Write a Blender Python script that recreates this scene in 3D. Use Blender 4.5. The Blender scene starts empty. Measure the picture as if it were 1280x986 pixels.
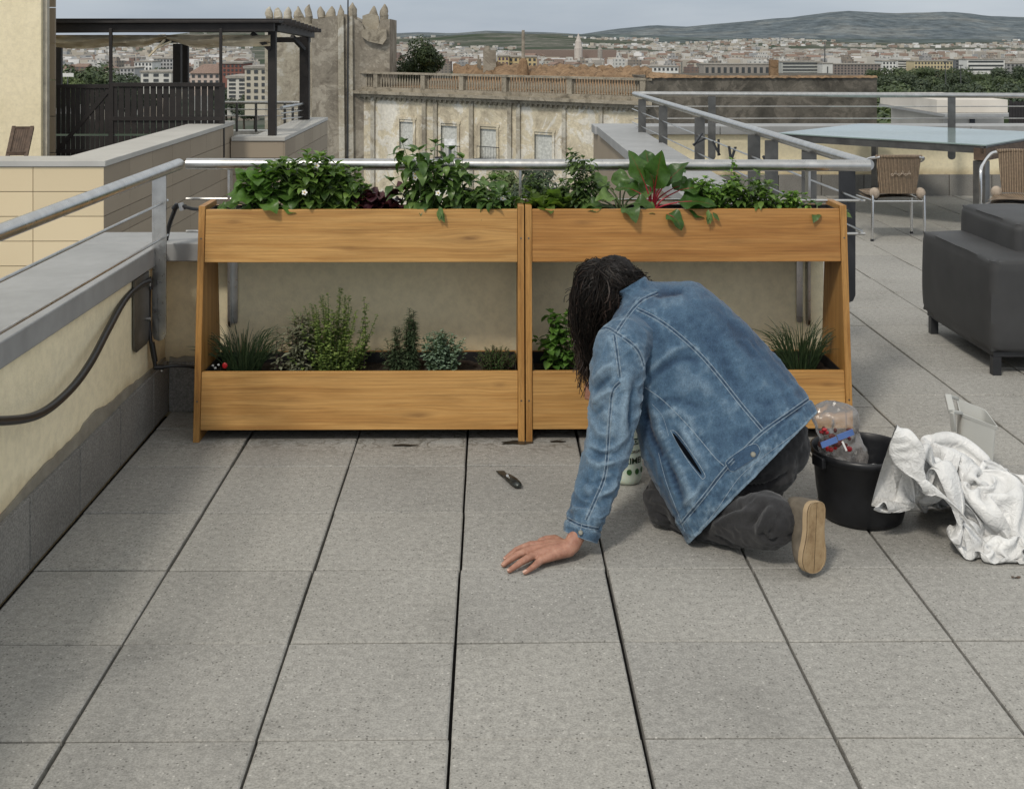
import bpy, bmesh, math, random
import numpy as np
from mathutils import Vector, Matrix, noise
from mathutils.bvhtree import BVHTree
R = math.radians
V = Vector
rnd = random.Random(7)
sc = bpy.context.scene
col = sc.collection

# ------------------------------------------------------------------ camera
F, CX, CY, CAMZ = 1500.0, 627.0, 52.0, 1.6
PSI = 13 / 1500.0
cs_, sn_ = math.cos(PSI), math.sin(PSI)
def W(px, py, d):
    """metres of the point seen at photo position px,py at depth d"""
    u = (px - CX) / F * d
    return V((u * cs_ + d * sn_, d * cs_ - u * sn_, CAMZ - (py - CY) / F * d))
def G(px, py, z=0.0):
    d = (CAMZ - z) * F / (py - CY)
    return W(px, py, d)
cd = bpy.data.cameras.new('camera'); cam = bpy.data.objects.new('camera', cd); col.objects.link(cam)
cam.location = (0, 0, CAMZ); cam.rotation_euler = (R(90), 0, -PSI)
cd.sensor_width = 36; cd.lens = F / 1280 * 36
cd.shift_x = 13 / 1280; cd.shift_y = -441 / 1280
cd.clip_start = .05; cd.clip_end = 30000
sc.camera = cam

# ------------------------------------------------------------------ materials
def lin(r, g, b):
    f = lambda c: ((c / 255 + .055) / 1.055) ** 2.4 if c > 10 else c / 255 / 12.92
    return (f(r), f(g), f(b), 1)
class NT:
    def __init__(s, name):
        s.m = bpy.data.materials.new(name); s.m.use_nodes = True
        s.t = s.m.node_tree; s.b = s.t.nodes['Principled BSDF']; s.out = s.t.nodes['Material Output']
        s._co = None
    def n(s, typ, **kw):
        x = s.t.nodes.new('ShaderNode' + typ)
        for k, v in kw.items():
            if k in x.inputs: x.inputs[k].default_value = v
            else: setattr(x, k, v)
        return x
    def l(s, a, b): s.t.links.new(a, b)
    def co(s, scale=(1, 1, 1), rot=(0, 0, 0), which='Object'):
        tc = s.n('TexCoord'); mp = s.n('Mapping'); s.l(tc.outputs[which], mp.inputs[0])
        mp.inputs['Scale'].default_value = scale; mp.inputs['Rotation'].default_value = rot
        return mp.outputs[0]
    def noise(s, scale, detail=4, rough=.55, co=None, dist=0):
        x = s.n('TexNoise', Scale=scale, Detail=detail, Roughness=rough, Distortion=dist)
        s.l(co or s.co(), x.inputs['Vector']); return x.outputs['Fac']
    def vor(s, scale, co=None, feature='F1', out='Distance'):
        x = s.n('TexVoronoi', Scale=scale); x.feature = feature
        s.l(co or s.co(), x.inputs['Vector']); return x.outputs[out]
    def ramp(s, fac, stops, interp='LINEAR'):
        x = s.n('ValToRGB'); e = x.color_ramp.elements; x.color_ramp.interpolation = interp
        while len(e) < len(stops): e.new(.5)
        for i, (p, c) in enumerate(stops):
            e[i].position = p
            e[i].color = c if not isinstance(c, (int, float)) else (c, c, c, 1)
        s.l(fac, x.inputs[0]); return x.outputs[0]
    def mix(s, fac, a, b, mode='MIX'):
        x = s.n('Mix'); x.data_type = 'RGBA'; x.blend_type = mode
        for sock, v in ((x.inputs[0], fac), (x.inputs[6], a), (x.inputs[7], b)):
            if hasattr(v, 'node'): s.l(v, sock)
            else: sock.default_value = v
        return x.outputs[2]
    def math(s, op, a, b=0.0, clamp=False):
        x = s.n('Math'); x.operation = op; x.use_clamp = clamp
        for sock, v in ((x.inputs[0], a), (x.inputs[1], b)):
            if hasattr(v, 'node'): s.l(v, sock)
            else: sock.default_value = v
        return x.outputs[0]
    def island(s): return s.n('NewGeometry').outputs['Random Per Island']
    def bump(s, h, strength=.3, dist=.01):
        x = s.n('Bump', Strength=strength, Distance=dist); s.l(h, x.inputs['Height'])
        s.l(x.outputs[0], s.b.inputs['Normal']); return x
    def color(s, v):
        if hasattr(v, 'node'): s.l(v, s.b.inputs['Base Color'])
        else: s.b.inputs['Base Color'].default_value = v
    def set(s, **kw):
        for k, v in kw.items():
            k = {'rough': 'Roughness', 'metal': 'Metallic', 'spec': 'Specular IOR Level', 'trans': 'Transmission Weight',
                 'alpha': 'Alpha', 'sheen': 'Sheen Weight', 'sss': 'Subsurface Weight', 'coat': 'Coat Weight'}.get(k, k)
            if hasattr(v, 'node'): s.l(v, s.b.inputs[k])
            else: s.b.inputs[k].default_value = v
        return s
def c4(t, k=1.0): return (t[0] * k, t[1] * k, t[2] * k, 1)

def simple(name, c, rough=.6, metal=0, var=.25, scale=8, bump=0, bscale=60, spec=.5, isl=0):
    s = NT(name)
    f = s.noise(scale, 5)
    base = s.ramp(f, [(.3, c4(c, 1 - var)), (.7, c4(c, 1 + var))])
    if isl:
        base = s.mix(1, base, s.ramp(s.island(), [(0, 1 - isl), (1, 1.0)]), 'MULTIPLY')
    s.color(base); s.set(rough=rough, metal=metal, spec=spec)
    if bump: s.bump(s.noise(bscale, 4), bump, .004)
    return s.m

MT = {}
def mk():
    # concrete floor tile: washed aggregate
    s = NT('concrete_tile')
    big = s.ramp(s.noise(1.3, 4), [(.3, (.305, .298, .276, 1)), (.7, (.362, .354, .330, 1))])
    isl = s.ramp(s.island(), [(0, (.93, .93, .935, 1)), (1, (1.03, 1.025, 1.015, 1))])
    c = s.mix(1, big, isl, 'MULTIPLY')
    fine = s.ramp(s.noise(170, 3, .7), [(.3, .70), (.5, .98), (.72, 1.25)])
    c = s.mix(1, c, fine, 'MULTIPLY')
    med = s.ramp(s.noise(45, 3, .6), [(.35, .86), (.65, 1.1)])
    c = s.mix(1, c, med, 'MULTIPLY')
    vd = s.vor(95); vc = s.vor(95, out='Color')
    sp = s.n('SeparateColor'); s.l(vc, sp.inputs[0])
    dot = s.math('LESS_THAN', vd, .26)
    dark = s.math('MULTIPLY', dot, s.math('GREATER_THAN', sp.outputs[0], .74))
    lite = s.math('MULTIPLY', dot, s.math('LESS_THAN', sp.outputs[1], .06))
    c = s.mix(s.math('MULTIPLY', dark, .62), c, (.07, .066, .06, 1))
    c = s.mix(s.math('MULTIPLY', lite, .6), c, (.62, .6, .56, 1))
    # dirt blotches
    st = s.ramp(s.noise(2.6, 6, .65), [(.28, .88), (.42, 1.0)])
    c = s.mix(1, c, st, 'MULTIPLY')
    # damp stains and tide lines under the planters
    g = s.n('NewGeometry'); sx = s.n('SeparateXYZ'); s.l(g.outputs['Position'], sx.inputs[0])
    yb = s.ramp(s.math('MULTIPLY', s.math('SUBTRACT', sx.outputs[1], 4.0), .7), [(.42, 0.0), (.54, 1.0)])
    xb = s.ramp(s.math('MULTIPLY', s.math('ADD', sx.outputs[0], 1.6), .25), [(0, 0), (.08, .55), (.3, 1), (.62, 1), (.78, 0)])
    nn = s.noise(3.1, 5, .6, co=s.co((1, 1.6, 1)), dist=.6)
    ring = s.ramp(nn, [(.40, 0), (.415, 1), (.43, .2), (.50, .1), (.515, .9), (.53, .25), (.7, .35)])
    stf = s.math('MULTIPLY', s.math('MULTIPLY', ring, yb), s.math('MULTIPLY', xb, .85))
    c = s.mix(stf, c, (.085, .07, .05, 1))
    s.color(c); s.set(rough=.85, spec=.25)
    h = s.math('ADD', s.noise(260, 3, .7), s.math('MULTIPLY', vd, .5))
    s.bump(h, .5, .002)
    MT['tile'] = s.m
    # concrete skirting
    s = NT('concrete_skirting')
    c = s.ramp(s.noise(3, 5), [(.3, (.20, .193, .18, 1)), (.7, (.285, .278, .26, 1))])
    c = s.mix(1, c, s.ramp(s.noise(150, 3), [(.35, .7), (.65, 1.2)]), 'MULTIPLY')
    c = s.mix(1, c, s.ramp(s.island(), [(0, .82), (1, 1.08)]), 'MULTIPLY')
    s.color(c); s.set(rough=.9, spec=.2); s.bump(s.noise(200, 3), .5, .002); MT['skirt'] = s.m
    s = NT('rough_mortar')
    c = s.ramp(s.noise(12, 6), [(.3, (.22, .20, .165, 1)), (.7, (.31, .29, .24, 1))])
    s.color(c); s.set(rough=.95, spec=.1); s.bump(s.noise(90, 5), .8, .004); MT['mortar'] = s.m
    MT['joint'] = simple('dark_joint', (.012, .011, .01), .95)
    # cream render
    s = NT('cream_render')
    c = s.ramp(s.noise(1.5, 5), [(.3, (.80, .71, .49, 1)), (.7, (.87, .78, .56, 1))])
    c = s.mix(1, c, s.ramp(s.noise(25, 5, .7), [(.3, .88), (.6, 1.03)]), 'MULTIPLY')
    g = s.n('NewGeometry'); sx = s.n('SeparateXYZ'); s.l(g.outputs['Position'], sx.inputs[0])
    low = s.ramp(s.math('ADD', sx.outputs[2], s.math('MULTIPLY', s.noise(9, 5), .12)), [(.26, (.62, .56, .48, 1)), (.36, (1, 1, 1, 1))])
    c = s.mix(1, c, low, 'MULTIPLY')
    s.color(c); s.set(rough=.92, spec=.15); s.bump(s.noise(110, 4, .6), .55, .003); MT['cream'] = s.m
    s = NT('grey_cap')
    c = s.ramp(s.noise(2.2, 6, .6), [(.3, (.26, .265, .265, 1)), (.7, (.34, .345, .345, 1))])
    c = s.mix(1, c, s.ramp(s.noise(14, 4), [(.3, .92), (.7, 1.05)]), 'MULTIPLY')
    s.color(c); s.set(rough=.55, spec=.4); s.bump(s.noise(140, 3), .15, .002); MT['cap'] = s.m
    # brushed stainless steel
    s = NT('brushed_steel')
    c = s.ramp(s.noise(18, 4, co=s.co((1, 1, 1))), [(.3, (.44, .435, .42, 1)), (.7, (.58, .575, .56, 1))])
    s.color(c); s.set(metal=1, rough=s.ramp(s.noise(60, 3), [(.3, .26), (.7, .38)])); MT['steel'] = s.m
    s = NT('weathered_steel')
    c = s.ramp(s.noise(9, 5), [(.3, (.11, .11, .108, 1)), (.7, (.21, .208, .20, 1))])
    s.color(c); s.set(metal=.85, rough=.42); MT['steel_dull'] = s.m
    MT['steel_dark'] = simple('dark_post_steel', (.045, .047, .052), .45, .5, .2)
    # oak
    for key, tint in (('wood', (1, .97, .92)), ('wood_red', (.84, .72, .60)), ('wood_edge', (.84, .76, .64))):
        s = NT('oak_' + key); vert = key == 'wood_edge'
        a = (.43, .235, .076); b = (.52, .305, .11); d = (.33, .165, .052)
        q0 = s.co(); oi = s.n('ObjectInfo'); sp_ = s.n('SeparateXYZ'); s.l(q0, sp_.inputs[0]); X, Y, Z = sp_.outputs
        if vert: X, Z = Z, X
        # knots bend the grain round them
        g = None; dk = None
        for (kx, kz, ax, az, st_) in ([] if vert else ([(.44, .80, .13, .035, 1), (-.52, .868, .10, .03, .7), (.24, .105, .14, .028, 1.1), (-.28, .17, .16, .035, .5), (-.05, .76, .12, .03, .5), (.56, .22, .07, .03, .5)] if key == 'wood' else [(-.42, .86, .12, .03, .5), (.2, .78, .16, .035, .4), (.52, .84, .1, .03, .5)])):
            dx = s.math('DIVIDE', s.math('SUBTRACT', X, kx), ax); dz = s.math('DIVIDE', s.math('SUBTRACT', Z, kz), az)
            r2 = s.math('ADD', s.math('MULTIPLY', dx, dx), s.math('MULTIPLY', dz, dz)); e_ = s.math('POWER', 2.718, s.math('MULTIPLY', r2, -1.0))
            a_ = s.math('MULTIPLY', e_, dz); a_ = s.math('MULTIPLY', a_, st_ * az); g = a_ if g is None else s.math('ADD', g, a_)
            k_ = s.math('MULTIPLY', s.math('POWER', 2.718, s.math('MULTIPLY', r2, -9.0)), st_); dk = k_ if dk is None else s.math('ADD', dk, k_)
        if g is not None: Z = s.math('SUBTRACT', Z, s.math('MULTIPLY', g, .9))
        rn = s.math('MULTIPLY', oi.outputs['Random'], 37)
        def vec(a1, a2, o_=0): 
            cb_ = s.n('CombineXYZ'); s.l(s.math('ADD', s.math('MULTIPLY', X, a1), rn), cb_.inputs[0]); s.l(s.math('MULTIPLY', Y, a2), cb_.inputs[1]); s.l(s.math('ADD', s.math('MULTIPLY', Z, a2), o_), cb_.inputs[2]); return cb_.outputs[0]
        f1 = s.noise(1.0, 6, .6, co=vec(1.6, 26), dist=.5)
        t = lambda k: (k[0] * tint[0], k[1] * tint[1], k[2] * tint[2], 1)
        c = s.ramp(f1, [(.25, t(d)), (.42, t(a)), (.58, t(b)), (.8, t(a))])
        wv = s.n('TexWave', Scale=1.0, Distortion=5.0, Detail=3.0); wv.bands_direction = 'Z'; wv.inputs['Detail Scale'].default_value = .8; s.l(vec(.9, 22, 3), wv.inputs['Vector'])
        c = s.mix(1, c, s.ramp(wv.outputs['Fac'], [(0, .87), (.3, 1.0), (1, 1.02)]), 'MULTIPLY')
        f2 = s.noise(1, 4, .75, co=vec(5, 260)); c = s.mix(1, c, s.ramp(f2, [(.3, .80), (.6, 1.06)]), 'MULTIPLY')
        c = s.mix(1, c, s.ramp(s.noise(1, 5, .7, co=vec(3, 70, 9)), [(.32, .84), (.5, 1.02)]), 'MULTIPLY')
        c = s.mix(1, c, s.ramp(s.noise(2.2, 3), [(.3, .90), (.7, 1.06)]), 'MULTIPLY')
        if dk is not None: c = s.mix(s.math('MULTIPLY', s.math('MINIMUM', dk, 1.0), s.ramp(f2, [(.3, .9), (.6, .45)])), c, (.13, .06, .022, 1))
        s.color(c); s.set(rough=.48, spec=.35); s.bump(f2, .12, .001); MT[key] = s.m
    MT['liner'] = simple('black_liner', (.012, .012, .013), .5, bump=.4, bscale=30)
    MT['soil'] = simple('potting_soil', (.03, .02, .013), .95, var=.6, scale=60, bump=1, bscale=70)
    MT['hose'] = simple('black_rubber', (.012, .012, .013), .38)
    MT['blackplastic'] = simple('black_plastic', (.01, .0105, .012), .42, var=.3, scale=5, bump=.15, bscale=40)
    # cladding
    s = NT('beige_cladding')
    c = s.ramp(s.noise(.8, 4), [(.3, (.64, .52, .335, 1)), (.7, (.69, .57, .375, 1))])
    c = s.mix(1, c, s.ramp(s.island(), [(0, .93), (1, 1.03)]), 'MULTIPLY')
    s.color(c); s.set(rough=.8, spec=.2); MT['clad'] = s.m
    s = NT('taupe_shade_cladding')  # side panels carry shade in this darker colour; other walls use it as taupe
    c = s.ramp(s.noise(.8, 4), [(.3, (.30, .25, .19, 1)), (.7, (.35, .295, .225, 1))])
    c = s.mix(1, c, s.ramp(s.island(), [(0, .9), (1, 1.05)]), 'MULTIPLY')
    s.color(c); s.set(rough=.8, spec=.2); MT['clad2'] = s.m
    MT['gap'] = simple('panel_gap', (.09, .065, .04), .9)
    MT['dkwood'] = simple('black_stained_wood', (.014, .011, .010), .6, var=.4, scale=12, bump=.2)
    MT['brownwood'] = simple('weathered_teak', (.09, .06, .042), .75, var=.35, scale=20)
    s = NT('canvas'); c = s.ramp(s.noise(6, 4, co=s.co((1, 1, 6))), [(.3, (.50, .42, .29, 1)), (.7, (.72, .63, .46, 1))])
    s.color(c); s.set(rough=.9); MT['canvas'] = s.m
mk()

# ------------------------------------------------------------------ mesh builder
ORG = {}
class MB:
    def __init__(s): s.v = []; s.f = []; s.a = None
    def add(s, vs, fs):
        o = len(s.v); s.v.extend([tuple(p) for p in vs]); s.f.extend([tuple(i + o for i in f) for f in fs]); return s
    def hexa(s, p):   # 8 points: 0-3 bottom loop, 4-7 top loop
        return s.add(p, [(3, 2, 1, 0), (4, 5, 6, 7), (0, 1, 5, 4), (1, 2, 6, 5), (2, 3, 7, 6), (3, 0, 4, 7)])
    def box(s, x0, x1, y0, y1, z0, z1):
        return s.hexa([(x0, y0, z0), (x1, y0, z0), (x1, y1, z0), (x0, y1, z0), (x0, y0, z1), (x1, y0, z1), (x1, y1, z1), (x0, y1, z1)])
    def obox(s, c, ax, ay, az):   # centre and half axes
        c = V(c); ax, ay, az = V(ax), V(ay), V(az)
        return s.hexa([c - ax - ay - az, c + ax - ay - az, c + ax + ay - az, c - ax + ay - az,
                       c - ax - ay + az, c + ax - ay + az, c + ax + ay + az, c - ax + ay + az])
    def bar(s, a, b, w, h, up=(0, 0, 1)):
        a, b = V(a), V(b); t = (b - a); L = t.length; t.normalize(); up = V(up)
        x = t.cross(up)
        if x.length < 1e-4: x = t.cross(V((1, 0, 0)))
        x.normalize(); y = x.cross(t)
        return s.obox((a + b) / 2, x * w / 2, t * L / 2, y * h / 2)
    def tube(s, pts, r, n=8, cap=True, flat=None):
        pts = [V(p) for p in pts]; m = len(pts)
        if not hasattr(r, '__len__'): r = [r] * m
        vs = []; fs = []; prev = None
        for i, p in enumerate(pts):
            t = (pts[min(i + 1, m - 1)] - pts[max(i - 1, 0)])
            if t.length < 1e-9: t = V((0, 0, 1))
            t.normalize()
            if prev is None:
                x = t.cross(V((0, 0, 1)))
                if x.length < .05: x = t.cross(V((0, 1, 0)))
            else: x = prev - t * prev.dot(t)
            x.normalize(); prev = x; y = t.cross(x)
            for k in range(n):
                a = 2 * math.pi * k / n
                vs.append(p + x * (math.cos(a) * r[i]) + y * (math.sin(a) * r[i] * (flat or 1)))
        for i in range(m - 1):
            for k in range(n):
                fs.append((i * n + k, i * n + (k + 1) % n, (i + 1) * n + (k + 1) % n, (i + 1) * n + k))
        if cap:
            fs.append(tuple(range(n))[::-1]); fs.append(tuple(range((m - 1) * n, m * n)))
        return s.add(vs, fs)
    def lathe(s, c, prof, n=32, M=None):
        c = V(c); vs = []; fs = []; m = len(prof)
        for (r, z) in prof:
            for k in range(n):
                a = 2 * math.pi * k / n; p = V((r * math.cos(a), r * math.sin(a), z))
                vs.append(c + (M @ p if M else p))
        for i in range(m - 1):
            for k in range(n): fs.append((i * n + k, i * n + (k + 1) % n, (i + 1) * n + (k + 1) % n, (i + 1) * n + k))
        return s.add(vs, fs)
    def grid(s, rows, closed=False):
        m = len(rows); n = len(rows[0]); vs = [p for r_ in rows for p in r_]; fs = []
        for i in range(m - 1):
            for k in range(n if closed else n - 1):
                fs.append((i * n + k, i * n + (k + 1) % n, (i + 1) * n + (k + 1) % n, (i + 1) * n + k))
        return s.add(vs, fs)
    def ell(s, c, rx, ry, rz, n=16, m=10, M=None):
        c = V(c); rows = []
        for i in range(m + 1):
            th = math.pi * i / m
            rows.append([c + ((M or Matrix.Identity(3)) @ V((rx * math.sin(th) * math.cos(2 * math.pi * k / n), ry * math.sin(th) * math.sin(2 * math.pi * k / n), rz * math.cos(th)))) for k in range(n)])
        return s.grid(rows, True)
    def poly(s, pts, ext):   # planar polygon extruded by vector
        n = len(pts); e = V(ext)
        vs = [V(p) for p in pts] + [V(p) + e for p in pts]
        return s.add(vs, [tuple(range(n)), tuple(range(2 * n - 1, n - 1, -1))] + [(i, i + n, (i + 1) % n + n, (i + 1) % n) for i in range(n)])
    def xf(s, M, start=0):
        s.v[start:] = [tuple(M @ V(p)) for p in s.v[start:]]; return s
    def mesh(s, name, org=V((0, 0, 0))):
        me = bpy.data.meshes.new(name)
        a = np.array(s.v, dtype=float).reshape(-1, 3) - np.array(org)
        me.from_pydata(a.tolist(), [], s.f); me.update(); return me
    def build(s, name, mat, parent=None, smooth=40, bevel=0, loc=None, **tags):
        if parent is not None: org = ORG.get(parent.name, V((0, 0, 0)))
        elif loc is not None: org = V(loc)
        else:
            a = np.array(s.v); org = V(((a[:, 0].min() + a[:, 0].max()) / 2, (a[:, 1].min() + a[:, 1].max()) / 2, a[:, 2].min()))
        me = s.mesh(name, org); me.materials.append(mat)
        o = bpy.data.objects.new(name, me); col.objects.link(o)
        if parent is not None: o.parent = parent; ORG[o.name] = org
        else: o.location = org; ORG[o.name] = org
        if smooth:
            me.polygons.foreach_set('use_smooth', [True] * len(me.polygons)); me.set_sharp_from_angle(angle=R(smooth))
        if bevel:
            b = o.modifiers.new('bevel', 'BEVEL'); b.width = bevel; b.segments = 2; b.limit_method = 'ANGLE'; b.angle_limit = R(50)
        tag(o, **tags); return o
def tag(o, label=None, cat=None, group=None, kind=None):
    if label: o['label'] = label
    if cat: o['category'] = cat
    if group: o['group'] = group
    if kind: o['kind'] = kind
    return o
def root(name, loc, label, cat, group=None, rz=0):
    o = bpy.data.objects.new(name, None); col.objects.link(o); o.location = loc; o.rotation_euler = (0, 0, rz)
    o.empty_display_size = .1; ORG[o.name] = V(loc); return tag(o, label, cat, group)
def dup(o, loc, rz=0, label=None, scale=None, group=None):
    c = o.copy(); col.objects.link(c); c.location = loc; c.rotation_euler = (0, 0, rz)
    if scale: c.scale = (scale,) * 3 if not hasattr(scale, '__len__') else scale
    if label: c['label'] = label
    if group: c['group'] = group
    for ch in [x for x in o.children]:
        d = ch.copy(); col.objects.link(d); d.parent = c
        for g in ch.children:
            e = g.copy(); col.objects.link(e); e.parent = d
    return c
def nz(p, s=1.0, o=0.0): return noise.noise(V((p[0] * s + o, p[1] * s + o * .7, p[2] * s - o)))
def catmull(P, t):
    n = len(P); i = min(int(t), n - 2); f = t - i
    p0 = P[max(i - 1, 0)]; p1 = P[i]; p2 = P[i + 1]; p3 = P[min(i + 2, n - 1)]
    return .5 * ((2 * p1) + (p2 - p0) * f + (2 * p0 - 5 * p1 + 4 * p2 - p3) * f * f + (3 * p1 - p0 - 3 * p2 + p3) * f ** 3)
def spline(P, n):
    P = [V(p) if not isinstance(p, (int, float)) else p for p in P]
    return [catmull(P, (len(P) - 1) * k / (n - 1)) for k in range(n)]

# ------------------------------------------------------------------ world and sun
w = bpy.data.worlds.new('World'); sc.world = w; w.use_nodes = True
nt = w.node_tree; bg = nt.nodes['Background']
sky = nt.nodes.new('ShaderNodeTexSky'); sky.sky_type = 'NISHITA'; sky.sun_disc = False
SUND = V((.46, .81, -1.0)).normalized()
sky.sun_elevation = math.asin(-SUND.z); sky.sun_rotation = math.atan2(-SUND.x, -SUND.y)
tc = nt.nodes.new('ShaderNodeTexCoord'); mp = nt.nodes.new('ShaderNodeMapping'); mp.inputs['Scale'].default_value = (1, 1, 5)
nz_ = nt.nodes.new('ShaderNodeTexNoise'); nz_.inputs['Scale'].default_value = 2.2; nz_.inputs['Detail'].default_value = 6; nz_.inputs['Roughness'].default_value = .55
rp = nt.nodes.new('ShaderNodeValToRGB')
rp.color_ramp.elements[0].position = .36; rp.color_ramp.elements[0].color = (2.9, 3.2, 3.6, 1)
rp.color_ramp.elements[1].position = .66; rp.color_ramp.elements[1].color = (4.5, 4.65, 4.8, 1)
mx = nt.nodes.new('ShaderNodeMix'); mx.data_type = 'RGBA'; mx.inputs[0].default_value = .88
nt.links.new(tc.outputs['Generated'], mp.inputs[0]); nt.links.new(mp.outputs[0], nz_.inputs['Vector'])
nt.links.new(nz_.outputs['Fac'], rp.inputs[0]); nt.links.new(sky.outputs[0], mx.inputs[6]); nt.links.new(rp.outputs[0], mx.inputs[7])
sxyz = nt.nodes.new('ShaderNodeSeparateXYZ'); nt.links.new(tc.outputs['Generated'], sxyz.inputs[0])
hr_ = nt.nodes.new('ShaderNodeValToRGB'); nt.links.new(sxyz.outputs[2], hr_.inputs[0])
for i_, (p_, c_) in enumerate(((0.0, (.67, .70, .74, 1)), (.06, (.63, .665, .715, 1)), (.35, (1.16, 1.10, 1.0, 1)))):
    if i_ > 1: hr_.color_ramp.elements.new(p_)
    hr_.color_ramp.elements[i_].position = p_; hr_.color_ramp.elements[i_].color = c_
m3 = nt.nodes.new('ShaderNodeMix'); m3.data_type = 'RGBA'; m3.blend_type = 'MULTIPLY'; m3.inputs[0].default_value = 1
nt.links.new(mx.outputs[2], m3.inputs[6]); nt.links.new(hr_.outputs[0], m3.inputs[7]); nt.links.new(m3.outputs[2], bg.inputs[0]); bg.inputs[1].default_value = .195
sd = bpy.data.lights.new('sun', 'SUN'); sd.energy = 1.8; sd.angle = R(8); sd.color = (1, .93, .82)
so = bpy.data.objects.new('sun', sd); col.objects.link(so)
so.rotation_euler = SUND.to_track_quat('-Z', 'Y').to_euler(); so.location = (-20, -20, 40)
sc.view_settings.view_transform = 'Standard'; sc.view_settings.look = 'None'; sc.view_settings.exposure = 0
# ================================================================== TERRACE
TW = .4435; X0 = -.094; Y0 = 2.755
XL = -1.415           # inner face of left parapet
YB = 5.22             # terrace face of back parapet
XR0, XR1 = 1.10, 1.45 # right parapet of the light well
YF = 12.42            # far parapet
XE = 6.2
CZ0, CZ1 = .665, .745
def floor():
    m = MB(); rr = random.Random(3)
    ks = range(-4, 15)
    for k in ks:
        gx = .0045 + .0008 * math.sin(k * 2.1)
        x0 = X0 + k * TW + gx; x1 = X0 + (k + 1) * TW - gx
        cx0, cx1 = max(x0, XL + .03), min(x1, XE)
        if cx1 - cx0 < .03: continue
        for j in range(-3, 22):
            y0 = Y0 + j * TW + .0031; y1 = Y0 + (j + 1) * TW - .0031
            if cx0 < XR1 - .02 and cx1 > XR1 + .03 and y1 > YB + .03:
                # tile straddling the end of the low wall: its free part runs on beside the wall
                ya = max(y0, YB + .024); m.box(XR1 + .02 - .03, cx1, ya, y1, -.03, rr.uniform(-.0015, .0008))
            if cx0 < XR1 - .02:
                y1 = min(y1, YB + .02)
                if y1 - y0 < .03:
                    continue
            y1 = min(y1, YF)
            if y1 - y0 < .03: continue
            jx = rr.uniform(-.0022, .0022); jy = rr.uniform(-.001, .001)
            dz = [rr.uniform(-.0016, .0016) for _ in range(4)]; dz = [d + rr.uniform(-.001, .001) for d in dz]
            a = cx0 if cx0 > x0 else x0 + jx; b = cx1 if cx1 < x1 else x1 + jx
            e = .004
            P = [(a, y0 + jy), (b, y0 + jy), (b, y1 + jy), (a, y1 + jy)]
            Q = [(a + e, y0 + jy + e), (b - e, y0 + jy + e), (b - e, y1 + jy - e), (a + e, y1 + jy - e)]
            vs = [(p[0], p[1], -.03) for p in P] + [(p[0], p[1], dz[i] - .003) for i, p in enumerate(P)] + [(p[0], p[1], dz[i]) for i, p in enumerate(Q)]
            fs = [(8, 9, 10, 11)]
            for i in range(4):
                n_ = (i + 1) % 4; fs += [(i, n_, 4 + n_, 4 + i), (4 + i, 4 + n_, 8 + n_, 8 + i)]
            m.add(vs, fs)
    m.build('terrace_paving', MT['tile'], smooth=0, loc=(0, 0, 0), kind='structure')
    b = MB(); b.box(XL - .1, XE, 1.2, YB + .05, -.06, -.028); b.box(XR1 - .1, XE, YB + .06, YF + .05, -.06, -.028)
    b.build('terrace_floor_bed', MT['joint'], smooth=0, kind='structure')
floor()

def skirting(r, a, b, face, h, n_, t=.02, first=0.0):
    """row of skirting slabs from a to b, standing off the wall along face"""
    a, b, face = V(a), V(b), V(face); L = (b - a).length; d = (b - a).normalized()
    m = MB(); x = first - TW
    while x < L:
        s0, s1 = max(x + .0035, 0), min(x + TW - .0035, L)
        if s1 - s0 > .02:
            c = a + d * (s0 + s1) / 2 + face * (t / 2) + V((0, 0, h / 2))
            hh = h / 2 + rnd.uniform(-.002, .002)
            m.obox(c, d * (s1 - s0) / 2, face * t / 2, V((0, 0, hh)))
        x += TW
    MB().obox((a + b) / 2 + face * .004 + V((0, 0, h * .49)), d * L / 2, face * .003, (0, 0, h * .485)).build('skirting_bed', MT['joint'], r, smooth=0)
    return m.build('skirting', MT['skirt'], r, smooth=0, bevel=.002)
def mortar(r, a, b, face, z0, hfun, t=.008):
    a, b, face = V(a), V(b), V(face); n_ = 90; top = []; bot = []
    for i in range(n_ + 1):
        p = a.lerp(b, i / n_); f = i / n_
        hh = hfun(f) * (1 + .5 * noise.noise(V((f * 14, 3, 1)))) + .012 * noise.noise(V((f * 60, 9, 1)))
        bot.append(p + face * t + V((0, 0, z0 - .01))); top.append(p + face * t + V((0, 0, z0 + max(hh, .002))))
    back = [q - face * (t * .95) for q in top]
    m = MB(); m.grid([bot, top, back]); return m.build('mortar_smear', MT['mortar'], r, smooth=0)

# left parapet (with its metal cap)
r = root('parapet_wall', (-1.6, 3.2, 0), 'low cream rendered parapet along the left edge under a wide grey cap', 'wall')
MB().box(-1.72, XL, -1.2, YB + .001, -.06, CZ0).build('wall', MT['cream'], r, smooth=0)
m = MB(); ys = [-1.2, 2.1, 5.10]
for i in range(2): m.box(-1.765, -1.395, ys[i] + .002, ys[i + 1] - .002, CZ0 + .001, CZ1)
m.build('cap', MT['cap'], r, bevel=.005)
skirting(r, (XL, 1.5, 0), (XL, YB - .02, 0), (1, 0, 0), .222, 9, first=.37)
mortar(r, (XL, 1.5, 0), (XL, YB - .02, 0), (1, 0, 0), .222, lambda f: .004 + .045 * max(0, math.sin(max(0, min(1, (f - .5) * 2.2)) * 3.0)) ** .8)
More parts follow.
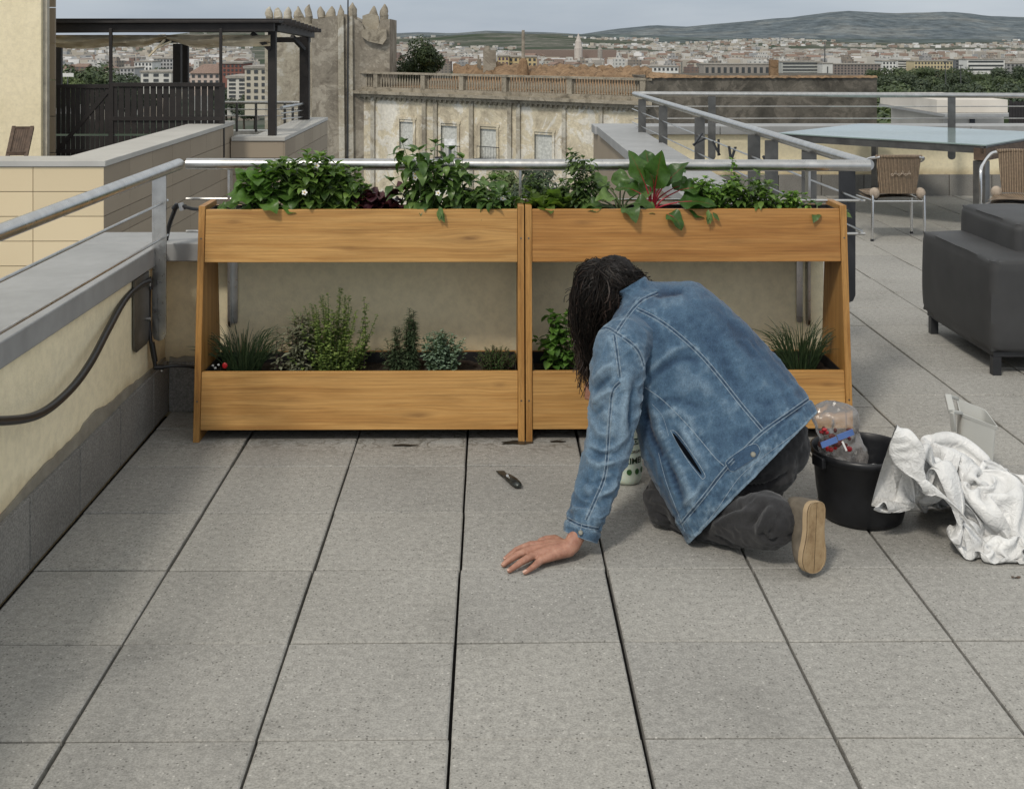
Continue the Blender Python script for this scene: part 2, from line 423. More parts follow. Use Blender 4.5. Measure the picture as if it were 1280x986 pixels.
# back parapet
r = root('parapet_wall', (0, YB + .15, 0), 'low cream parapet behind the wooden planters with a grey cap', 'wall')
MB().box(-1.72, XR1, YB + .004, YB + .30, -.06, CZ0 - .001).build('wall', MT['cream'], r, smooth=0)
m = MB(); m.box(-1.765, .1, 5.104, 5.40, CZ0 + .001, CZ1); m.box(.104, 1.06, 5.104, 5.40, CZ0 + .001, CZ1)
m.build('cap', MT['cap'], r, bevel=.005)
skirting(r, (XL + .021, YB, 0), (XR1, YB, 0), (0, -1, 0), .215, 7, first=.3)
mortar(r, (XL + .021, YB, 0), (XR1, YB, 0), (0, -1, 0), .215, lambda f: .02)
# light well right parapet
r = root('parapet_wall', (1.27, 8.5, 0), 'long grey capped parapet running back beside the steel handrail', 'wall')
MB().box(1.10, 1.42, YB + .31, 12.9, -3, CZ0).build('wall', MT['clad2'], r, smooth=0)
m = MB()
yy = [5.12, 7.3, 9.7, 12.1]
for i in range(3): m.box(1.065, 1.455, yy[i] + .003 + (0 if i else 0.0), yy[i + 1] - .003, CZ0 + .001, CZ1)
m.build('cap', MT['cap'], r, bevel=.005)
skirting(r, (1.42, YB + .32, 0), (1.42, YF - .03, 0), (1, 0, 0), .215, 9)
# far parapet
r = root('parapet_wall', (3.6, YF, 0), 'far cream parapet beyond the chairs with concrete skirting blocks', 'wall')
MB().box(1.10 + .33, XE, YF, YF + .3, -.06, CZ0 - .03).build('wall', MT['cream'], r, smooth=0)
m = MB()
for i in range(4): m.box(1.065 + i * 1.3 + .003, 1.065 + (i + 1) * 1.3 - .003, YF - .05, YF + .36, CZ0 - .028, CZ1 - .02)
m.build('cap', MT['cap'], r, bevel=.005)
skirting(r, (1.445, YF, 0), (XE, YF, 0), (0, -1, 0), .22, 9, first=.2)

# ---------------------------------------------------------------- railings
RZ = 1.075
def plate(m, c, w, t, z0, z1, axis='x', rad=.03):
    """vertical flat plate with clipped lower corners"""
    x, y = c; h = w / 2
    pr = [(-h, z1), (-h, z0 + rad), (-h + rad * .3, z0 + rad * .3), (-h + rad, z0), (h - rad, z0), (h - rad * .3, z0 + rad * .3), (h, z0 + rad), (h, z1)]
    if axis == 'x': m.poly([(x + a, y - t / 2, z) for a, z in pr][::-1], (0, t, 0))
    else: m.poly([(x - t / 2, y + a, z) for a, z in pr], (t, 0, 0))
# left
r = root('handrail', (-1.38, 3.2, CZ1), 'brushed steel handrail with two thin rods over the left parapet', 'railing')
a = V((-1.385, -.6, RZ)); b = V((-1.335, 5.14, RZ))
MB().tube([a, b], .0245, 24).build('top_rail', MT['steel'], r, smooth=60)
for z in (.93, .785):
    MB().tube([(-1.40, -.6, z), (-1.365, 5.07, z)], .006, 8).build('rod', MT['steel'], r)
m = MB(); plate(m, (-1.405 + .03, 4.985), .058, .012, .36, RZ - .022, 'x'); m.build('post', MT['steel'], r, smooth=20)
m = MB(); plate(m, (XL + .010, 4.83), .20, .006, .37, .66, 'y'); m.build('fixing_plate', MT['steel_dull'], r, smooth=20)
for z in (.47, .61): MB().tube([(XL + .012, 4.90, z), (XL + .028, 4.90, z)], .008, 6).build('bolt', MT['steel'], r)
m = MB(); plate(m, (-1.40, 2.35), .058, .012, .36, RZ - .022, 'x'); m.build('post', MT['steel'], r, smooth=20)
# back
r = root('handrail', (0, 5.15, CZ1), 'straight brushed steel handrail passing behind the plants of both planters', 'railing')
BR0 = V((-1.305, 5.155, RZ)); BR1 = V((1.60, 5.06, RZ))
MB().tube([BR0, BR1], .0245, 24).build('top_rail', MT['steel'], r, smooth=60)
for z in (.925, .785):
    MB().tube([V((-1.31, 5.165, z)), V((1.585, 5.075, z))], .006, 8).build('rod', MT['steel'], r)
for x in (-1.125, .125, 1.37):
    m = MB(); plate(m, (x, 5.18), .055, .010, .37, RZ - .02, 'y'); m.build('post', MT['steel'], r, smooth=20)
    m = MB()
    if x != .125: plate(m, (x + (.015 if x < 0 else -.03), 5.205), .026, .008, .38, .66, 'x', .008); m.build('fixing_plate', MT['steel'], r, smooth=20)
# right along the light well
r = root('handrail', (1.5, 8.2, CZ1), 'long steel handrail on dark posts receding beside the light well', 'railing')
C0 = V((1.605, 5.09, RZ)); C1 = V((1.425, 11.95, RZ))
MB().tube([C0, C1], .0245, 20).build('top_rail', MT['steel'], r, smooth=60)
for z in (.93, .80):
    MB().tube([(1.565, 5.05, z), (1.40, 11.9, z)], .0055, 8).build('rod', MT['steel'], r)
for px in (802, 829, 876, 946, 968.5, 1017, 1066):
    # posts stand along the rail line
    k = (px - CX) / F
    d = 5.1 + (1.56 - k * 5.1) / (k + (1.56 - 1.32) / 6.15)
    d = max(5.13, d); P = C0.lerp(C1, (d - 5.08) / 6.87)
    m = MB(); plate(m, (P.x - .02, P.y), .072, .012, .44 if px > 1050 else .30, RZ - .02, 'x', .035); m.build('post', MT['steel_dark'] if px > 1050 else MT['steel_dull'], r, smooth=20)
# far
r = root('handrail', (3.5, 12.0, CZ1), 'far steel handrail crossing the view in front of the mottled grey wall', 'railing')
FA = V((1.425, 11.97, RZ)); FB = V((6.0, 11.95, RZ - .02))
MB().tube([FA, FB], .026, 16).build('top_rail', MT['steel'], r, smooth=60)
for z in (.95, .83):
    MB().tube([(1.43, 11.97, z), (6.0, 11.95, z)], .0055, 6).build('rod', MT['steel'], r)
for x in (2.2, 4.60):
    m = MB(); plate(m, (x, 11.95), .075, .012, .42, RZ - .02, 'x'); m.build('post', MT['steel_dull'], r, smooth=20)

# clothes pegs on the upper rod
pegm = None
for i, (px, ang) in enumerate(((881, .9), (898, -.25), (919, .1), (958, -.8))):
    k = (px - CX) / F; d = 5.1 + (1.56 - k * 5.1) / (k + .039); t = (d - 5.08) / 6.87
    P = V((1.565, 5.05, .93)).lerp(V((1.40, 11.9, .93)), t)
    m = MB(); s_ = .055
    for q in (-1, 1):
        m.obox((q * .007, 0, -.03), (.0045, 0, 0), (0, .006, 0), (q * .010, 0, .04))
    o = m.build('clothes_peg', MT['steel_dark'], loc=(0, 0, 0), label=['clothes peg tilted sideways nearest the far end of the thin rod', 'dark clothes peg hanging on the rod, left one of the close pair', 'dark clothes peg hanging on the rod, right one of the close pair', 'clothes peg leaning on the rod nearest to the viewer'][i], cat='clothes peg', group='clothes pegs clipped on the railing rod')
    o.location = P; o.rotation_euler = (0, ang, .2); o.scale = (1.3, 1.3, 1.3)

# ---------------------------------------------------------------- planters
def board(m, x0, x1, yb, yt, z0, z1, t):
    """board whose face leans back from yb at z0 to yt at z1"""
    m.hexa([(x0, yb, z0), (x1, yb, z0), (x1, yb + t, z0), (x0, yb + t, z0), (x0, yt, z1), (x1, yt, z1), (x1, yt + t, z1), (x0, yt + t, z1)])
def planter(x0, x1, label, mat, frm, mat2):
    r = root('planter', ((x0 + x1) / 2, 5.0, 0), label, 'planter', 'two tier wooden planters side by side')
    T = .026
    yf = lambda z: 4.795 + .105 * z
    for (a, b) in ((x0, x0 + T), (x1 - T, x1)):
        m = MB(); m.hexa([(a, yf(0), 0.001), (b, yf(0), .001), (b, 5.195, .001), (a, 5.195, .001), (a, yf(.93), .93), (b, yf(.93), .93), (b, 5.10, .93), (a, 5.10, .93)])
        m.build('side_panel', frm, r, bevel=.0015)
        for zz in (.10, .22):
            pass
    for (z0, z1, mm) in ((.047, .272, mat2), (.704, .915, mat)):
        m = MB(); board(m, x0 + T + .001, x1 - T - .001, yf(z0) + .006, yf(z1) + .006, z0, z1, .02)
        m.build('front_board', mm, r, bevel=.0015)
        m = MB(); yb = 5.165 if z0 < .5 else 5.07
        m.box(x0 + T + .001, x1 - T - .001, yb, yb + .018, z0, z1 - .005); m.build('back_board', frm, r, bevel=.001)
        # black liner trough, open at the top
        m = MB(); ya = yf(z1) + .030; xx0, xx1 = x0 + T + .006, x1 - T - .006; zt, zb = z1 - .004, z0 + .015
        yb -= .006
        m.box(xx0, xx1, ya, ya + .004, zb, zt); m.box(xx0, xx1, yb - .004, yb, zb, zt)
        m.box(xx0, xx0 + .004, ya + .005, yb - .005, zb, zt); m.box(xx1 - .004, xx1, ya + .005, yb - .005, zb, zt)
        m.box(xx0 + .005, xx1 - .005, ya + .005, yb - .005, zb, zb + .006)
        m.build('liner', MT['liner'], r, smooth=0)
        rows = []
        for i in range(60):
            x = xx0 + .005 + (xx1 - xx0 - .01) * i / 59
            rows.append([V((x, ya + .006 + (yb - ya - .012) * k / 11, z1 - .045 + .018 * nz((x, k * .03, 0), 14) + .006 * nz((x, k * .03, 2), 45))) for k in range(12)])
        m = MB(); m.grid(rows); o = m.build('soil', MT['soil'], r)
        if z0 < .5:
            m = MB(); m.box(x0 + T + .001, x1 - T - .001, yf(0) + .05, 5.15, z0 - .012, z0 - .001); m.build('base_board', MT['liner'], r, smooth=0)
        else:
            m = MB(); m.box(x0 + T + .001, x1 - T - .001, yf(z0) + .03, 5.06, z0 + .001, z0 + .012); m.build('base_board', frm, r, smooth=0)
    for xx in (x0 + T / 2, x1 - T / 2):
        for zz in (.16, .80): MB().tube([(xx, yf(zz) - .0012, zz), (xx, yf(zz) + .004, zz)], .0035, 8).build('screw', MT['steel_dull'], r)
    return r
PL = planter(-1.19, .134, 'honey coloured oak planter on the left, two tiers full of herbs and leafy plants', MT['wood'], MT['wood_edge'], MT['wood'])
PR = planter(.139, 1.452, 'oak planter on the right with redder upper board, behind the kneeling person', MT['wood_red'], MT['wood_edge'], MT['wood'])

# ---------------------------------------------------------------- hoses
def pipe(name, pts, rad, label, n_=60, fit=()):
    r = root(name, pts[0], label, 'hose')
    MB().tube(spline(pts, n_), rad, 12).build('tube', MT['hose'], r, smooth=60)
    for (a, b, rr) in fit: MB().tube([a, b], rr, 12).build('fitting', MT['hose'], r)
    return r
hx = XL + .035
pts = [V((hx, 2.5, .37)), V((hx, 3.0, .345)), V((hx + .002, 3.55, .40)), V((hx + .005, 4.0, .50)), V((hx + .01, 4.4, .565)), V((hx + .01, 4.72, .61)), V((hx + .012, 4.90, .635))]
pts = [W(-60, 522, 3.05), W(0, 526, 3.33), W(48, 518, 3.6), W(85, 490, 3.83), W(112, 455, 4.05), W(135, 412, 4.32), W(155, 376, 4.6), W(172, 359, 4.78), W(186, 352, 4.9)]
pipe('irrigation_hose', pts, .0135, 'thick black hose sagging along the left parapet to the steel post', 80)
A = W(187, 351, 4.93); B = W(186, 385, 4.94); C = W(188, 424, 4.93); D = W(194, 457, 4.93); E = W(202, 459, 4.95); E2 = W(246, 459, 5.0)
r = pipe('irrigation_hose', [A, B, C, D], .0085, 'short black drip pipe dropping beside the post into the lower planter tier', 30, [(W(186, 346, 4.93), W(188, 362, 4.93), .011), (W(190, 428, 4.93), W(194, 452, 4.93), .011), (W(192, 459, 4.93), W(204, 459, 4.95), .011)])
MB().tube(spline([E, W(222, 457, 4.97), E2], 14), .0065, 10).build('tube', MT['hose'], r, smooth=60)
MB().tube([W(201.5, 456, 4.95), W(202, 464, 4.95)], .006, 8).build('clip', MT['steel'], r)
A = W(207, 302, 5.16); B = W(212, 280, 5.12); C = W(219, 261, 5.08); 
r = pipe('irrigation_hose', [A, B, C], .010, 'black pipe with elbow rising over the cap to the upper planter tier', 20, [(W(217, 262, 5.08), W(222, 256, 5.08), .013), (W(221, 257, 5.08), W(232, 259, 5.07), .011)])
MB().tube(spline([W(226, 257, 5.07), W(240, 261, 5.05), W(256, 262, 5.0)], 14), .0075, 10).build('tube', MT['hose'], r, smooth=60)
MB().tube([W(226, 254, 5.07), W(228, 263, 5.07)], .0125, 8).build('clip', MT['steel'], r)
# ================================================================== NEIGHBOURING TERRACE (left)
def panel_wall(m, a, b, z0, z1, nrm, rows, cols, gap=.008, t=.02):
    a, b, nrm = V(a), V(b), V(nrm); L = (b - a).length; d = (b - a).normalized(); w_ = L / cols; h = (z1 - z0) / rows
    for i in range(cols):
        for j in range(rows):
            c = a + d * (w_ * (i + .5)) + nrm * (t / 2) + V((0, 0, z0 - a.z + h * (j + .5)))
            m.obox(c, d * (w_ / 2 - gap / 2), nrm * (t / 2), V((0, 0, h / 2 - gap / 2)))
    return m
YN = 8.64; XN = -2.78
r = root('clad_building', (-4.6, YN, -6), 'neighbouring block clad in beige panels with a pale flat coping beyond the left railing', 'building')
m = MB(); m.box(-9, XN - .02, YN + .02, 12.9, -6, .09); m.box(-9.02, XN - .021, YN + .021, YN + .32, .09, .70); m.box(XN - .33, XN - .0215, YN + .33, 12.95, .091, .699)
m.box(-9, -2.21, 12.96, 16.1, -6, -.3); m.box(-2.78, -2.212, 12.80, 13.1, -.3, .54); m.box(-2.52, -2.213, 13.12, 16.1, -.3, .54)
m.build('wall', MT['gap'], r, smooth=0)
m = MB(); x = XN; i = 0
m2 = MB()
panel_wall(m, (XN - 6.1, YN + .02, 0), (XN, YN + .02, 0), -4.1, .70, (0, -1, 0), 27, 12, t=.02, gap=.005)
m.build('front_cladding', MT['clad'], r, smooth=0)
m = MB(); panel_wall(m, (XN - .02, YN + .001, 0), (XN - .02, 12.97, 0), -4.1, .70, (1, 0, 0), 27, 7, t=.02, gap=.005)
m.build('side_cladding', MT['clad2'], r, smooth=0)  # same beige panels, shade of the turned-away side painted into the colour
m = MB(); panel_wall(m, (-2.77, 12.80, 0), (-2.21, 12.80, 0), -4.1, .54, (0, -1, 0), 26, 1, t=.02, gap=.005)
panel_wall(m, (-2.212, 12.78, 0), (-2.212, 16.1, 0), -4.1, .54, (1, 0, 0), 26, 5, t=.02, gap=.005)
m.build('return_cladding', MT['clad2'], r, smooth=0)
m = MB(); m.box(-9, XN + .015, YN - .015, YN + .35, .702, .745); m.box(XN - .37, XN + .014, YN + .352, 12.98, .703, .744)
m.box(XN - .02 + .04, -2.19, 12.765, 13.12, .542, .585); m.box(-2.56, -2.191, 13.122, 16.12, .543, .584)
m.build('coping', simple('pale_coping', (.43, .42, .39), .7, var=.1, scale=2, bump=.2), r, bevel=.004)
# tall rendered wall with clad strip
r = root('tall_building', (-6, 12.3, 0), 'tall cream rendered building edge rising out of the picture at the far left', 'building')
MB().box(-9, W(53, 0, 12).x, 12.0, 12.17, .09, 9).build('wall', MT['cream'], r, smooth=0)
MB().box(W(53, 0, 12).x + .002, W(60.5, 0, 12.05).x, 12.05, 12.12, .09, 9).build('corner_strip', simple('pale_trim', (.45, .42, .35), .85), r, smooth=0)
m = MB(); panel_wall(m, (W(50, 0, 12.3).x, 12.35, 0), (W(70, 0, 12.3).x, 12.35, 0), .09, 9, (0, -1, 0), 24, 1, t=.03); m.build('side_cladding', MT['clad2'], r, smooth=0)
# pergola
r = root('pergola', (-3.8, 12.9, 0), 'black stained timber pergola with rolled beige canvas and tall posts', 'pergola')
def vpost(px, y0, y1, d, w_, nm='post', dy=None):
    a = W(px, y1, d); b = W(px, y0, d); m = MB(); m.box(a.x - w_ / 2, a.x + w_ / 2, a.y - (dy or w_) / 2, a.y + (dy or w_) / 2, min(a.z, .585 if False else a.z), b.z)
    return m.build(nm, MT['dkwood'], r, smooth=0, bevel=.004)
vpost(340.5, 38, 170, 12.95, .085); vpost(381, 46, 152, 15.6, .12); vpost(138.5, 36, 195, 12.6, .032); vpost(276, 36, 160, 12.6, .03)
vpost(74, 45, 110, 15.6, .07); vpost(222, 55, 110, 15.6, .10); vpost(232, 55, 110, 15.9, .08)
def beam(p, q, w_, h, nm='beam', mat=None):
    return MB().bar(p, q, w_, h).build(nm, mat or MT['dkwood'], r, smooth=0, bevel=.004)
beam(W(62, 36, 12.7), W(343, 34, 12.7), .08, .095); beam(W(62, 28.5, 12.75), W(352, 27.5, 12.75), .3, .025, 'roof_board')
beam(W(62, 32, 12.9), W(352, 30, 12.9), .06, .04)
beam(W(343, 34, 12.9), W(390, 43.5, 15.9), .07, .09); beam(W(62, 51, 15.7), W(388, 50, 15.7), .07, .07)
for k in range(9):
    t = (k + .5) / 9; a = W(343, 29, 12.8).lerp(W(388, 42, 15.8), t); b = W(62, 29, 12.8).lerp(W(62, 42, 15.8), t)
    beam(a + V((.16, 0, .03)), b + V((0, 0, .03)), .045, .05, 'rafter')
# diagonal braces
beam(W(315, 41, 12.9), W(338, 62, 12.9), .05, .05, 'brace'); beam(W(365, 46, 15.2), W(380, 62, 15.5), .05, .05, 'brace')
m = MB(); nn = 60
for (xa, xb, sg, dd) in ((62, 137, 3.5, 12.85), (140, 208, 3, 12.85), (208, 275, 3.5, 12.9), (277, 338, 2.5, 12.85)):
    rows = []
    for j in range(7):
        v = j / 6; row = []
        for i in range(nn):
            u = i / (nn - 1); px = xa + (xb - xa) * u
            top = 44; bot = 58 + sg * math.sin(math.pi * u) * (1 if xa < 200 else .3)
            if xa == 140: bot = 59 - 10 * max(0, u - .6) / .4
            if xa == 208: bot = 49 + 11 * min(1, u / .5)
            row.append(W(px, top + (bot - top) * v, dd + .05 * math.sin(v * 7 + u * 3) + .03 * nz((px * .05, v * 2, 0), 2)))
        rows.append(row)
    m.grid(rows)
o = m.build('canvas_awning', MT['canvas'], r, smooth=60)
beam(W(186, 71, 12.8), W(206, 50, 12.8), .03, .02, 'canvas_strap', MT['canvas']); beam(W(193, 62, 12.8), W(214, 52, 12.8), .025, .02, 'canvas_strap', MT['canvas'])
# slatted fence
r = root('slatted_fence', (-4, 12.5, .1), 'black slatted timber screen with a diagonal braced gate under the pergola', 'fence')
def scr(xa, xb, yt, n_, name):
    m = MB(); a, b = W(xa, yt, 12.5), W(xb, yt, 12.5); w_ = (b.x - a.x) / n_
    for i in range(n_):
        for (z0, z1) in ((.1, .62), (.64, a.z - .02)):
            m.box(a.x + w_ * (i + .09), a.x + w_ * (i + .91), 12.49, 12.51, z0, z1)
    return m.build(name, MT['dkwood'], r, smooth=0)
scr(66, 138, 107, 12, 'gate_panel'); scr(141, 276, 106, 17, 'slat_panel')
for (xa, xb, yy_) in ((64, 137, 108), (141, 278, 106), (64, 137, 189), (141, 278, 148.5)):
    MB().bar(W(xa, yy_, 12.46), W(xb, yy_, 12.46), .04, .04).build('rail', MT['dkwood'], r, smooth=0)
MB().bar(W(75, 185, 12.46), W(136, 113, 12.46), .03, .04).build('gate_brace', MT['dkwood'], r, smooth=0)
for px in (65, 139.5, 277.5): MB().bar(W(px, 104, 12.47), W(px, 197, 12.47), .05, .05, (0, 1, 0)).build('post', MT['dkwood'], r, smooth=0)
# steel railing of that terrace
r = root('handrail', (-3, 16, .1), 'thin steel railing on the neighbouring terrace seen between pergola posts', 'railing')
m = MB()
for k_, yy_ in enumerate((128.5, 137, 145)):
    MB().tube([W(279, yy_, 16), W(383, yy_ if k_ else 128.5, 16)], .02 if k_ == 0 else .008, 8).build('top_rail' if k_ == 0 else 'rod', MT['steel'], r)
    MB().tube([W(352, 149 - k_ * 0 - (2 - k_) * 7, 13.4), W(383, 129 + k_ * 8.5, 16)], .02 if k_ == 0 else .008, 8).build('top_rail' if k_ == 0 else 'rod', MT['steel'], r)
for px in (296, 320, 356, 366, 374): MB().bar(W(px, 129, 15.6), W(px, 165, 15.6), .03, .02, (0, 1, 0)).build('post', MT['steel_dull'], r)
MB().box(-3.75, -2.6, 15.9, 16.1, -1, .42).build('terrace_parapet', simple('white_paint', (.6, .59, .55), .8), loc=(-3.2, 16, -1), label='small white parapet seen below the thin railing of the next terrace', cat='wall')
# folding teak chair
r = root('folding_chair', (W(22, 197, 10.5).x, 10.6, .1), 'weathered teak slatted folding chair standing beside the cream wall', 'chair')
m = MB(); D = 10.5
for sx in (17.5, 40.5):
    MB().bar(W(sx, 159, D + .25), W(sx - 9 if sx > 20 else sx - 9, 200, D - .05), .03, .03).build('back_post', MT['brownwood'], r, smooth=0)
for k in range(7):
    t = (k + .5) / 7; m = MB(); m.bar(W(19 + 19.5 * t, 161, D + .24), W(11 + 20 * t, 194, D - .0), .017, .012); m.build('back_slat', MT['brownwood'], r, smooth=0)
MB().bar(W(17, 160.5, D + .24), W(41, 160.5, D + .24), .03, .03).build('top_slat', MT['brownwood'], r, smooth=0)
MB().bar(W(9, 192, D), W(32, 192, D), .03, .03).build('lower_slat', MT['brownwood'], r, smooth=0)
m = MB()
for k in range(6): m.box(W(2, 0, D).x, W(34, 0, D).x, 10.0 + k * .07, 10.05 + k * .07, .545, .565)
m.build('seat', MT['brownwood'], r, smooth=0)
for (x_, y_) in ((4, 10.0), (30, 10.0), (4, 10.4), (30, 10.4)):
    p = W(x_, 0, D); MB().bar((p.x, y_, .10), (p.x, y_ + .01, .55), .025, .025).build('leg', MT['brownwood'], r, smooth=0)

# ================================================================== RATTAN CHAIRS, TABLE, SOFA
MT['alu'] = None
s = NT('polished_aluminium'); s.color((.72, .72, .72, 1)); s.set(metal=1, rough=.22); MT['alu'] = s.m
s = NT('rattan')
wv = s.n('TexWave', Scale=26.0, Distortion=.6); wv.bands_direction = 'X'; s.l(s.co(), wv.inputs['Vector'])
wv2 = s.n('TexWave', Scale=30.0, Distortion=.6); wv2.bands_direction = 'Z'; s.l(s.co(), wv2.inputs['Vector'])
c = s.ramp(wv.outputs['Fac'], [(.0, (.03, .021, .014, 1)), (.22, (.14, .095, .062, 1)), (.7, (.36, .27, .185, 1))])
c = s.mix(1, c, s.ramp(wv2.outputs['Fac'], [(0, .72), (.6, 1.08)]), 'MULTIPLY')
c = s.mix(1, c, s.ramp(s.noise(50, 3), [(.3, .8), (.7, 1.15)]), 'MULTIPLY')
s.color(c); s.set(rough=.6); s.bump(wv.outputs['Fac'], .8, .006); MT['rattan'] = s.m
MT['cush'] = simple('seat_fabric', (.36, .30, .24), .9, var=.25, scale=30, bump=.3)
def rattan_chair(loc, rz, label, sc_=.9):
    """back of the chair at local -Y, seat towards +Y"""
    r = root('rattan_armchair', (0, 0, 0), label, 'chair', 'rattan armchairs with aluminium frames')
    wl = .235
    for q in (-1, 1):
        # rear leg, rises to the seat
        MB().tube([(q * wl, -.20, .0), (q * (wl - .006), -.20, .40), (q * (wl - .01), -.19, .43)], .0125, 12).build('rear_leg', MT['alu'], r)
        MB().tube(spline([(q * .265, .22, 0), (q * .268, .23, .35), (q * .27, .225, .58), (q * .27, .19, .645), (q * .265, .10, .672), (q * .26, -.05, .70), (q * .235, -.17, .735), (q * .17, -.225, .75)], 34), .013, 12).build('front_leg', MT['alu'], r)
        MB().tube([(q * (wl - .02), -.20, .36), (q * .25, .2, .36)], .008, 8).build('side_bar', MT['alu'], r)
        MB().tube([(q * wl, -.20, -.002), (q * wl, -.20, .02)], .0145, 10).build('foot_cap', MT['steel_dark'], r)
        MB().tube([(q * .265, .22, -.002), (q * .265, .22, .02)], .0145, 10).build('foot_cap', MT['steel_dark'], r)
    MB().tube([(-wl, -.2, .355), (wl, -.2, .355)], .0085, 10).build('cross_bar', MT['alu'], r)
    # backrest: curved woven panel
    rows = []
    for j in range(20):
        v = j / 19; z = .425 + .33 * v; hw = .165 + .035 * v
        rows.append([V((-hw + 2 * hw * i / 30, -.185 - .045 * (1 - (2 * i / 30 - 1) ** 2) - .03 * v + .0 + .003 * math.sin(i * 2.1), z)) for i in range(31)])
    m = MB(); m.grid(rows); m.grid([[p + V((0, .016, 0)) for p in row][::-1] for row in rows])
    o = m.build('backrest', MT['rattan'], r)
    MB().tube(spline([(q * 1.0, -.0, 0) for q in ()] or [(-.205, -.20, .752), (-.1, -.245, .757), (0, -.256, .758), (.1, -.245, .757), (.205, -.20, .752)], 16), .016, 10).build('top_band', MT['rattan'], r)
    m = MB()   # diamond weave pattern on the backrest
    for row_ in (0, 1):
        for i in range(6):
            x = -.075 + .03 * i; zz = .60 + row_ * .022 * (1 if i % 2 else -1)
            m.tube([(x - .014, -.262, .60), (x, -.266, zz + .01), (x + .014, -.262, .60)], .003, 5)
    m.build('weave_pattern', MT['cush'], r)
    m = MB(); rows = []
    for j in range(14):
        y = -.19 + .42 * j / 13
        rows.append([V((-.225 + .45 * i / 20, y, .405 + .018 * math.cos((i / 20 - .5) * 3) - .012 * math.sin(math.pi * j / 13))) for i in range(21)])
    m.grid(rows); m.grid([[p - V((0, 0, .03)) for p in row][::-1] for row in rows])
    m.build('seat', MT['rattan'], r)
    for q in (-1, 1):
        m = MB(); m.ell((q * .205, -.175, .425), .045, .05, .05, 12, 8); m.build('corner_wrap', MT['cush'], r)
    r.location = loc; r.rotation_euler = (0, 0, rz); r.scale = (sc_,) * 3
    return r
p = G(1124, 302)
rc = rattan_chair((p.x, p.y + .2, 0), .0, 'whole rattan armchair standing with its back to us beyond the end of the planter', .90)
p2 = W(1275, 300, 8.0)
rc2 = dup(rc, (4.06, 9.15, 0), R(150), 'rattan armchair cut by the right edge, tucked behind the dark sofa', .98)

s = NT('table_glass')
c = s.ramp(s.noise(3, 3), [(.3, (.20, .27, .265, 1)), (.7, (.27, .345, .34, 1))])
s.color(c); s.set(rough=.12, spec=.8, metal=0); MT['tglass'] = s.m
r = root('glass_table', (3.6, 11.2, 0), 'large table with pale green frosted glass top in front of the far parapet', 'table')
TA, TB, TC = G(972, 167, .75), G(1232, 182, .75), G(1058, 154.5, .75)
ex = (TB - TA); ey = V((-ex.y, ex.x, 0)).normalized() * 1.72; ex = ex
cn = TA + ex / 2 + ey / 2
MB().obox(cn, ex / 2, ey / 2, (0, 0, .006)).build('glass_top', MT['tglass'], r, bevel=.002)
fr = MB(); un, vn = ex.normalized(), ey.normalized()
for (a, b) in ((TA, TA + ex), (TA + ey, TA + ex + ey), (TA, TA + ey), (TA + ex, TA + ex + ey)):
    dlt = (cn - (a + b) / 2).normalized() * .03
    fr.bar(a + dlt - V((0, 0, .04)), b + dlt - V((0, 0, .04)), .03, .06)
fr.build('frame', MT['steel_dull'], r, smooth=0)
MB().bar(TA + ex * .975 - V((0, 0, .075)), TA + ex * .975 + ey * .98 - V((0, 0, .075)), .10, .10).build('side_rail', MT['brownwood'], r, smooth=0)
for (s1, s2) in ((.10, .10), (.965, .05), (.10, .94), (.965, .94)):
    q = TA + ex * s1 + ey * s2
    MB().bar((q.x, q.y, 0), (q.x, q.y, .615 if s1 > .5 else .68), .10 if s1 > .5 else .05, .10 if s1 > .5 else .05, tuple(vn)).build('leg', MT['steel_dull'], r, smooth=0)
# sofa
s = NT('charcoal_upholstery')
c = s.ramp(s.noise(5, 4), [(.3, (.040, .041, .043, 1)), (.7, (.055, .056, .058, 1))])
s.color(c); s.set(rough=.62, spec=.35); s.bump(s.noise(330, 2), .2, .001); MT['sofa'] = s.m
def soft_box(name, x0, x1, y0, y1, z0, z1, par, puff=.012, rad=.035, nn=22):
    """rounded upholstered block with slightly bulging faces"""
    c = V(((x0 + x1) / 2, (y0 + y1) / 2, (z0 + z1) / 2)); h = V(((x1 - x0) / 2, (y1 - y0) / 2, (z1 - z0) / 2))
    bm = bmesh.new(); bmesh.ops.create_cube(bm, size=2); bmesh.ops.subdivide_edges(bm, edges=bm.edges, cuts=nn, use_grid_fill=True)
    m = MB(); vs = []
    for v in bm.verts:
        p = v.co; k = []
        q = V((p.x * h.x, p.y * h.y, p.z * h.z))
        inn = V([max(-(h[i] - rad), min(h[i] - rad, q[i])) for i in range(3)])
        d = q - inn
        if d.length > 1e-6: q = inn + d.normalized() * min(rad, d.length * 1.0 if sum(abs(t) > 1e-6 for t in d) == 1 else rad)
        nrm = V([p[i] if abs(p[i]) > .999 else 0 for i in range(3)])
        bul = 1
        for i in range(3):
            if abs(p[i]) < .999: bul *= (1 - p[i] ** 2) ** .5
        q += nrm * puff * bul
        q += V((nz(q + c, 6), nz(q + c, 6, 5), nz(q + c, 6, 9))) * .003
        vs.append(c + q)
    bm.verts.index_update()
    m.add(vs, [[v.index for v in f.verts] for f in bm.faces]); bm.free()
    return m.build(name, MT['sofa'], par, smooth=80)
r = root('lounge_sofa', (2.9, 6.15, 0), 'charcoal upholstered outdoor sofa on short black legs at the right edge', 'sofa')
soft_box('base_cushion', 2.39, 3.35, 5.715, 6.63, .115, .552, r)
soft_box('back_cushion', 2.605, 3.4, 5.55 + .38, 6.64, .42, .70, r, .010, .04)
MB().box(2.41, 3.33, 5.735, 6.61, .088, .112).build('frame', MT['steel_dark'], r, smooth=0)
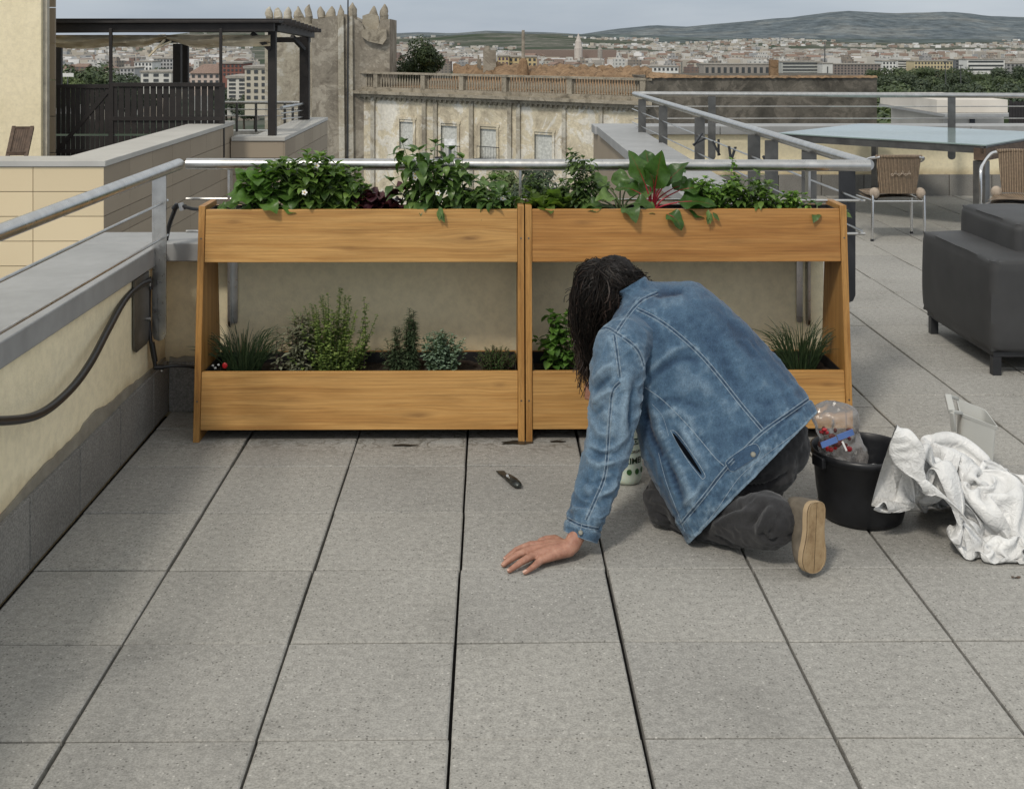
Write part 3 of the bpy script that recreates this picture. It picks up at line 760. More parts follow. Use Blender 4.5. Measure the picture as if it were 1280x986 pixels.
for (x_, y_) in ((2.425, 5.75), (2.425, 6.56), (3.3, 5.75), (3.3, 6.56)): MB().box(x_ - .02, x_ + .02, y_ - .02, y_ + .02, 0, .088).build('leg', MT['steel_dark'], r, smooth=0)
def piping(pts): MB().tube(pts, .0028, 6, cap=False).build('piping', MT['sofapipe'], r)
MT['sofapipe'] = simple('sofa_piping', (.085, .087, .09), .6)
e = .008; x0, x1, y0, y1, z1 = 2.39, 3.35, 5.715, 6.63, .552
piping([(x0 + e, y0 + .04, z1 - e + .002), (x0 + e, y1 - .04, z1 - e + .002)]); piping([(x0 + .04, y0 + e, z1 - e + .002), (x1 - .04, y0 + e, z1 - e + .002)])
piping([(x0 + e + .002, y0 + e + .002, .14), (x0 + e + .002, y0 + e + .002, z1 - .04)])
piping(spline([(2.617, 5.97, .56), (2.617, 5.975, .655), (2.62, 6.0, .69), (2.62, 6.3, .694), (2.62, 6.58, .69)], 20))

# ================================================================== SMALL THINGS ON THE FLOOR
# bucket
s = NT('rubber_bucket'); c = s.ramp(s.noise(9, 6, .7), [(.35, (.006, .0065, .008, 1)), (.62, (.012, .013, .016, 1)), (.75, (.035, .036, .04, 1))])
s.color(c); s.set(rough=s.ramp(s.noise(14, 4), [(.3, .32), (.7, .6)]), spec=.45); MT['bucket'] = s.m
BC = W(1077, 560, 4.05); BC.z = 0
r = root('bucket', BC, 'round black rubber bucket holding a clear plastic bag', 'bucket')
MB().lathe(BC, [(.0, .004), (.118, .0), (.132, .006), (.137, .02), (.150, .10), (.160, .205), (.168, .210), (.171, .219), (.170, .229), (.164, .232), (.159, .228), (.157, .205), (.146, .10), (.132, .018), (.0, .014)], 64).build('body', MT['bucket'], r, smooth=60)
for a in (R(200), R(20)):
    c_ = BC + V((math.cos(a) * .170, math.sin(a) * .170, .205)); t_ = V((-math.sin(a), math.cos(a), 0)); n_ = V((math.cos(a), math.sin(a), 0))
    MB().obox(c_, t_ * .03, n_ * .009, (0, 0, .018)).build('handle_lug', MT['bucket'], r, bevel=.004)
# clear plastic bag in the bucket
s = NT('clear_plastic')
t = s.t; gl = s.n('BsdfGlossy', Roughness=.12); gl.inputs['Color'].default_value = (.95, .95, .95, 1)
tr = s.n('BsdfTransparent'); tr.inputs['Color'].default_value = (.90, .895, .89, 1)
di = s.n('BsdfDiffuse'); di.inputs['Color'].default_value = (.55, .52, .50, 1)
bp = s.n('Bump', Strength=.7, Distance=.006); s.l(s.noise(30, 5, .6, dist=.8), bp.inputs['Height']); s.l(bp.outputs[0], gl.inputs['Normal'])
fz = s.n('Fresnel', IOR=1.5); s.l(bp.outputs[0], fz.inputs['Normal'])
m1 = s.n('MixShader'); s.l(s.math('ADD', s.math('MULTIPLY', fz.outputs[0], 1.3), .06, True), m1.inputs[0]); s.l(tr.outputs[0], m1.inputs[1]); s.l(gl.outputs[0], m1.inputs[2])
m2 = s.n('MixShader', Fac=.2); s.l(m1.outputs[0], m2.inputs[1]); s.l(di.outputs[0], m2.inputs[2]); s.l(m2.outputs[0], s.out.inputs[0]); MT['clear'] = s.m
r = root('plastic_bag', BC + V((-.08, 0, .016)), 'crumpled clear plastic bag with red bits and a blue label sticking out of the bucket', 'plastic bag')
def bagpt(u, v):  # u around, v upward
    bx = .085 * (1 - .12 * v) ; by = .045 * (1 - .55 * v) + .01
    cx = -.058 - .03 * v + .02 * math.sin(v * 3); cy = .02 + .035 * v
    a = 2 * math.pi * u; z = .045 + .33 * v
    if v > .8: k = math.cos((v - .8) / .2 * math.pi / 2) ** .6; bx *= .25 + .75 * k; by *= .1 + .9 * k
    p = V((BC.x + cx + bx * math.cos(a), BC.y + cy + by * math.sin(a), z))
    n_ = .016 * nz(p, 14) + .008 * nz(p, 40, 3)
    return p + V((math.cos(a) * n_, math.sin(a) * n_ * 1.4, n_ * .5))
m = MB(); m.grid([[bagpt(i / 60, j / 40) for i in range(60)] for j in range(41)], True); m.build('film', MT['clear'], r, smooth=60)
m = MB()
rows = []
for j in range(16):
    v = j / 15; rows.append([V((BC.x - .10 + .19 * u_ / 19 + .0, BC.y - .115 + .10 * v + .03 * (u_ / 19), .185 + .05 * math.sin(u_ / 19 * 2.2) * (1 - v) - .05 * u_ / 19 + .012 * nz((u_ * .3, v * 4, 0), 1.7))) for u_ in range(20)])
m.grid(rows); m.build('loose_film', MT['clear'], r, smooth=60)
MT['bluecard'] = simple('blue_label', (.09, .17, .42), .4); MT['redbit'] = simple('red_plastic', (.42, .02, .025), .35, var=.5); MT['brownbit'] = simple('dark_net', (.10, .03, .025), .7, var=.6, scale=60)
for (dx_, lab) in ((-.038, ''), (.024, '')):
    c_ = W(1049 + dx_ * 330, 547 - dx_ * 150, 3.93)
    MB().obox(c_, V((.026, 0, .010)), (0, .002, 0), V((-.003, 0, .009))).build('blue_label', MT['bluecard'], r)
for k in range(26):
    px_, py_ = rnd.uniform(1024, 1062), rnd.uniform(533, 566)
    c_ = W(px_, py_, 3.955 + rnd.uniform(0, .03))
    MB().ell(c_, rnd.uniform(.006, .012), .006, rnd.uniform(.005, .011), 7, 5).build('red_piece' if py_ > 557 else 'net_piece', MT['redbit'] if (py_ > 556 or rnd.random() < .25) else MT['brownbit'], r)
MB().bar(W(1053, 552, 3.93), W(1058, 563, 3.93), .006, .006).build('white_stick', simple('white_plastic', (.75, .75, .75), .4), r)
# grey scoop bin
s = NT('grey_plastic'); s.color(s.ramp(s.noise(6, 4), [(.3, (.40, .405, .385, 1)), (.7, (.46, .465, .44, 1))])); s.set(rough=.42, spec=.4, sss=.0); MT['greyp'] = s.m
D0 = 4.42
P = [W(1201, 516, D0 - .02), W(1247, 534, D0 - .16 + .12), W(1231, 512, D0 + .18), W(1193, 497, D0 + .12)]
zt = (P[0].z + P[1].z) / 2
base = W(1219, 560, D0); base.z = 0
r = root('storage_bin', base, 'tapered grey plastic bin with a hooked handle standing behind the white sheet', 'bin')
rim = [G(1201, 516, .235), G(1247.5, 534, .21), G(1231, 512, .235), G(1196, 498, .26)]
bot = [V((base.x - .055, base.y - .045, .001)), V((base.x + .058, base.y - .075, .001)), V((base.x + .055, base.y + .06, .001)), V((base.x - .06, base.y + .06, .001))]
bot[0] = G(1196, 600, .001); bot[1] = G(1240, 610, .001); bot[2] = bot[1] + (rim[2] - rim[1]) * .75; bot[2].z = .001; bot[3] = bot[0] + (rim[3] - rim[0]) * .6; bot[3].z = .001
cr = sum(rim, V()) / 4; cb = sum(bot, V()) / 4
def rr_loop(c4_, k, n_=6, dz=0):
    """rounded loop through four corners shrunk by k metres"""
    c = sum(c4_, V()) / 4; out = []
    for i in range(4):
        p = c4_[i] + (c - c4_[i]).normalized() * k; a = c4_[i - 1] + (c - c4_[i - 1]).normalized() * k; b = c4_[(i + 1) % 4] + (c - c4_[(i + 1) % 4]).normalized() * k
        p1 = p.lerp(a, .14); p2 = p.lerp(b, .14)
        for j in range(n_):
            t = j / (n_ - 1); out.append((p1.lerp(p, t)).lerp(p.lerp(p2, t), t) + V((0, 0, dz)))
    return out
m = MB(); m.grid([[cb] * 24, rr_loop(bot, 0), rr_loop(rim, .004, dz=-.012), rr_loop(rim, -.004, dz=-.012), rr_loop(rim, -.004), rr_loop(rim, .002), rr_loop(bot, .006, dz=.008), [cb + V((0, 0, .008))] * 24], True)
m.build('body', MT['greyp'], r, smooth=35)
h0 = G(1186, 492, .27); h1 = G(1200, 506, .25)
m = MB(); ha, hb = rim[0], rim[3]
hx_ = V((-.045, -.03, .0))
m.bar(ha + V((0, 0, .0)), ha + hx_ + V((0, 0, .015)), .02, .012); m.bar(hb + V((0, 0, .0)), hb + hx_ + V((0, 0, .02)), .02, .012); m.bar(ha + hx_ + V((0, 0, .015)), hb + hx_ + V((0, 0, .02)), .024, .016)
m.bar(ha + hx_ + V((0, 0, .012)), ha + hx_ * .75 + V((0, 0, -.06)), .02, .008)
m.build('handle', MT['greyp'], r, bevel=.003)

# spray bottle with green printing
s = NT('bottle_plastic'); s.color((.62, .70, .60, 1)); s.set(rough=.3, spec=.5, sss=.15); MT['bottle'] = s.m
MT['green'] = simple('green_print', (.035, .11, .03), .5)
MT['dgreen'] = simple('dark_green_print', (.012, .03, .016), .5)
BT = G(782, 606); BT = V((BT.x + .008, BT.y + .035, 0))
r = root('bottle', BT, 'white plastic bottle with green print standing between the arm and the jacket', 'bottle')
BR_ = .055
MB().lathe(BT, [(0, .006), (.03, .0), (.045, .003), (BR_ - .002, .016), (BR_, .03), (BR_, .19), (.05, .215), (.03, .24), (.018, .255), (.017, .285), (0, .286)], 40).build('body', MT['bottle'], r, smooth=50)
MB().lathe(BT, [(.019, .27), (.02, .305), (.0, .306)], 20).build('cap', MT['green'], r)
def on_bottle(a, z, e=.0012): # a angle from -Y direction, positive to the right
    return BT + V((math.sin(a) * (BR_ + e), -math.cos(a) * (BR_ + e), z))
def band(a0, a1, z0, z1, nm, mt):
    m = MB(); m.grid([[on_bottle(a0 + (a1 - a0) * i / 12, z) for i in range(13)] for z in (z0, z1)]); return m.build(nm, mt, r)
def curved_text(txt, a_mid, z, size, mt, nm, tilt=0):
    cu = bpy.data.curves.new('t', 'FONT'); cu.body = txt; cu.size = size; cu.align_x = 'CENTER'; cu.offset = size * .022
    o = bpy.data.objects.new('t', cu); col.objects.link(o); bpy.context.view_layer.update()
    me = bpy.data.meshes.new_from_object(o.evaluated_get(bpy.context.evaluated_depsgraph_get())); bpy.data.objects.remove(o)
    m = MB(); m.add([on_bottle(a_mid + v.co.x / BR_, z + v.co.y, .0022) for v in me.vertices], [list(p.vertices) for p in me.polygons])
    return m.build(nm, mt, r, smooth=0)
band(-.9, 1.15, .150, .172, 'printed_band', MT['dgreen'])
curved_text('IDEE', .62, .1545, .019, MT['bottle'], 'band_lettering')
curved_text('ORGAN', .55, .121, .013, MT['dgreen'], 'small_lettering')
curved_text('XIMEI', .35, .083, .030, MT['dgreen'], 'large_lettering')
for k, a in enumerate((-.55, .05, .6, 1.15)):
    m = MB(); 
    ring = [on_bottle(a + .17 * math.cos(q * math.pi / 8), .053 + .0105 * math.sin(q * math.pi / 8), .002) for q in range(16)]
    m.add(ring, [tuple(range(16))[::-1]]); m.build('round_symbol', MT['green'], r, smooth=0)

# folding pruning knife
r = root('pruning_knife', G(637, 600), 'small dark folded pruning tool lying alone on the paving', 'tool')
s = NT('worn_metal'); s.color(s.ramp(s.noise(60, 4), [(.35, (.015, .018, .018, 1)), (.75, (.09, .10, .095, 1))])); s.set(metal=.6, rough=.4); MT['worn'] = s.m
K = [G(621, 590.5, .008), G(629, 593, .012), G(637, 598, .014), G(644, 603, .013), G(649, 608, .011)]
MB().tube(spline([G(632, 594, .012), G(638, 598, .014), G(644, 603, .014), G(649, 607.5, .012)], 14), [.009, .013, .015, .016, .0165, .017, .018, .018, .018, .0175, .017, .016, .013, .008], 10, flat=.7).build('handle', MT['worn'], r)
MB().poly([G(620, 589.5, .006), G(627, 595, .006), G(633, 600, .006), G(637, 596, .006), G(630, 589.5, .006)][::-1], (0, 0, .004)).build('blade', MT['worn'], r)
MB().tube([G(634, 594, .02), G(634.2, 594.2, .026)], .005, 8).build('pivot', MT['steel'], r)
MB().ell(G(645.5, 601, .02), .008, .004, .003, 8, 6).build('highlight_plate', MT['steel'], r)
# fallen leaf near the white sheet
m = MB(); p = G(1270, 721, .003)
m.grid([[p + V((-.014 + .028 * i / 4, .006 * j * math.sin(math.pi * (i + .3) / 4.6), .003 * math.sin(i * 1.9 + j))) for i in range(5)] for j in (-1, 0, 1)])
m.build('fallen_leaf', MT['brownwood'], label='tiny dry brown leaf on the paving below the white sheet', cat='leaf')

# white crumpled sheet
def remesh(m, voxel, smooth_it=4, name='tmp'):
    me = m.mesh(name); o = bpy.data.objects.new(name, me); col.objects.link(o)
    md = o.modifiers.new('r', 'REMESH'); md.mode = 'VOXEL'; md.voxel_size = voxel
    if smooth_it:
        sm = o.modifiers.new('s', 'SMOOTH'); sm.iterations = smooth_it; sm.factor = .5
    bpy.context.view_layer.update()
    me2 = bpy.data.meshes.new_from_object(o.evaluated_get(bpy.context.evaluated_depsgraph_get()))
    bpy.data.objects.remove(o); return me2
def ridged(p, s, o):
    return (1 - abs(noise.noise(V((p[0] * s[0] + o, p[1] * s[1] - o, p[2] * s[2] + 2 * o)))) * 2.2)
s = NT('tyvek'); c = s.ramp(s.noise(14, 6, .65), [(.3, (.56, .56, .555, 1)), (.6, (.72, .72, .71, 1))])
s.color(c); s.set(rough=.38, spec=.45, sss=.0)
wco = s.mix(.05, s.co(), s.n('TexNoise', Scale=8.0).outputs['Color'])
h = s.n('TexVoronoi', Scale=34.0); h.feature = 'DISTANCE_TO_EDGE'; s.l(wco, h.inputs['Vector']); h_ = s.ramp(h.outputs['Distance'], [(0, 1), (.16, .25), (.5, 0)])
g_ = s.n('TexVoronoi', Scale=80.0); g_.feature = 'DISTANCE_TO_EDGE'; s.l(wco, g_.inputs['Vector']); g2 = s.ramp(g_.outputs['Distance'], [(0, .5), (.2, .1), (.5, 0)])
h2 = s.noise(36, 6, .6, dist=1.2)
s.bump(s.math('ADD', s.math('ADD', h_, g2), s.math('MULTIPLY', h2, .8)), .32, .006); MT['tyvek'] = s.m
def sheet():
    """a thin sheet let fall over a heap: position based cloth, solved here with numpy"""
    N = 140; rs = np.random.RandomState(11)
    E = [(1225, 640, 3.97, .17, .15, .14), (1192, 606, 4.02, .10, .10, .11), (1270, 655, 3.97, .15, .17, .12), (1305, 678, 3.87, .16, .16, .09),
         (1150, 628, 3.78, .09, .08, .055), (1110, 612, 3.75, .06, .075, .04), (1170, 640, 3.86, .07, .07, .05), (1206, 680, 3.78, .055, .05, .055), (1245, 692, 3.76, .09, .045, .035)]
    El = [(np.array(W(a, b, c)), np.array((rx, ry, rz))) for a, b, c, rx, ry, rz in E]
    C = np.array(W(1215, 650, 3.90))[:2]; BCX = np.array(W(1077, 560, 4.05))[:2]
    out = [(-180, .33), (-172, .355), (-162, .375), (-152, .36), (-143, .31), (-132, .24), (-115, .22), (-100, .235), (-80, .235), (-45, .28), (0, .34), (45, .30), (90, .24), (120, .22), (140, .20), (160, .24), (172, .33), (180, .355)]
    g = np.linspace(-1, 1, N); U, Vv = np.meshgrid(g, g); r_ = np.maximum(abs(U), abs(Vv)); h_ = np.hypot(U, Vv) + 1e-9; k = r_ / h_; U2, V2 = U * k, Vv * k
    ang = np.degrees(np.arctan2(V2, U2)); rad = np.hypot(U2, V2); oa, ob_ = [a for a, _ in out], [b for _, b in out]; Ro = np.interp(ang, oa, ob_)
    X = C[0] + U2 * Ro; Y = C[1] + V2 * Ro; Z = np.full_like(X, .01)
    for c, s3 in El:
        q = 1 - ((X - c[0]) / s3[0]) ** 2 - ((Y - c[1]) / s3[1]) ** 2; Z = np.maximum(Z, np.where(q > 0, c[2] + s3[2] * np.sqrt(np.maximum(q, 0)), 0))
    for _ in range(6): Z[1:-1, 1:-1] = .25 * (Z[:-2, 1:-1] + Z[2:, 1:-1] + Z[1:-1, :-2] + Z[1:-1, 2:]) * .5 + .5 * Z[1:-1, 1:-1]
    P = np.stack([X, Y, Z + .015], 2); base = P.copy()
    def fld(fr, o): return np.array([noise.noise(V((float(x) * fr + o, float(y) * fr, float(z) * fr))) for x, y, z in P.reshape(-1, 3)]).reshape(N, N)
    P[..., 2] += .04 * fld(11, 3) + .04 * .4 * fld(28, 9)
    P[..., 1] += .04 * .5 * fld(13, 20); P[..., 0] += .04 * .5 * fld(13, 40)
    cons = []
    def mkc(di, dj, stf, f):
        A = (slice(max(0, -di), N - max(0, di)), slice(max(0, -dj), N - max(0, dj))); B = (slice(max(0, di), N - max(0, -di)), slice(max(0, dj), N - max(0, -dj)))
        cons.append((A, B, np.linalg.norm(base[A] - base[B], axis=2) * f, stf))
    f = 1.6
    mkc(0, 1, .9, f); mkc(1, 0, .9, f); mkc(1, 1, .5, f); mkc(1, -1, .5, f); mkc(0, 2, .3, f); mkc(2, 0, .3, f); mkc(0, 5, .3, f * .97); mkc(5, 0, .3, f * .97)
    vel = np.zeros_like(P)
    for it in range(45):
        vel *= .85; vel[..., 2] -= .0002; prev = P.copy(); P = P + np.clip(vel, -.004, .004)
        for sub in range(6):
            for A, B, L, stf in cons:
                d = P[A] - P[B]; l = np.linalg.norm(d, axis=2) + 1e-9; corr = (.25 * stf * (l - L) / l)[..., None] * d; P[A] -= corr; P[B] += corr
            for c, s3 in El:
                q = (P - c) / s3; l = np.linalg.norm(q, axis=2); m_ = l < 1.0
                if m_.any(): P[m_] = c + q[m_] / l[m_][:, None] * s3
            bx_ = P[..., 0] - BCX[0]; by_ = P[..., 1] - BCX[1]; rb_ = np.hypot(bx_, by_) + 1e-9; kb_ = np.where((rb_ < .178) & (P[..., 2] < .24), .178 / rb_, 1); P[..., 0] = BCX[0] + bx_ * kb_; P[..., 1] = BCX[1] + by_ * kb_
            P[..., 2] = np.maximum(P[..., 2], .004 + .095 * np.clip((C[0] - .10 - P[..., 0]) / .07, 0, 1))
            dx = P[..., 0] - C[0]; dy = P[..., 1] - C[1]; rr_ = np.hypot(dx, dy) + 1e-9; lim = np.interp(np.degrees(np.arctan2(dy, dx)), oa, ob_) ; k_ = np.minimum(1, lim / rr_)
            P[..., 0] = C[0] + dx * k_; P[..., 1] = C[1] + dy * k_
        vel = P - prev
    m = MB(); m.v = [tuple(p) for p in P.reshape(-1, 3)]; m.f = [(i * N + j, i * N + j + 1, (i + 1) * N + j + 1, (i + 1) * N + j) for i in range(N - 1) for j in range(N - 1)]
    o = m.build('crumpled_sheet', MT['tyvek'], smooth=0, label='crumpled white plastic sheet heaped on the paving beside the bucket', cat='sheet')
    o.data.polygons.foreach_set('use_smooth', [True] * len(o.data.polygons))
    ss = o.modifiers.new('fine', 'SUBSURF'); ss.levels = 1; ss.render_levels = 1
sheet()
# damp patches left by watering
MT['damp'] = simple('damp_patch', (.035, .028, .02), .35, var=.4, scale=20)
for (px, py, a, b) in ((646, 553, .06, .022), (697, 551.5, .030, .012), (505, 556, .05, .010), (748, 553, .035, .014)):
    p = G(px, py, .0035); m = MB(); ring = [p + V((math.cos(t * .314) * a * (1 + .25 * math.sin(t * 1.7)), math.sin(t * .314) * b * (1 + .3 * math.cos(t * 1.1)), 0)) for t in range(20)]
    m.add(ring, [tuple(range(20))]); m.build('damp_patch', MT['damp'], smooth=0, kind='structure')
# ================================================================== OLD CASTLE
def ruin_mat(name, base, dark, light, flake=.5, sc_=1.0):
    s = NT(name)
    co = s.co((sc_, sc_, sc_))
    n1 = s.noise(.32, 8, .66, co=co, dist=1.2); n2 = s.noise(.7, 9, .72, co=co, dist=.7)
    c = s.ramp(n1, [(.30, dark), (.47, base), (.62, base), (.70, light)])
    c = s.mix(s.math('MULTIPLY', s.ramp(n2, [(.52, 0), (.545, 1)]), flake), c, light)
    c = s.mix(s.math('MULTIPLY', s.ramp(n2, [(.40, 1), (.45, 0)]), .6), c, dark)
    st = s.noise(1, 5, .6, co=s.co((1.1, 1.1, .10)))       # rain streaks
    c = s.mix(1, c, s.ramp(st, [(.35, .84), (.6, 1.04)]), 'MULTIPLY')
    g = s.ramp(s.noise(6, 5, .7, co=co), [(.3, .8), (.7, 1.12)])
    c = s.mix(1, c, g, 'MULTIPLY')
    s.color(c); s.set(rough=.95, spec=.1); s.bump(n2, .6, .15); return s.m
MT['ruin'] = ruin_mat('flaking_render', (.40, .36, .285, 1), (.22, .19, .15, 1), (.58, .56, .50, 1))
MT['facade'] = ruin_mat('ochre_facade', (.62, .55, .41, 1), (.40, .345, .26, 1), (.72, .69, .62, 1), .8)
MT['tower'] = ruin_mat('tower_render', (.27, .24, .195, 1), (.155, .135, .11, 1), (.46, .42, .35, 1), .45)
MT['mottle'] = ruin_mat('mottled_grey_wall', (.115, .105, .088, 1), (.06, .056, .048, 1), (.27, .24, .2, 1), .3)
MT['stone'] = ruin_mat('weathered_stone', (.34, .30, .235, 1), (.15, .13, .10, 1), (.46, .42, .35, 1), .2, 3)
MT['shutter'] = simple('grey_shutter', (.50, .505, .47), .8)
MT['rubble'] = ruin_mat('rubble_roof', (.25, .165, .10, 1), (.10, .075, .05, 1), (.36, .25, .155, 1), .5, 3)
L0, L1 = W(444, 0, 74.5), W(812, 0, 60.6)
L0.z = L1.z = 0; LL = (L1 - L0).length; ld = (L1 - L0).normalized(); ln = V((ld.y, -ld.x, 0))
def FP(px, z, off=0.0):
    """point on the palace facade under photo column px"""
    k = (px - CX) / F; dirv = V((k * cs_ + sn_, cs_ - k * sn_, 0)); base = L0 + ln * off
    den = dirv.x * ld.y - dirv.y * ld.x; t = (base.x * ld.y - base.y * ld.x) / den
    p = dirv * t; p.z = z; return p
r = root('old_palace', (0, 68, -16), 'old palace with peeling ochre facade, shuttered windows and a stone balustrade along its roof', 'building')
# facade with window openings
ZT = -1.62
wins = [(499, 516, 152, 186), (551, 571, 157, 196), (600, 620, 161, 198), (668, 690, 168, 200)]
def zz_(px, py):
    p = FP(px, 0); d = p.x * sn_ + p.y * cs_; return CAMZ - (py - CY) / F * d
m = MB(); xs = [444]
cuts = []
for (a, b, t, bt) in wins: cuts.append((a, b, zz_(a, t), zz_(a, bt)))
px0 = 444
for (a, b, zt, zb) in cuts:
    m.grid([[FP(px0, -16), FP(a, -16)], [FP(px0, ZT), FP(a, ZT)]]); m.grid([[FP(a, zt), FP(b, zt)], [FP(a, ZT), FP(b, ZT)]]); m.grid([[FP(a, -16), FP(b, -16)], [FP(a, zb), FP(b, zb)]]); px0 = b
    for (p_, q_) in ((a, a), (b, b)): m.grid([[FP(p_, zb), FP(p_, zb, -.14)], [FP(p_, zt), FP(p_, zt, -.14)]])
    m.grid([[FP(a, zt), FP(b, zt)], [FP(a, zt, -.14), FP(b, zt, -.14)]])
m.grid([[FP(px0, -16), FP(812, -16)], [FP(px0, ZT), FP(812, ZT)]])
m.build('wall', MT['facade'], r, smooth=0)
for (a, b, zt, zb) in cuts:
    m = MB(); m.grid([[FP(a, zb, -.12), FP(b, zb, -.12)], [FP(a, zt, -.12), FP(b, zt, -.12)]]); sh = m.build('window', MT['shutter'], r, smooth=0)
    m = MB(); w_ = 3
    for (p_, q_, z0, z1) in ((a - w_, a, zb, zt + .15), (b, b + w_, zb, zt + .15), (a - w_ - 1, b + w_ + 1, zt + .15, zt + .30)):
        c1, c2 = FP(p_, z0, .06), FP(q_, z0, .06); m.hexa([FP(p_, z0), FP(q_, z0), c2, c1, FP(p_, z1), FP(q_, z1), FP(q_, z1, .06), FP(p_, z1, .06)])
    m.build('window_surround', MT['facade'], r, smooth=0)
    if a not in (551, 600): continue
    bz = zb - .02
    m = MB(); m.bar(FP(a - 4, bz + .75, .5), FP(b + 4, bz + .75, .5), .035, .04); m.bar(FP(a - 4, bz, .3), FP(b + 4, bz, .3), .5, .1)
    for k in range(9):
        q = a - 4 + (b - a + 8) * k / 8; m.bar(FP(q, bz, .5), FP(q, bz + .75, .5), .016, .016, (0, 1, 0))
    m.build('balcony_railing', MT['steel_dark'], r, smooth=0)
# pilasters, string course
for px in (463, 527, 541, 586, 634, 645, 702, 748):
    m = MB(); m.hexa([FP(px, -14), FP(px + 5, -14), FP(px + 5, -14, .12), FP(px, -14, .12), FP(px, ZT - .05), FP(px + 5, ZT - .05), FP(px + 5, ZT - .05, .12), FP(px, ZT - .05, .12)][:8]); m.build('pilaster', MT['ruin'], r, smooth=0)
def strip(pa, pb, z0, z1, o0, o1, nm, mt):
    m = MB(); m.hexa([FP(pa, z0, o0), FP(pb, z0, o0), FP(pb, z0, o1), FP(pa, z0, o1), FP(pa, z1, o0), FP(pb, z1, o0), FP(pb, z1, o1), FP(pa, z1, o1)][:8])
    return m.build(nm, mt, r, smooth=0)
strip(440, 815, -1.60, -1.42, -.3, .55, 'cornice', MT['stone']); strip(443, 813, -1.80, -1.602, -.2, .25, 'cornice_moulding', MT['stone'])
strip(440, 815, -1.42, -1.20, -.3, .10, 'balustrade_plinth', MT['stone']); strip(440, 815, -.38, -.27, -.32, .16, 'balustrade_handrail', MT['stone'])
m = MB()
for k in range(58):
    px = 448 + k * 6.3; m.hexa([FP(px, -1.98), FP(px + 2.6, -1.98), FP(px + 2.6, -1.98, .12), FP(px, -1.98, .12), FP(px, -1.802), FP(px + 2.6, -1.802), FP(px + 2.6, -1.802, .24), FP(px, -1.802, .24)])
m.build('dentil_band', MT['stone'], r, smooth=0)
# balusters: built one by one as lathed pieces (about a hundred)
nb = 0; proto = None
piers = [448, 472, 531, 579, 632.5, 714, 806]
for px in piers:
    c = FP(px, -.79, -.08); m = MB(); m.obox(c, ld * .17, ln * .2, (0, 0, .425)); m.build('pier', MT['stone'], r, smooth=0)
mm = MB(); mm.lathe((0, 0, 0), [(.05, 0), (.05, .06), (.03, .10), (.055, .25), (.06, .36), (.03, .62), (.045, .70), (.05, .80)], 8)
first = None
for i in range(len(piers) - 1):
    a, b = piers[i], piers[i + 1]; n_ = max(2, int((b - a) / 3.6))
    for k in range(n_):
        if nb >= 100: break
        px = a + 3 + (b - a - 6) * (k + .5) / n_; p = FP(px, -1.197, -.08)
        if first is None:
            me = mm.mesh('baluster'); me.materials.append(MT['stone'])
        o = bpy.data.objects.new('baluster', me); first = o
        col.objects.link(o); o.parent = r; o.location = p - V(r.location); nb += 1
# terrace roof slab and rubble roof
m = MB(); Bk = ln * -14
m.add([FP(444, -1.21, -.3), FP(812, -1.21, -.3), FP(812, -1.21, -16), FP(444, -1.21, -16)], [(0, 1, 2, 3)])
m.build('roof_terrace', MT['rubble'], r, smooth=0)
rows = []
for j in range(14):
    v = j / 13; row = []
    for i in range(90):
        px = 566 + (815 - 566) * i / 89
        top = zz_(px, 88 - 4 * math.sin(min(1, (px - 566) / 60) * 1.5) + (px - 600) * .02) + .25 * nz((px * .12, 0, v * 3), 1)
        p = FP(px, 0, -2.2 - 4.5 * v); p.z = -1.2 + (top * 1.0 + 1.2) * math.sin(v * 1.57) + .12 * nz((px * .3, v * 6, 1), 1.4) + .1 * nz((px * .8, v * 9, 1), 1.4); row.append(p)
    rows.append(row)
m = MB(); m.grid(rows); m.build('rubble_roof', MT['rubble'], r)
# chimney stubs and mast
for (px, w_, yt, yb) in ((612, 16, 63, 92), (599, 5, 74, 92)):
    p = FP(px, 0, -5); d = p.y; zt = CAMZ - (yt - CY) / F * d; zb = CAMZ - (yb + 5 - CY) / F * d
    m = MB(); h = w_ * d / F / 2; vs = []
    m.obox((p.x, p.y, (zt + zb) / 2), (h, 0, 0), (0, h, 0), (0, 0, (zt - zb) / 2)); m.obox((p.x - h * .4, p.y, zt + .12), (h * .4, 0, 0), (0, h * .8, 0), (0, 0, .14)); m.build('chimney_stub', MT['tower'], r, smooth=0)
p = FP(654, 0, -4); d = p.y
m = MB(); zt = CAMZ - (72 - CY) / F * d; m.lathe((p.x, p.y, -1.2), [(.38, 0), (.36, .9), (.24, zt + 1.0), (.07, zt + 1.2)], 8); m.build('mast_base', MT['rubble'], r, smooth=0)
MB().tube([(p.x, p.y, zt - .3), (p.x, p.y, CAMZ - (38 - CY) / F * d)], [.11, .09], 8).build('mast', MT['tower'], r)
# lamp-like basketball hoop on the terrace in front
hp = W(562, 178, 40)
ro = root('basketball_hoop', (hp.x, hp.y, -9), 'white basketball backboard on a thin pole in front of the palace', 'basketball hoop')
wp = simple('white_board', (.7, .7, .68), .6)
MB().obox(hp, (.17, 0, 0), (0, .02, 0), (0, 0, .11)).build('backboard', wp, ro, smooth=0)
MB().tube([(hp.x, hp.y + .1, -9), (hp.x, hp.y + .1, hp.z)], .04, 8).build('pole', MT['steel_dull'], ro)
MB().tube([V((hp.x + .12 * math.cos(a / 8 * math.pi), hp.y - .15 + .12 * math.sin(a / 8 * math.pi), hp.z - .08)) for a in range(17)], .012, 6).build('ring', wp, ro)

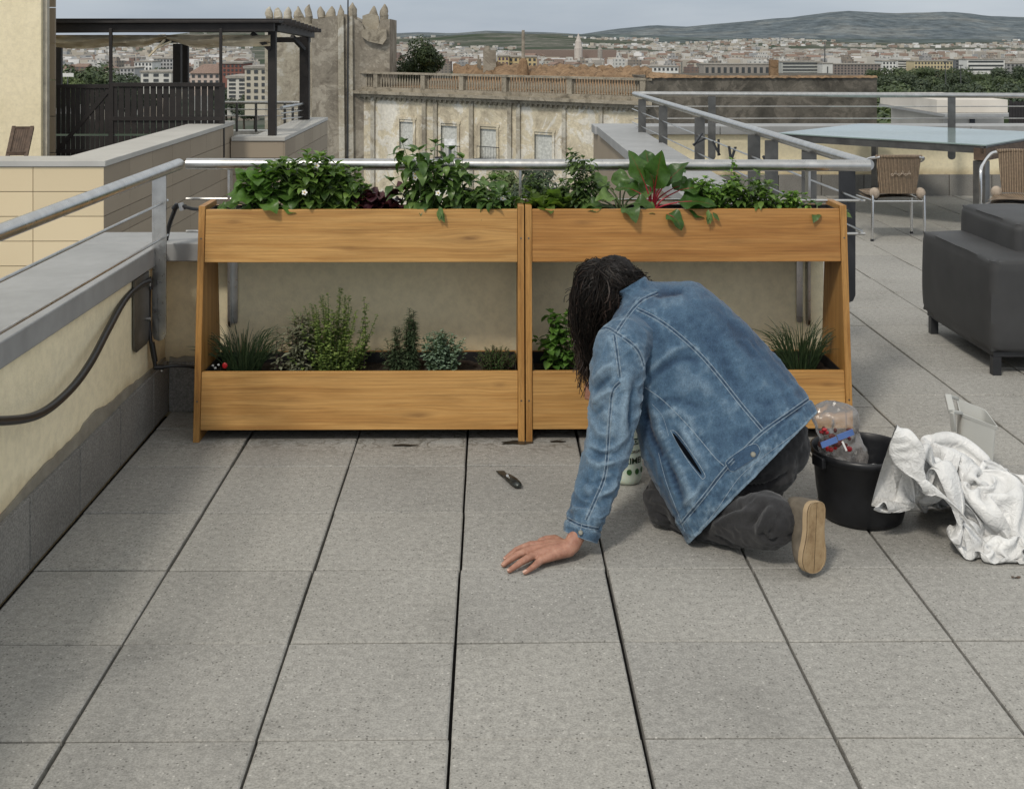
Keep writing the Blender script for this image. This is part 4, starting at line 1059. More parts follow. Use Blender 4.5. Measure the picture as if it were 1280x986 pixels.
# mottled grey side wall
r = root('side_wall', (10, 62, -16), 'long blank grey wall with patchy stained render right of the balustrade', 'wall')
a, b = W(808, 97, 60.5), W(1097, 97, 60.5)
m = MB(); m.box(a.x, b.x, a.y - .0, a.y + 9, -16, -.24); m.build('wall', MT['mottle'], r, smooth=0)
rows = []
for j in range(5):
    rows.append([V((a.x + (b.x - a.x) * i / 140, a.y - .12 + .14 * j, -.24 + (.10 if 0 < j < 4 else 0) + .05 * nz((i * .4, j, 0), 1) + (.22 * max(0, 1 - i / 30) if j in (2, 3) else 0))) for i in range(141)])
MB().grid(rows).build('broken_coping', MT['rubble'], r)
for (px, w_, yt) in ((967, 10, 75),):
    q = W(px, 0, 64); h = w_ * 64 / F / 2; z = CAMZ - (yt - CY) / F * 64
    MB().box(q.x - h, q.x + h, q.y - h, q.y + h, -.3, z).build('chimney', MT['rubble'], r, smooth=0)

# ruined tower with pointed merlons
r = root('castle_tower', (-13, 76, -16), 'ruined castle tower with a broken row of pointed battlements and stained walls', 'tower')
D = 74.0
def TP(px, py, off=0.0): return W(px, py, D + off)
sil = [(390, 30), (390, 24), (393, 24), (400, 22), (404, 24), (408, 17), (412, 22), (418, 20), (422, 18), (430, 16), (434, 18), (440, 22), (447, 27), (453, 30), (457, 38), (457, 50), (470, 52), (472, 38), (476, 28), (479, 22), (487, 20)]
poly = [(390, 260)] + [(390, 24)] + [(396, 24), (404, 23), (411, 21), (420, 20), (431, 18), (440, 22), (447, 26), (453, 31), (455, 38), (472, 38), (475, 26), (487, 24), (487, 92), (487, 260)]
m = MB(); m.poly([TP(x, y) for x, y in poly][::-1], V((0, 5.5, 0))); m.build('wall', MT['tower'], r, smooth=0)
# white patch wall behind the notch
m = MB(); m.poly([TP(x, y, .6) for x, y in ((453, 60), (453, 20), (462, 17), (473, 20), (476, 60))][::-1], (0, .5, 0)); m.build('white_parapet', MT['ruin'], r, smooth=0)
m = MB(); m.poly([TP(x, y, -.35) for x, y in ((452, 37), (483, 37), (483, 49), (478, 56), (460, 52), (452, 46))][::-1], (0, .34, 0)); m.build('corbel_ledge', MT['stone'], r, smooth=0)
for px in (426, 437): MB().bar(TP(px, 20, -.12), TP(px + 2, 250, -.12), .35, .2, (0, 1, 0)).build('buttress', MT['ruin'], r, smooth=0)
MB().tube([TP(435, 0, -.3), TP(434, 250, -.3)], .045, 6).build('lightning_rod', MT['steel_dark'], r)
# left lower wing
m = MB(); m.poly([TP(x, y, 1.5) for x, y in ((331, 260), (331, 27), (340, 24), (350, 25), (356, 22), (366, 24), (380, 22), (392, 24), (392, 260))][::-1], (0, 5, 0)); m.build('wing_wall', MT['ruin'], r, smooth=0)
mer = [(336, 8, 12, 1.6), (348, 8.5, 11, 1.6), (359.5, 8, 12, 1.6), (373, 6.5, 13, 1.6), (386, 5, 12, .3), (402, 7, 12, .0), (413, 7, 11, .0), (426, 7, 11, .0), (441, 4, 12, .0), (467, 6, 12, 0.5), (480.5, 6, 12, .0)]
for (px, yt, w_, off) in mer:
    m = MB(); h = w_ / 2 * D / F * .92
    zt = TP(px, yt).z; zb = TP(px, 30).z; c = TP(px, 30, off + .4); jit = rnd.uniform(.85, 1.1)
    hs = (zt - zb)
    prof = [(h, 0), (h, hs * .38), (h * 1.08, hs * .40), (h * 1.0, hs * .46), (h * .92 * jit, hs * .66), (h * .55, hs * .86), (h * .12, hs)]
    n0 = len(m.v); m.lathe((c.x, c.y, zb), prof, 10)
    m.v = [(x + .16 * nz((x, y, z), 2.1), y + .12 * nz((x, y, z), 2.1, 5), z + .16 * nz((x, y, z), 2.0, 8)) for x, y, z in m.v]
    m.build('merlon', MT['stone'] if off < 1 else MT['ruin'], r, smooth=60)

# ================================================================== LAND, HILLS
def terr(x, y):
    d = math.hypot(x, y)
    z = -27.0
    t = max(0, (d - 2300) / 2500.0); az = math.degrees(math.atan2(x, y))
    rise = 46 * min(1, t) ** 1.5 * (1.0 + .25 * math.sin(az * .5 + 1)) * (1.15 if az < 8 else .55)
    z += rise * (1 + .35 * noise.noise(V((x / 700, y / 700, 4))))
    return z + 2.5 * noise.noise(V((x / 250, y / 250, 1))) * min(1, d / 600)
s = NT('city_ground')
c = s.ramp(s.noise(.004, 8, .6), [(.35, (.055, .075, .05, 1)), (.5, (.11, .115, .10, 1)), (.6, (.20, .19, .17, 1)), (.7, (.10, .115, .10, 1))])
c = s.mix(s.ramp(s.noise(.03, 6, .7), [(.45, 0), (.6, .8)]), c, (.05, .07, .05, 1))
s.color(c); s.set(rough=1, spec=0); MT['land'] = s.m
m = MB(); rows = []
rad = [25 * 1.085 ** i for i in range(76)]
for d in rad:
    rows.append([V((d * math.sin(a), d * math.cos(a), terr(d * math.sin(a), d * math.cos(a)))) for a in [R(-50 + 100 * k / 160) for k in range(161)]])
m.grid([[p for p in row] for row in rows]); m.build('ground', MT['land'], loc=(0, 0, 0), kind='structure')
s = NT('hazy_hills')
n1 = s.noise(.0025, 9, .68); n2 = s.noise(.012, 8, .75)
c = s.ramp(n1, [(.32, (.105, .13, .15, 1)), (.5, (.14, .165, .18, 1)), (.62, (.20, .215, .215, 1)), (.72, (.15, .175, .185, 1))])  # distance haze painted in: hill tones paled and turned blue
c = s.mix(1, c, s.ramp(n2, [(.35, .6), (.65, 1.35)]), 'MULTIPLY')
s.color(c); s.set(rough=1, spec=0); s.bump(n1, .8, 90); MT['hill'] = s.m
def hills(D0, D1, prof, name, mat, seed, amp=.06):
    """ridge whose crest follows profile (photo column -> photo height) at distance D1"""
    xs = [p[0] for p in prof]; m = MB(); rows = []
    NX, NY = 260, 26
    for j in range(NY):
        v = j / (NY - 1); d = D0 + (D1 - D0) * v; row = []
        for i in range(NX):
            px = -900 + (2200 + 900) * i / (NX - 1)
            yv = np.interp(px, xs, [p[1] for p in prof])
            crest = CAMZ + (CY - yv) / F * D1; u = (px - CX) / F * d
            z = -20 + (crest + 20) * (math.sin(min(1, v * 1.0) * math.pi / 2) ** 1.7)
            p = V((u, d, 0)); k = noise.noise(V((u / 900 + seed, d / 900, 0))) + .5 * noise.noise(V((u / 350, d / 350, seed))) + .25 * noise.noise(V((u / 140, d / 140, seed)))
            z += k * amp * (crest + 30) * (1 - .75 * v ** 3) * min(1, v * 4)
            row.append(V((u, d, z)))
        rows.append(row)
    rows.append([V((p.x, p.y + 400, -60)) for p in rows[-1]])
    m.grid(rows); return m.build(name, mat, loc=(0, 0, 0), kind='structure')
hills(6500, 9000, [(-900, 46), (-200, 45), (200, 45), (480, 43), (540, 41), (580, 42), (620, 39), (700, 41), (740, 43), (780, 37), (830, 32), (870, 34), (900, 31), (940, 28), (980, 24), (1000, 23), (1020, 20), (1050, 16), (1075, 14.5), (1100, 16), (1130, 18), (1160, 17), (1200, 15.5), (1225, 17), (1250, 21), (1280, 22), (1500, 25), (2200, 30)], 'hills', MT['hill'], 3.0, .10)
hills(4400, 5600, [(-900, 52), (300, 51), (490, 49), (560, 44), (640, 46), (700, 45), (760, 43), (800, 44), (900, 48), (1000, 48), (1280, 50), (2200, 52)], 'foothills', simple('hazy_foothill', (.095, .115, .115), 1, var=.6, scale=.01, spec=0), 8.0, .12)  # green greyed, haze is part of the colour here too

# ================================================================== CITY
def facade_mat(name, c, win=(.12, .13, .14), sx=.30, sz=.33, isl=.25, amt=.75):
    s = NT(name)
    q = s.co((1, 1, 1)); sp = s.n('SeparateXYZ'); s.l(q, sp.inputs[0])
    fr = lambda v: s.math('FRACT', v)
    xy = s.math('ADD', sp.outputs[0], sp.outputs[1])
    fx = fr(s.math('MULTIPLY', xy, sx)); fz_ = fr(s.math('MULTIPLY', sp.outputs[2], sz))
    wx = s.math('MULTIPLY', s.math('GREATER_THAN', fx, .3), s.math('LESS_THAN', fx, .72)); wz = s.math('MULTIPLY', s.math('GREATER_THAN', fz_, .3), s.math('LESS_THAN', fz_, .78))
    nn = s.n('NewGeometry'); ns = s.n('SeparateXYZ'); s.l(nn.outputs['Normal'], ns.inputs[0])
    side = s.math('LESS_THAN', ns.outputs[2], .5)
    base = s.mix(1, c4(c), s.ramp(s.island(), [(0, 1 - isl), (1, 1.06)]), 'MULTIPLY')
    base = s.mix(s.math('MULTIPLY', s.math('SUBTRACT', 1.0, side), .55), base, (.30, .26, .22, 1))
    f = s.math('MULTIPLY', s.math('MULTIPLY', wx, wz), s.math('MULTIPLY', side, amt))
    s.color(s.mix(f, base, c4(win))); s.set(rough=.9, spec=.1); return s.m
kinds = [('white', (.56, .56, .54)), ('pale grey', (.36, .36, .36)), ('cream', (.46, .43, .375)), ('brownish', (.30, .265, .23)), ('dull red', (.23, .175, .155)), ('light beige', (.44, .415, .38))]  # tones greyed so the houses carry distance haze in their colour
FM = [facade_mat('facade_' + k[0].replace(' ', '_'), k[1]) for k in kinds]
MT['roofred'] = simple('clay_roof', (.215, .15, .12), .9, var=.3, scale=2)  # roof red dulled by the same painted haze
MT['roofgrey'] = simple('flat_roof', (.30, .28, .25), .9, var=.25, scale=1)
cr_ = random.Random(21)
def city_mesh(w_, dp, h, kind, bits):
    m = MB(); m.box(-w_ / 2, w_ / 2, -dp / 2, dp / 2, -6, h); r_ = MB()
    if bits == 'gable':
        r_.hexa([(-w_ / 2 - .3, -dp / 2 - .3, h + .01), (w_ / 2 + .3, -dp / 2 - .3, h + .01), (w_ / 2 + .3, dp / 2 + .3, h + .01), (-w_ / 2 - .3, dp / 2 + .3, h + .01),
                 (-w_ / 2 - .3, -.1, h + 2.2), (w_ / 2 + .3, -.1, h + 2.2), (w_ / 2 + .3, .1, h + 2.2), (-w_ / 2 - .3, .1, h + 2.2)])
    else:
        m.box(-w_ * .2, w_ * .12, -dp * .2, dp * .25, h + .002, h + 2.6); m.box(w_ * .25, w_ * .4, -dp * .1, dp * .2, h + .003, h + 1.8)
    return m, r_
protos = []
for k in range(12):
    kd = k % 6; w_ = cr_.uniform(7, 15); dp = cr_.uniform(8, 12); h = cr_.uniform(5, 13)
    bits = 'gable' if k in (2, 3, 8, 10) else 'flat'
    m, r_ = city_mesh(w_, dp, h, kd, bits)
    me = m.mesh('city_house'); me.materials.append(FM[kd])
    if r_.v:
        off = len(m.v); m2 = MB(); m2.v = m.v + r_.v; m2.f = m.f + [tuple(i + off for i in f) for f in r_.f]; nf = len(m.f)
        me = m2.mesh('city_house'); me.materials.append(FM[kd]); me.materials.append(MT['roofred'])
        for i, p in enumerate(me.polygons): p.material_index = 1 if i >= nf else 0
    protos.append((me, kinds[kd][0], bits, h))
placed = []
def hidden(px):   # columns whose low band is hidden by the palace
    return False
cnt = 0; tries = 0
bands = []
while cnt < 285 and tries < 8000:
    tries += 1
    px = cr_.uniform(70, 1290)
    if px < 330: d = cr_.uniform(430, 1150)
    elif px < 490: continue
    elif px < 1100: d = cr_.uniform(950, 1500)
    else: d = cr_.uniform(900, 1500)
    u = (px - CX) / F * d
    if any((u - a) ** 2 + (d - b) ** 2 < 17 ** 2 for a, b in placed): continue
    if px > 1090 and d < 1150: continue
    placed.append((u, d)); me, kn, bits, h = cr_.choice(protos)
    o = bpy.data.objects.new('city_house', me); col.objects.link(o); o.location = (u, d, terr(u, d)); o.rotation_euler = (0, 0, cr_.choice((0, R(90))) + R(cr_.uniform(-25, 25)))
    o.scale = (cr_.uniform(.8, 1.3), 1, cr_.uniform(.7, 1.15))
    where = 'seen through the pergola' if px < 330 else ('right of the church spire' if px > 740 else 'beyond the palace roof')
    tag(o, f"small {kn} {'house with clay roof' if bits == 'gable' else 'flat roofed block'} in the city, {where}", 'house', 'nearer houses of the hazy city'); cnt += 1
# the rest of the city: a sea of tiny houses
def sea(name, N, mats, dr, seed):
    rr = random.Random(seed); m = MB()
    for _ in range(N):
        px = rr.uniform(-60, 1340); d = dr[0] * (dr[1] / dr[0]) ** rr.random(); u = (px - CX) / F * d
        if 325 < px < 488: continue
        if noise.noise(V((u / 420, d / 420, seed * 3.3))) < (-.12 if d < 2800 else .06): continue
        if px > 1090 and d < 1250: continue
        w_ = rr.uniform(6, 17); dp = rr.uniform(7, 12); h = rr.uniform(4, 12) * (1 if d < 2600 else .7); z = terr(u, d); a = rr.uniform(-.5, .5)
        cx_, sx_ = math.cos(a), math.sin(a)
        P = [(u + x * cx_ - y * sx_, d + x * sx_ + y * cx_) for x, y in ((-w_ / 2, -dp / 2), (w_ / 2, -dp / 2), (w_ / 2, dp / 2), (-w_ / 2, dp / 2))]
        m.hexa([(p[0], p[1], z - 4) for p in P] + [(p[0], p[1], z + h) for p in P])
    return m.build(name, mats, smooth=0, loc=(0, 0, 0), kind='stuff')
hz = NT('hazy_city'); isl = hz.island()
c = hz.ramp(isl, [(0, (.54, .53, .51, 1)), (.2, (.38, .36, .33, 1)), (.38, (.48, .44, .38, 1)), (.52, (.30, .235, .20, 1)), (.68, (.52, .50, .46, 1)), (.85, (.37, .38, .39, 1)), (.92, (.72, .72, .72, 1))], 'CONSTANT')
nn = hz.n('NewGeometry'); ns = hz.n('SeparateXYZ'); hz.l(nn.outputs['Normal'], ns.inputs[0])
c = hz.mix(hz.math('MULTIPLY', hz.math('GREATER_THAN', ns.outputs[2], .5), .6), c, (.27, .23, .20, 1))
hz.color(c); hz.set(rough=.95, spec=.05)
o = sea('distant_city', 11000, hz.m, (1150, 5400), 5); tag(o, 'hazy sea of tiny pale houses spreading to the hills', 'city')
# woods in the city
GREEN = []
def leafmat(name, cols, tr=.25, rough=.55):
    s = NT(name)
    c = s.ramp(s.island(), [(i / max(1, len(cols) - 1), c4(k)) for i, k in enumerate(cols)])
    s.color(c); s.set(rough=rough, spec=.3)
    if tr:
        t_ = s.n('BsdfTranslucent'); s.l(s.mix(1, c, (1.1, 1.25, .6, 1), 'MULTIPLY'), t_.inputs[0])
        mxs = s.n('MixShader', Fac=tr); s.l(s.b.outputs[0], mxs.inputs[1]); s.l(t_.outputs[0], mxs.inputs[2]); s.l(mxs.outputs[0], s.out.inputs[0])
    return s.m
MT['crown'] = [leafmat('park_crown_a', [(.045, .068, .035), (.075, .105, .05), (.11, .14, .065)], .15), leafmat('park_crown_b', [(.036, .055, .036), (.062, .085, .05), (.09, .115, .065)], .15), leafmat('park_crown_c', [(.07, .10, .04), (.12, .16, .06), (.16, .20, .08)], .15)]
MT['bark'] = simple('bark', (.07, .055, .042), .9, var=.4, scale=10)
def tree_mesh(seed, H, Rr, n_, leaf, squash=.75):
    rr = random.Random(seed); tr = MB(); cw = MB()
    pts = [V((0, 0, 0)), V((rr.uniform(-.1, .1) * H * .1, 0, H * .3)), V((0, rr.uniform(-.1, .1), H * .7))]
    tr.tube(spline(pts, 8), [H * .035 * (1 - .7 * i / 7) for i in range(8)], 7)
    blobs = []
    for k in range(11):
        a = rr.uniform(0, 6.28); rr_ = Rr * rr.uniform(.15, .68); z = H * rr.uniform(.42, .86); c = V((rr_ * math.cos(a), rr_ * math.sin(a), z)); b = Rr * rr.uniform(.28, .5)
        blobs.append((c, b)); tr.tube([V((0, 0, H * .35)), c * .5 + V((0, 0, H * .2)), c], [H * .018, H * .012, H * .004], 5)
    for _ in range(n_):
        c, b = rr.choice(blobs); d = V((rr.gauss(0, 1), rr.gauss(0, 1), rr.gauss(0, 1))).normalized(); q = c + V((d.x, d.y, d.z * squash)) * b * rr.uniform(.72, 1.08) ** .7
        nn_ = (d + V((rr.uniform(-.6, .6), rr.uniform(-.6, .6), rr.uniform(-.2, .9)))).normalized(); t_ = nn_.cross(V((rr.uniform(-1, 1), rr.uniform(-1, 1), .3))).normalized(); b_ = nn_.cross(t_); L = leaf * rr.uniform(.6, 1.3)
        cw.add([q - t_ * L, q - b_ * L * .5, q + t_ * L, q + b_ * L * .5], [(0, 1, 2, 3)])
    return tr, cw
tp = []
for k in range(6):
    tr, cw = tree_mesh(50 + k, 9, 4.3, 2100, .34)
    a = tr.mesh('trunk'); a.materials.append(MT['bark']); b = cw.mesh('crown'); b.materials.append(MT['crown'][k % 3]); tp.append((a, b))
def put_tree(kk, loc, s_, label, group=None, name='park_tree'):
    r = root(name, loc, label, 'tree', group); r.scale = s_ if hasattr(s_, '__len__') else (s_,) * 3; r.rotation_euler = (0, 0, rnd.uniform(0, 6))
    for nm, me in (('trunk', tp[kk][0]), ('crown', tp[kk][1])):
        o = bpy.data.objects.new(nm, me); col.objects.link(o); o.parent = r
tr_ = random.Random(4)
shade = ['deep green broad tree', 'dark olive round tree', 'light green leafy tree']
n_ = 0
for (y_top, dd, xs_) in ((88, 560, range(1098, 1300, 17)), (97, 420, range(1092, 1300, 19)), (108, 300, range(1098, 1300, 22)), (120, 215, range(1104, 1300, 27)), (136, 150, range(1094, 1180, 20)), (147, 115, range(1098, 1175, 26))):
    for px in xs_:
        d = dd * tr_.uniform(.88, 1.12); p = W(px + tr_.uniform(-6, 6), y_top + tr_.uniform(-4, 5), d); s_ = tr_.uniform(.8, 1.15) * (1.0 + dd / 900); H = 9 * s_
        z = p.z - H * .95; kk = tr_.choice((0, 1, 3, 4, 0, 1, 2)) if dd > 160 else tr_.choice((2, 5, 5, 0))
        put_tree(kk, (p.x, p.y, z), (s_, s_, s_), f"{shade[kk % 3]} in the park wood, {'far back row' if dd > 400 else 'middle rows' if dd > 160 else 'front row'}", 'trees of the park wood'); n_ += 1
# ground under the wood
m = MB()
rows = [[V(((px - CX) / F * d, d, CAMZ - (yy_ - CY) / F * d)) for px in range(1080, 1500, 20)] for (d, yy_) in ((70, 215), (110, 172), (150, 158), (215, 140), (300, 125), (420, 113), (560, 103), (700, 96), (900, 90))]
m.grid(rows); m.build('wooded_slope', simple('dark_undergrowth', (.03, .042, .022), 1, var=.5, scale=.2, spec=0), loc=(0, 0, 0), kind='structure')
# trees through the pergola
for (px, yt, d, s_, kk) in ((108, 83, 420, 2.6, 0), (125, 88, 400, 2.2, 3), (95, 92, 400, 2.0, 5), (86, 95, 380, 1.8, 2), (150, 96, 380, 2.0, 1), (165, 98, 380, 1.8, 4), (205, 88, 350, 1.5, 1), (289, 115, 260, .9, 1), (305, 118, 250, .9, 4), (318, 122, 240, .8, 1), (283, 108, 260, .9, 4)):
    p = W(px, yt, d); put_tree(kk, (p.x, p.y, p.z - 9 * s_ * .95), s_, f"{shade[kk % 3]} in the city seen below the pergola roof", 'city trees behind the pergola')
# tree behind the balustrade
tr, cw = tree_mesh(91, 5.0, 2.0, 5200, .11, .9)
r = root('round_tree', (W(530, 0, 82).x, 82, -3.0), 'dark bushy tree rising behind the left end of the stone balustrade', 'tree')
o = tr.build('trunk', MT['bark'], None); o.parent = r; o.location = (0, 0, 0); o = cw.build('crown', leafmat('evergreen_crown', [(.02, .035, .014), (.035, .055, .02), (.06, .08, .03)], .15), None, loc=(0, 0, 0)); o.parent = r; r.scale = (1.0, 1.0, 1.0)
r2 = dup(r, (W(505, 0, 84).x, 84, -3.7), 2.0, 'lower dark tree between the castle tower and the bushy tree', .8)

# named larger buildings -------------------------------------------------
def block(px0, px1, yt, yb, d, c, nm, label, floors, cols_, winc=(.06, .065, .07), depth=14, roof=None, wf=(.25, .75), band=False, ry=0):
    a, b = W(px0, yt, d), W(px1, yb, d); zt, zb = a.z, b.z; w_ = b.x - a.x
    r = root(nm, ((a.x + b.x) / 2, a.y, zb - 3), label, 'building')
    MB().box(a.x, b.x, a.y, a.y + depth, zb - 3, zt).build('wall', simple(nm + '_wall', c, .9, var=.08, scale=.3), r, smooth=0)
    rf = MB(); rf.box(a.x - .3, b.x + .3, a.y - .3, a.y + depth + .3, zt + .002, zt + .5) if not roof else rf.hexa([(a.x - .5, a.y - .5, zt + .01), (b.x + .5, a.y - .5, zt + .01), (b.x + .5, a.y + depth, zt + .01), (a.x - .5, a.y + depth, zt + .01), (a.x + 2, a.y + depth * .45, zt + roof), (b.x - 2, a.y + depth * .45, zt + roof), (b.x - 2, a.y + depth * .55, zt + roof), (a.x + 2, a.y + depth * .55, zt + roof)])
    rf.build('roof', MT['roofred'] if roof else MT['roofgrey'], r, smooth=0)
    wm = simple(nm + '_glass', winc, .3)
    fh = (zt - zb) / floors; cw_ = w_ / cols_; me = None
    for i in range(floors):
        if band:
            MB().box(a.x + w_ * .03, b.x - w_ * .03, a.y - .15, a.y - .02, zb + fh * (i + .3), zb + fh * (i + .75)).build('window', wm, r, smooth=0); continue
        for j in range(cols_):
            c_ = V((a.x + cw_ * (j + .5), a.y - .02, zb + fh * (i + .5)))
            if me is None:
                q = MB(); q.box(-cw_ * (wf[1] - wf[0]) / 2, cw_ * (wf[1] - wf[0]) / 2, -.1, .0, -fh * .27, fh * .27); me = q.mesh('window'); me.materials.append(wm)
            o = bpy.data.objects.new('window', me); col.objects.link(o); o.parent = r; o.location = c_ - V(r.location)
    return r
white = (.68, .68, .66)
block(1103, 1120, 77, 95, 700, white, 'apartment_building', 'white corner block with small square windows left of the yellow building', 4, 4)
block(1122, 1142, 76, 88, 720, white, 'office_building', 'white building with dark window bands behind the wood', 4, 1, band=True)
block(1143, 1191, 77, 91, 700, (.55, .47, .30), 'school_building', 'long pale yellow block with a row of windows above the wood', 3, 12)
block(1194, 1208, 75, 90, 800, (.17, .18, .19), 'office_building', 'dark grey office slab beside the striped white building', 4, 3)
block(1209, 1256, 75, 90, 780, white, 'office_building', 'wide white building with long dark window bands at the right', 3, 1, band=True)
block(1258, 1300, 80, 92, 800, (.30, .30, .30), 'office_building', 'grey building at the right end of the city', 3, 8)
block(880, 963, 81, 96, 620, (.30, .275, .25), 'apartment_building', 'long taupe apartment row with dark bays above the mottled wall', 1, 11, wf=(.3, .8))
block(977, 1028, 78, 94, 650, (.40, .41, .39), 'apartment_building', 'long grey apartment row with balcony bands', 4, 1, band=True)
block(1028, 1041, 80, 95, 640, (.58, .58, .56), 'apartment_building', 'narrow blank white end wall between two apartment rows', 1, 1, wf=(.45, .55))
block(1042, 1101, 81, 94, 660, (.27, .23, .21), 'apartment_building', 'brownish apartment row with many dark windows', 4, 14)
block(811, 848, 84, 90, 500, white, 'low_building', 'low white building with dark openings near the grey wall end', 1, 7)
block(776, 806, 86, 92, 480, (.55, .55, .52), 'low_building', 'low pale building just above the palace roof', 1, 6)
block(622, 636, 71, 88, 420, (.50, .40, .22), 'apartment_building', 'small yellow block with purple balconies beyond the rubble roof', 3, 3, winc=(.09, .06, .10))
block(636, 671, 72, 90, 430, (.52, .415, .235), 'apartment_building', 'wide yellow ochre block behind the mast', 3, 6)
block(168, 190, 78, 100, 520, white, 'apartment_building', 'bright white apartment block centre of the view through the pergola', 4, 5)
block(150, 168, 86, 100, 500, (.42, .42, .42), 'apartment_building', 'grey block beside the dark green tree behind the pergola', 3, 4)
block(192, 216, 74, 92, 540, (.40, .40, .40), 'apartment_building', 'grey apartment block with rows of windows left of the pergola post', 4, 6)
block(176, 214, 91, 104, 330, (.60, .59, .55), 'low_building', 'low white building with dark openings just above the fence', 2, 3)
block(238, 275, 92, 106, 330, (.52, .43, .38), 'clay_roofed_house', 'pinkish house with a red tiled roof behind the right pergola bay', 2, 5, roof=2.4)
block(278, 303, 80, 96, 330, (.22, .10, .08), 'brick_building', 'dark red brick building behind the right pergola bay', 3, 5)
block(284, 322, 98, 128, 250, (.60, .585, .54), 'apartment_building', 'tall white apartment block with stacked balconies behind the thin railing', 6, 3, wf=(.15, .8))
block(306, 334, 86, 126, 235, (.50, .46, .38), 'apartment_building', 'cream apartment block partly hidden by the castle tower', 5, 3)
# billboard
p = W(84, 94, 300); r = root('billboard', (p.x, p.y, -18), 'small white billboard in front of trees seen left under the pergola', 'sign')
MB().obox(p, (1.6, 0, 0), (0, .1, 0), (0, 0, .45)).build('panel', wp, r, smooth=0); MB().tube([(p.x, p.y + .3, -18), (p.x, p.y + .3, p.z)], .15, 6).build('pole', MT['steel_dull'], r)
# church spire
p = W(723, 70, 1350); r = root('church_tower', (p.x, p.y, terr(p.x, p.y)), 'pale stone church tower with a slender spire above the city', 'church')
z = lambda yy_: CAMZ - (yy_ - CY) / F * 1350
m = MB(); m.lathe((p.x, p.y, 0), [(4.6, terr(p.x, p.y)), (4.6, z(60)), (4.2, z(59.5)), (3.4, z(53)), (3.6, z(52.8)), (2.6, z(50)), (.3, z(42))], 8); m.build('spire', simple('pale_stone', (.50, .46, .42), .9), r, smooth=0)
q = W(750, 70, 1300); m = MB(); m.lathe((q.x, q.y, 0), [(2.6, -27), (2.6, z(62)), (1.6, z(60)), (1.6, z(56)), (.2, z(54))], 8); m.build('side_turret', MT['roofgrey'], r, smooth=0)
MB().box(p.x - 60, p.x + 45, p.y + 20, p.y + 60, -27, z(63)).build('nave', simple('brown_stone', (.22, .17, .145), .9), r, smooth=0)
# right: white flat house with dark windows and its dark palisade
r = root('flat_house', (W(1225, 0, 48).x, 48, -12), 'white house with a wide flat eave and dark windows beyond the far railing', 'building')
a, b = W(1171, 125, 48), W(1260, 142, 48); hw = simple('house_render', (.60, .56, .50), .9, var=.12, scale=.8)
MB().box(a.x, b.x, a.y, a.y + 7, W(0, 141, 48).z, a.z).build('upper_wall', hw, r, smooth=0)
MB().box(a.x - .05, b.x + .05, a.y - 1.0, a.y + 7, W(0, 144.5, 48).z, W(0, 141.2, 48).z).build('eave', MT['cap'], r, smooth=0)
MB().box(a.x + .5, b.x + .1, a.y + .6, a.y + 7, -12, W(0, 144.6, 48).z).build('lower_wall', hw, r, smooth=0)
for (x0, x1, y0, y1) in ((1213, 1219, 149, 160), (1234, 1239, 156, 162), (1240, 1245, 156, 162), (1246, 1251, 156, 162)):
    p, q = W(x0, y0, 48.5), W(x1, y1, 48.5); MB().box(p.x, q.x, a.y + .5, a.y + .58, q.z, p.z).build('window', MT['steel_dark'], r, smooth=0)
r = root('palisade', (W(1272, 0, 30).x, 30, -4), 'dark vertical plank palisade at the right edge beyond the far railing', 'fence')
for k in range(7):
    q = W(1262 + k * 3.6, 127, 30); MB().box(q.x, q.x + .065, q.y, q.y + .05, -4, q.z + rnd.uniform(-.03, .03)).build('plank', MT['dkwood'], r, smooth=0)
# antenna masts in the view
for (px, yt, yb, d, lab) in ((964, 78, 120, 300, 'thin lamp mast among the trees just right of the grey wall'), (1201, 82, 120, 290, 'thin pale mast standing in the wood on the right'), (1031, 52, 78, 900, 'distant thin antenna on a city roof')):
    if px == 964: px = 1182
    a, b = W(px, yt, d), W(px, yb, d); r = root('lamp_mast', (b.x, b.y, b.z - 4), lab, 'mast')
    MB().tube([(b.x, b.y, b.z - 4), a], [.18 * d / 300, .10 * d / 300], 6).build('pole', MT['steel_dull'], r); MB().obox(a, (.5, 0, 0), (0, .2, 0), (0, 0, .12)).build('lamp_head', MT['steel_dull'], r)
# ================================================================== PLANTS
def leafm(name, cols, tr=.3, rough=.42, vein=None):
    s = NT(name)
    c = s.ramp(s.island(), [(i / max(1, len(cols) - 1), c4(k, 1.25)) for i, k in enumerate(cols)])
    c = s.mix(1, c, s.ramp(s.noise(60, 4), [(.3, .75), (.7, 1.2)]), 'MULTIPLY')
    if vein:
        vc = s.n('Attribute'); vc.attribute_name = 'vein'; c = s.mix(s.ramp(vc.outputs['Fac'], [(.88, 0), (1.0, .4)]), c, c4(vein))
    s.color(c); s.set(rough=rough, spec=.4); s.bump(s.noise(120, 3), .35, .002)
    t_ = s.n('BsdfTranslucent'); s.l(s.mix(1, c, (1.3, 1.5, .6, 1), 'MULTIPLY'), t_.inputs[0])
    mxs = s.n('MixShader', Fac=tr); s.l(s.b.outputs[0], mxs.inputs[1]); s.l(t_.outputs[0], mxs.inputs[2]); s.l(mxs.outputs[0], s.out.inputs[0])
    return s.m
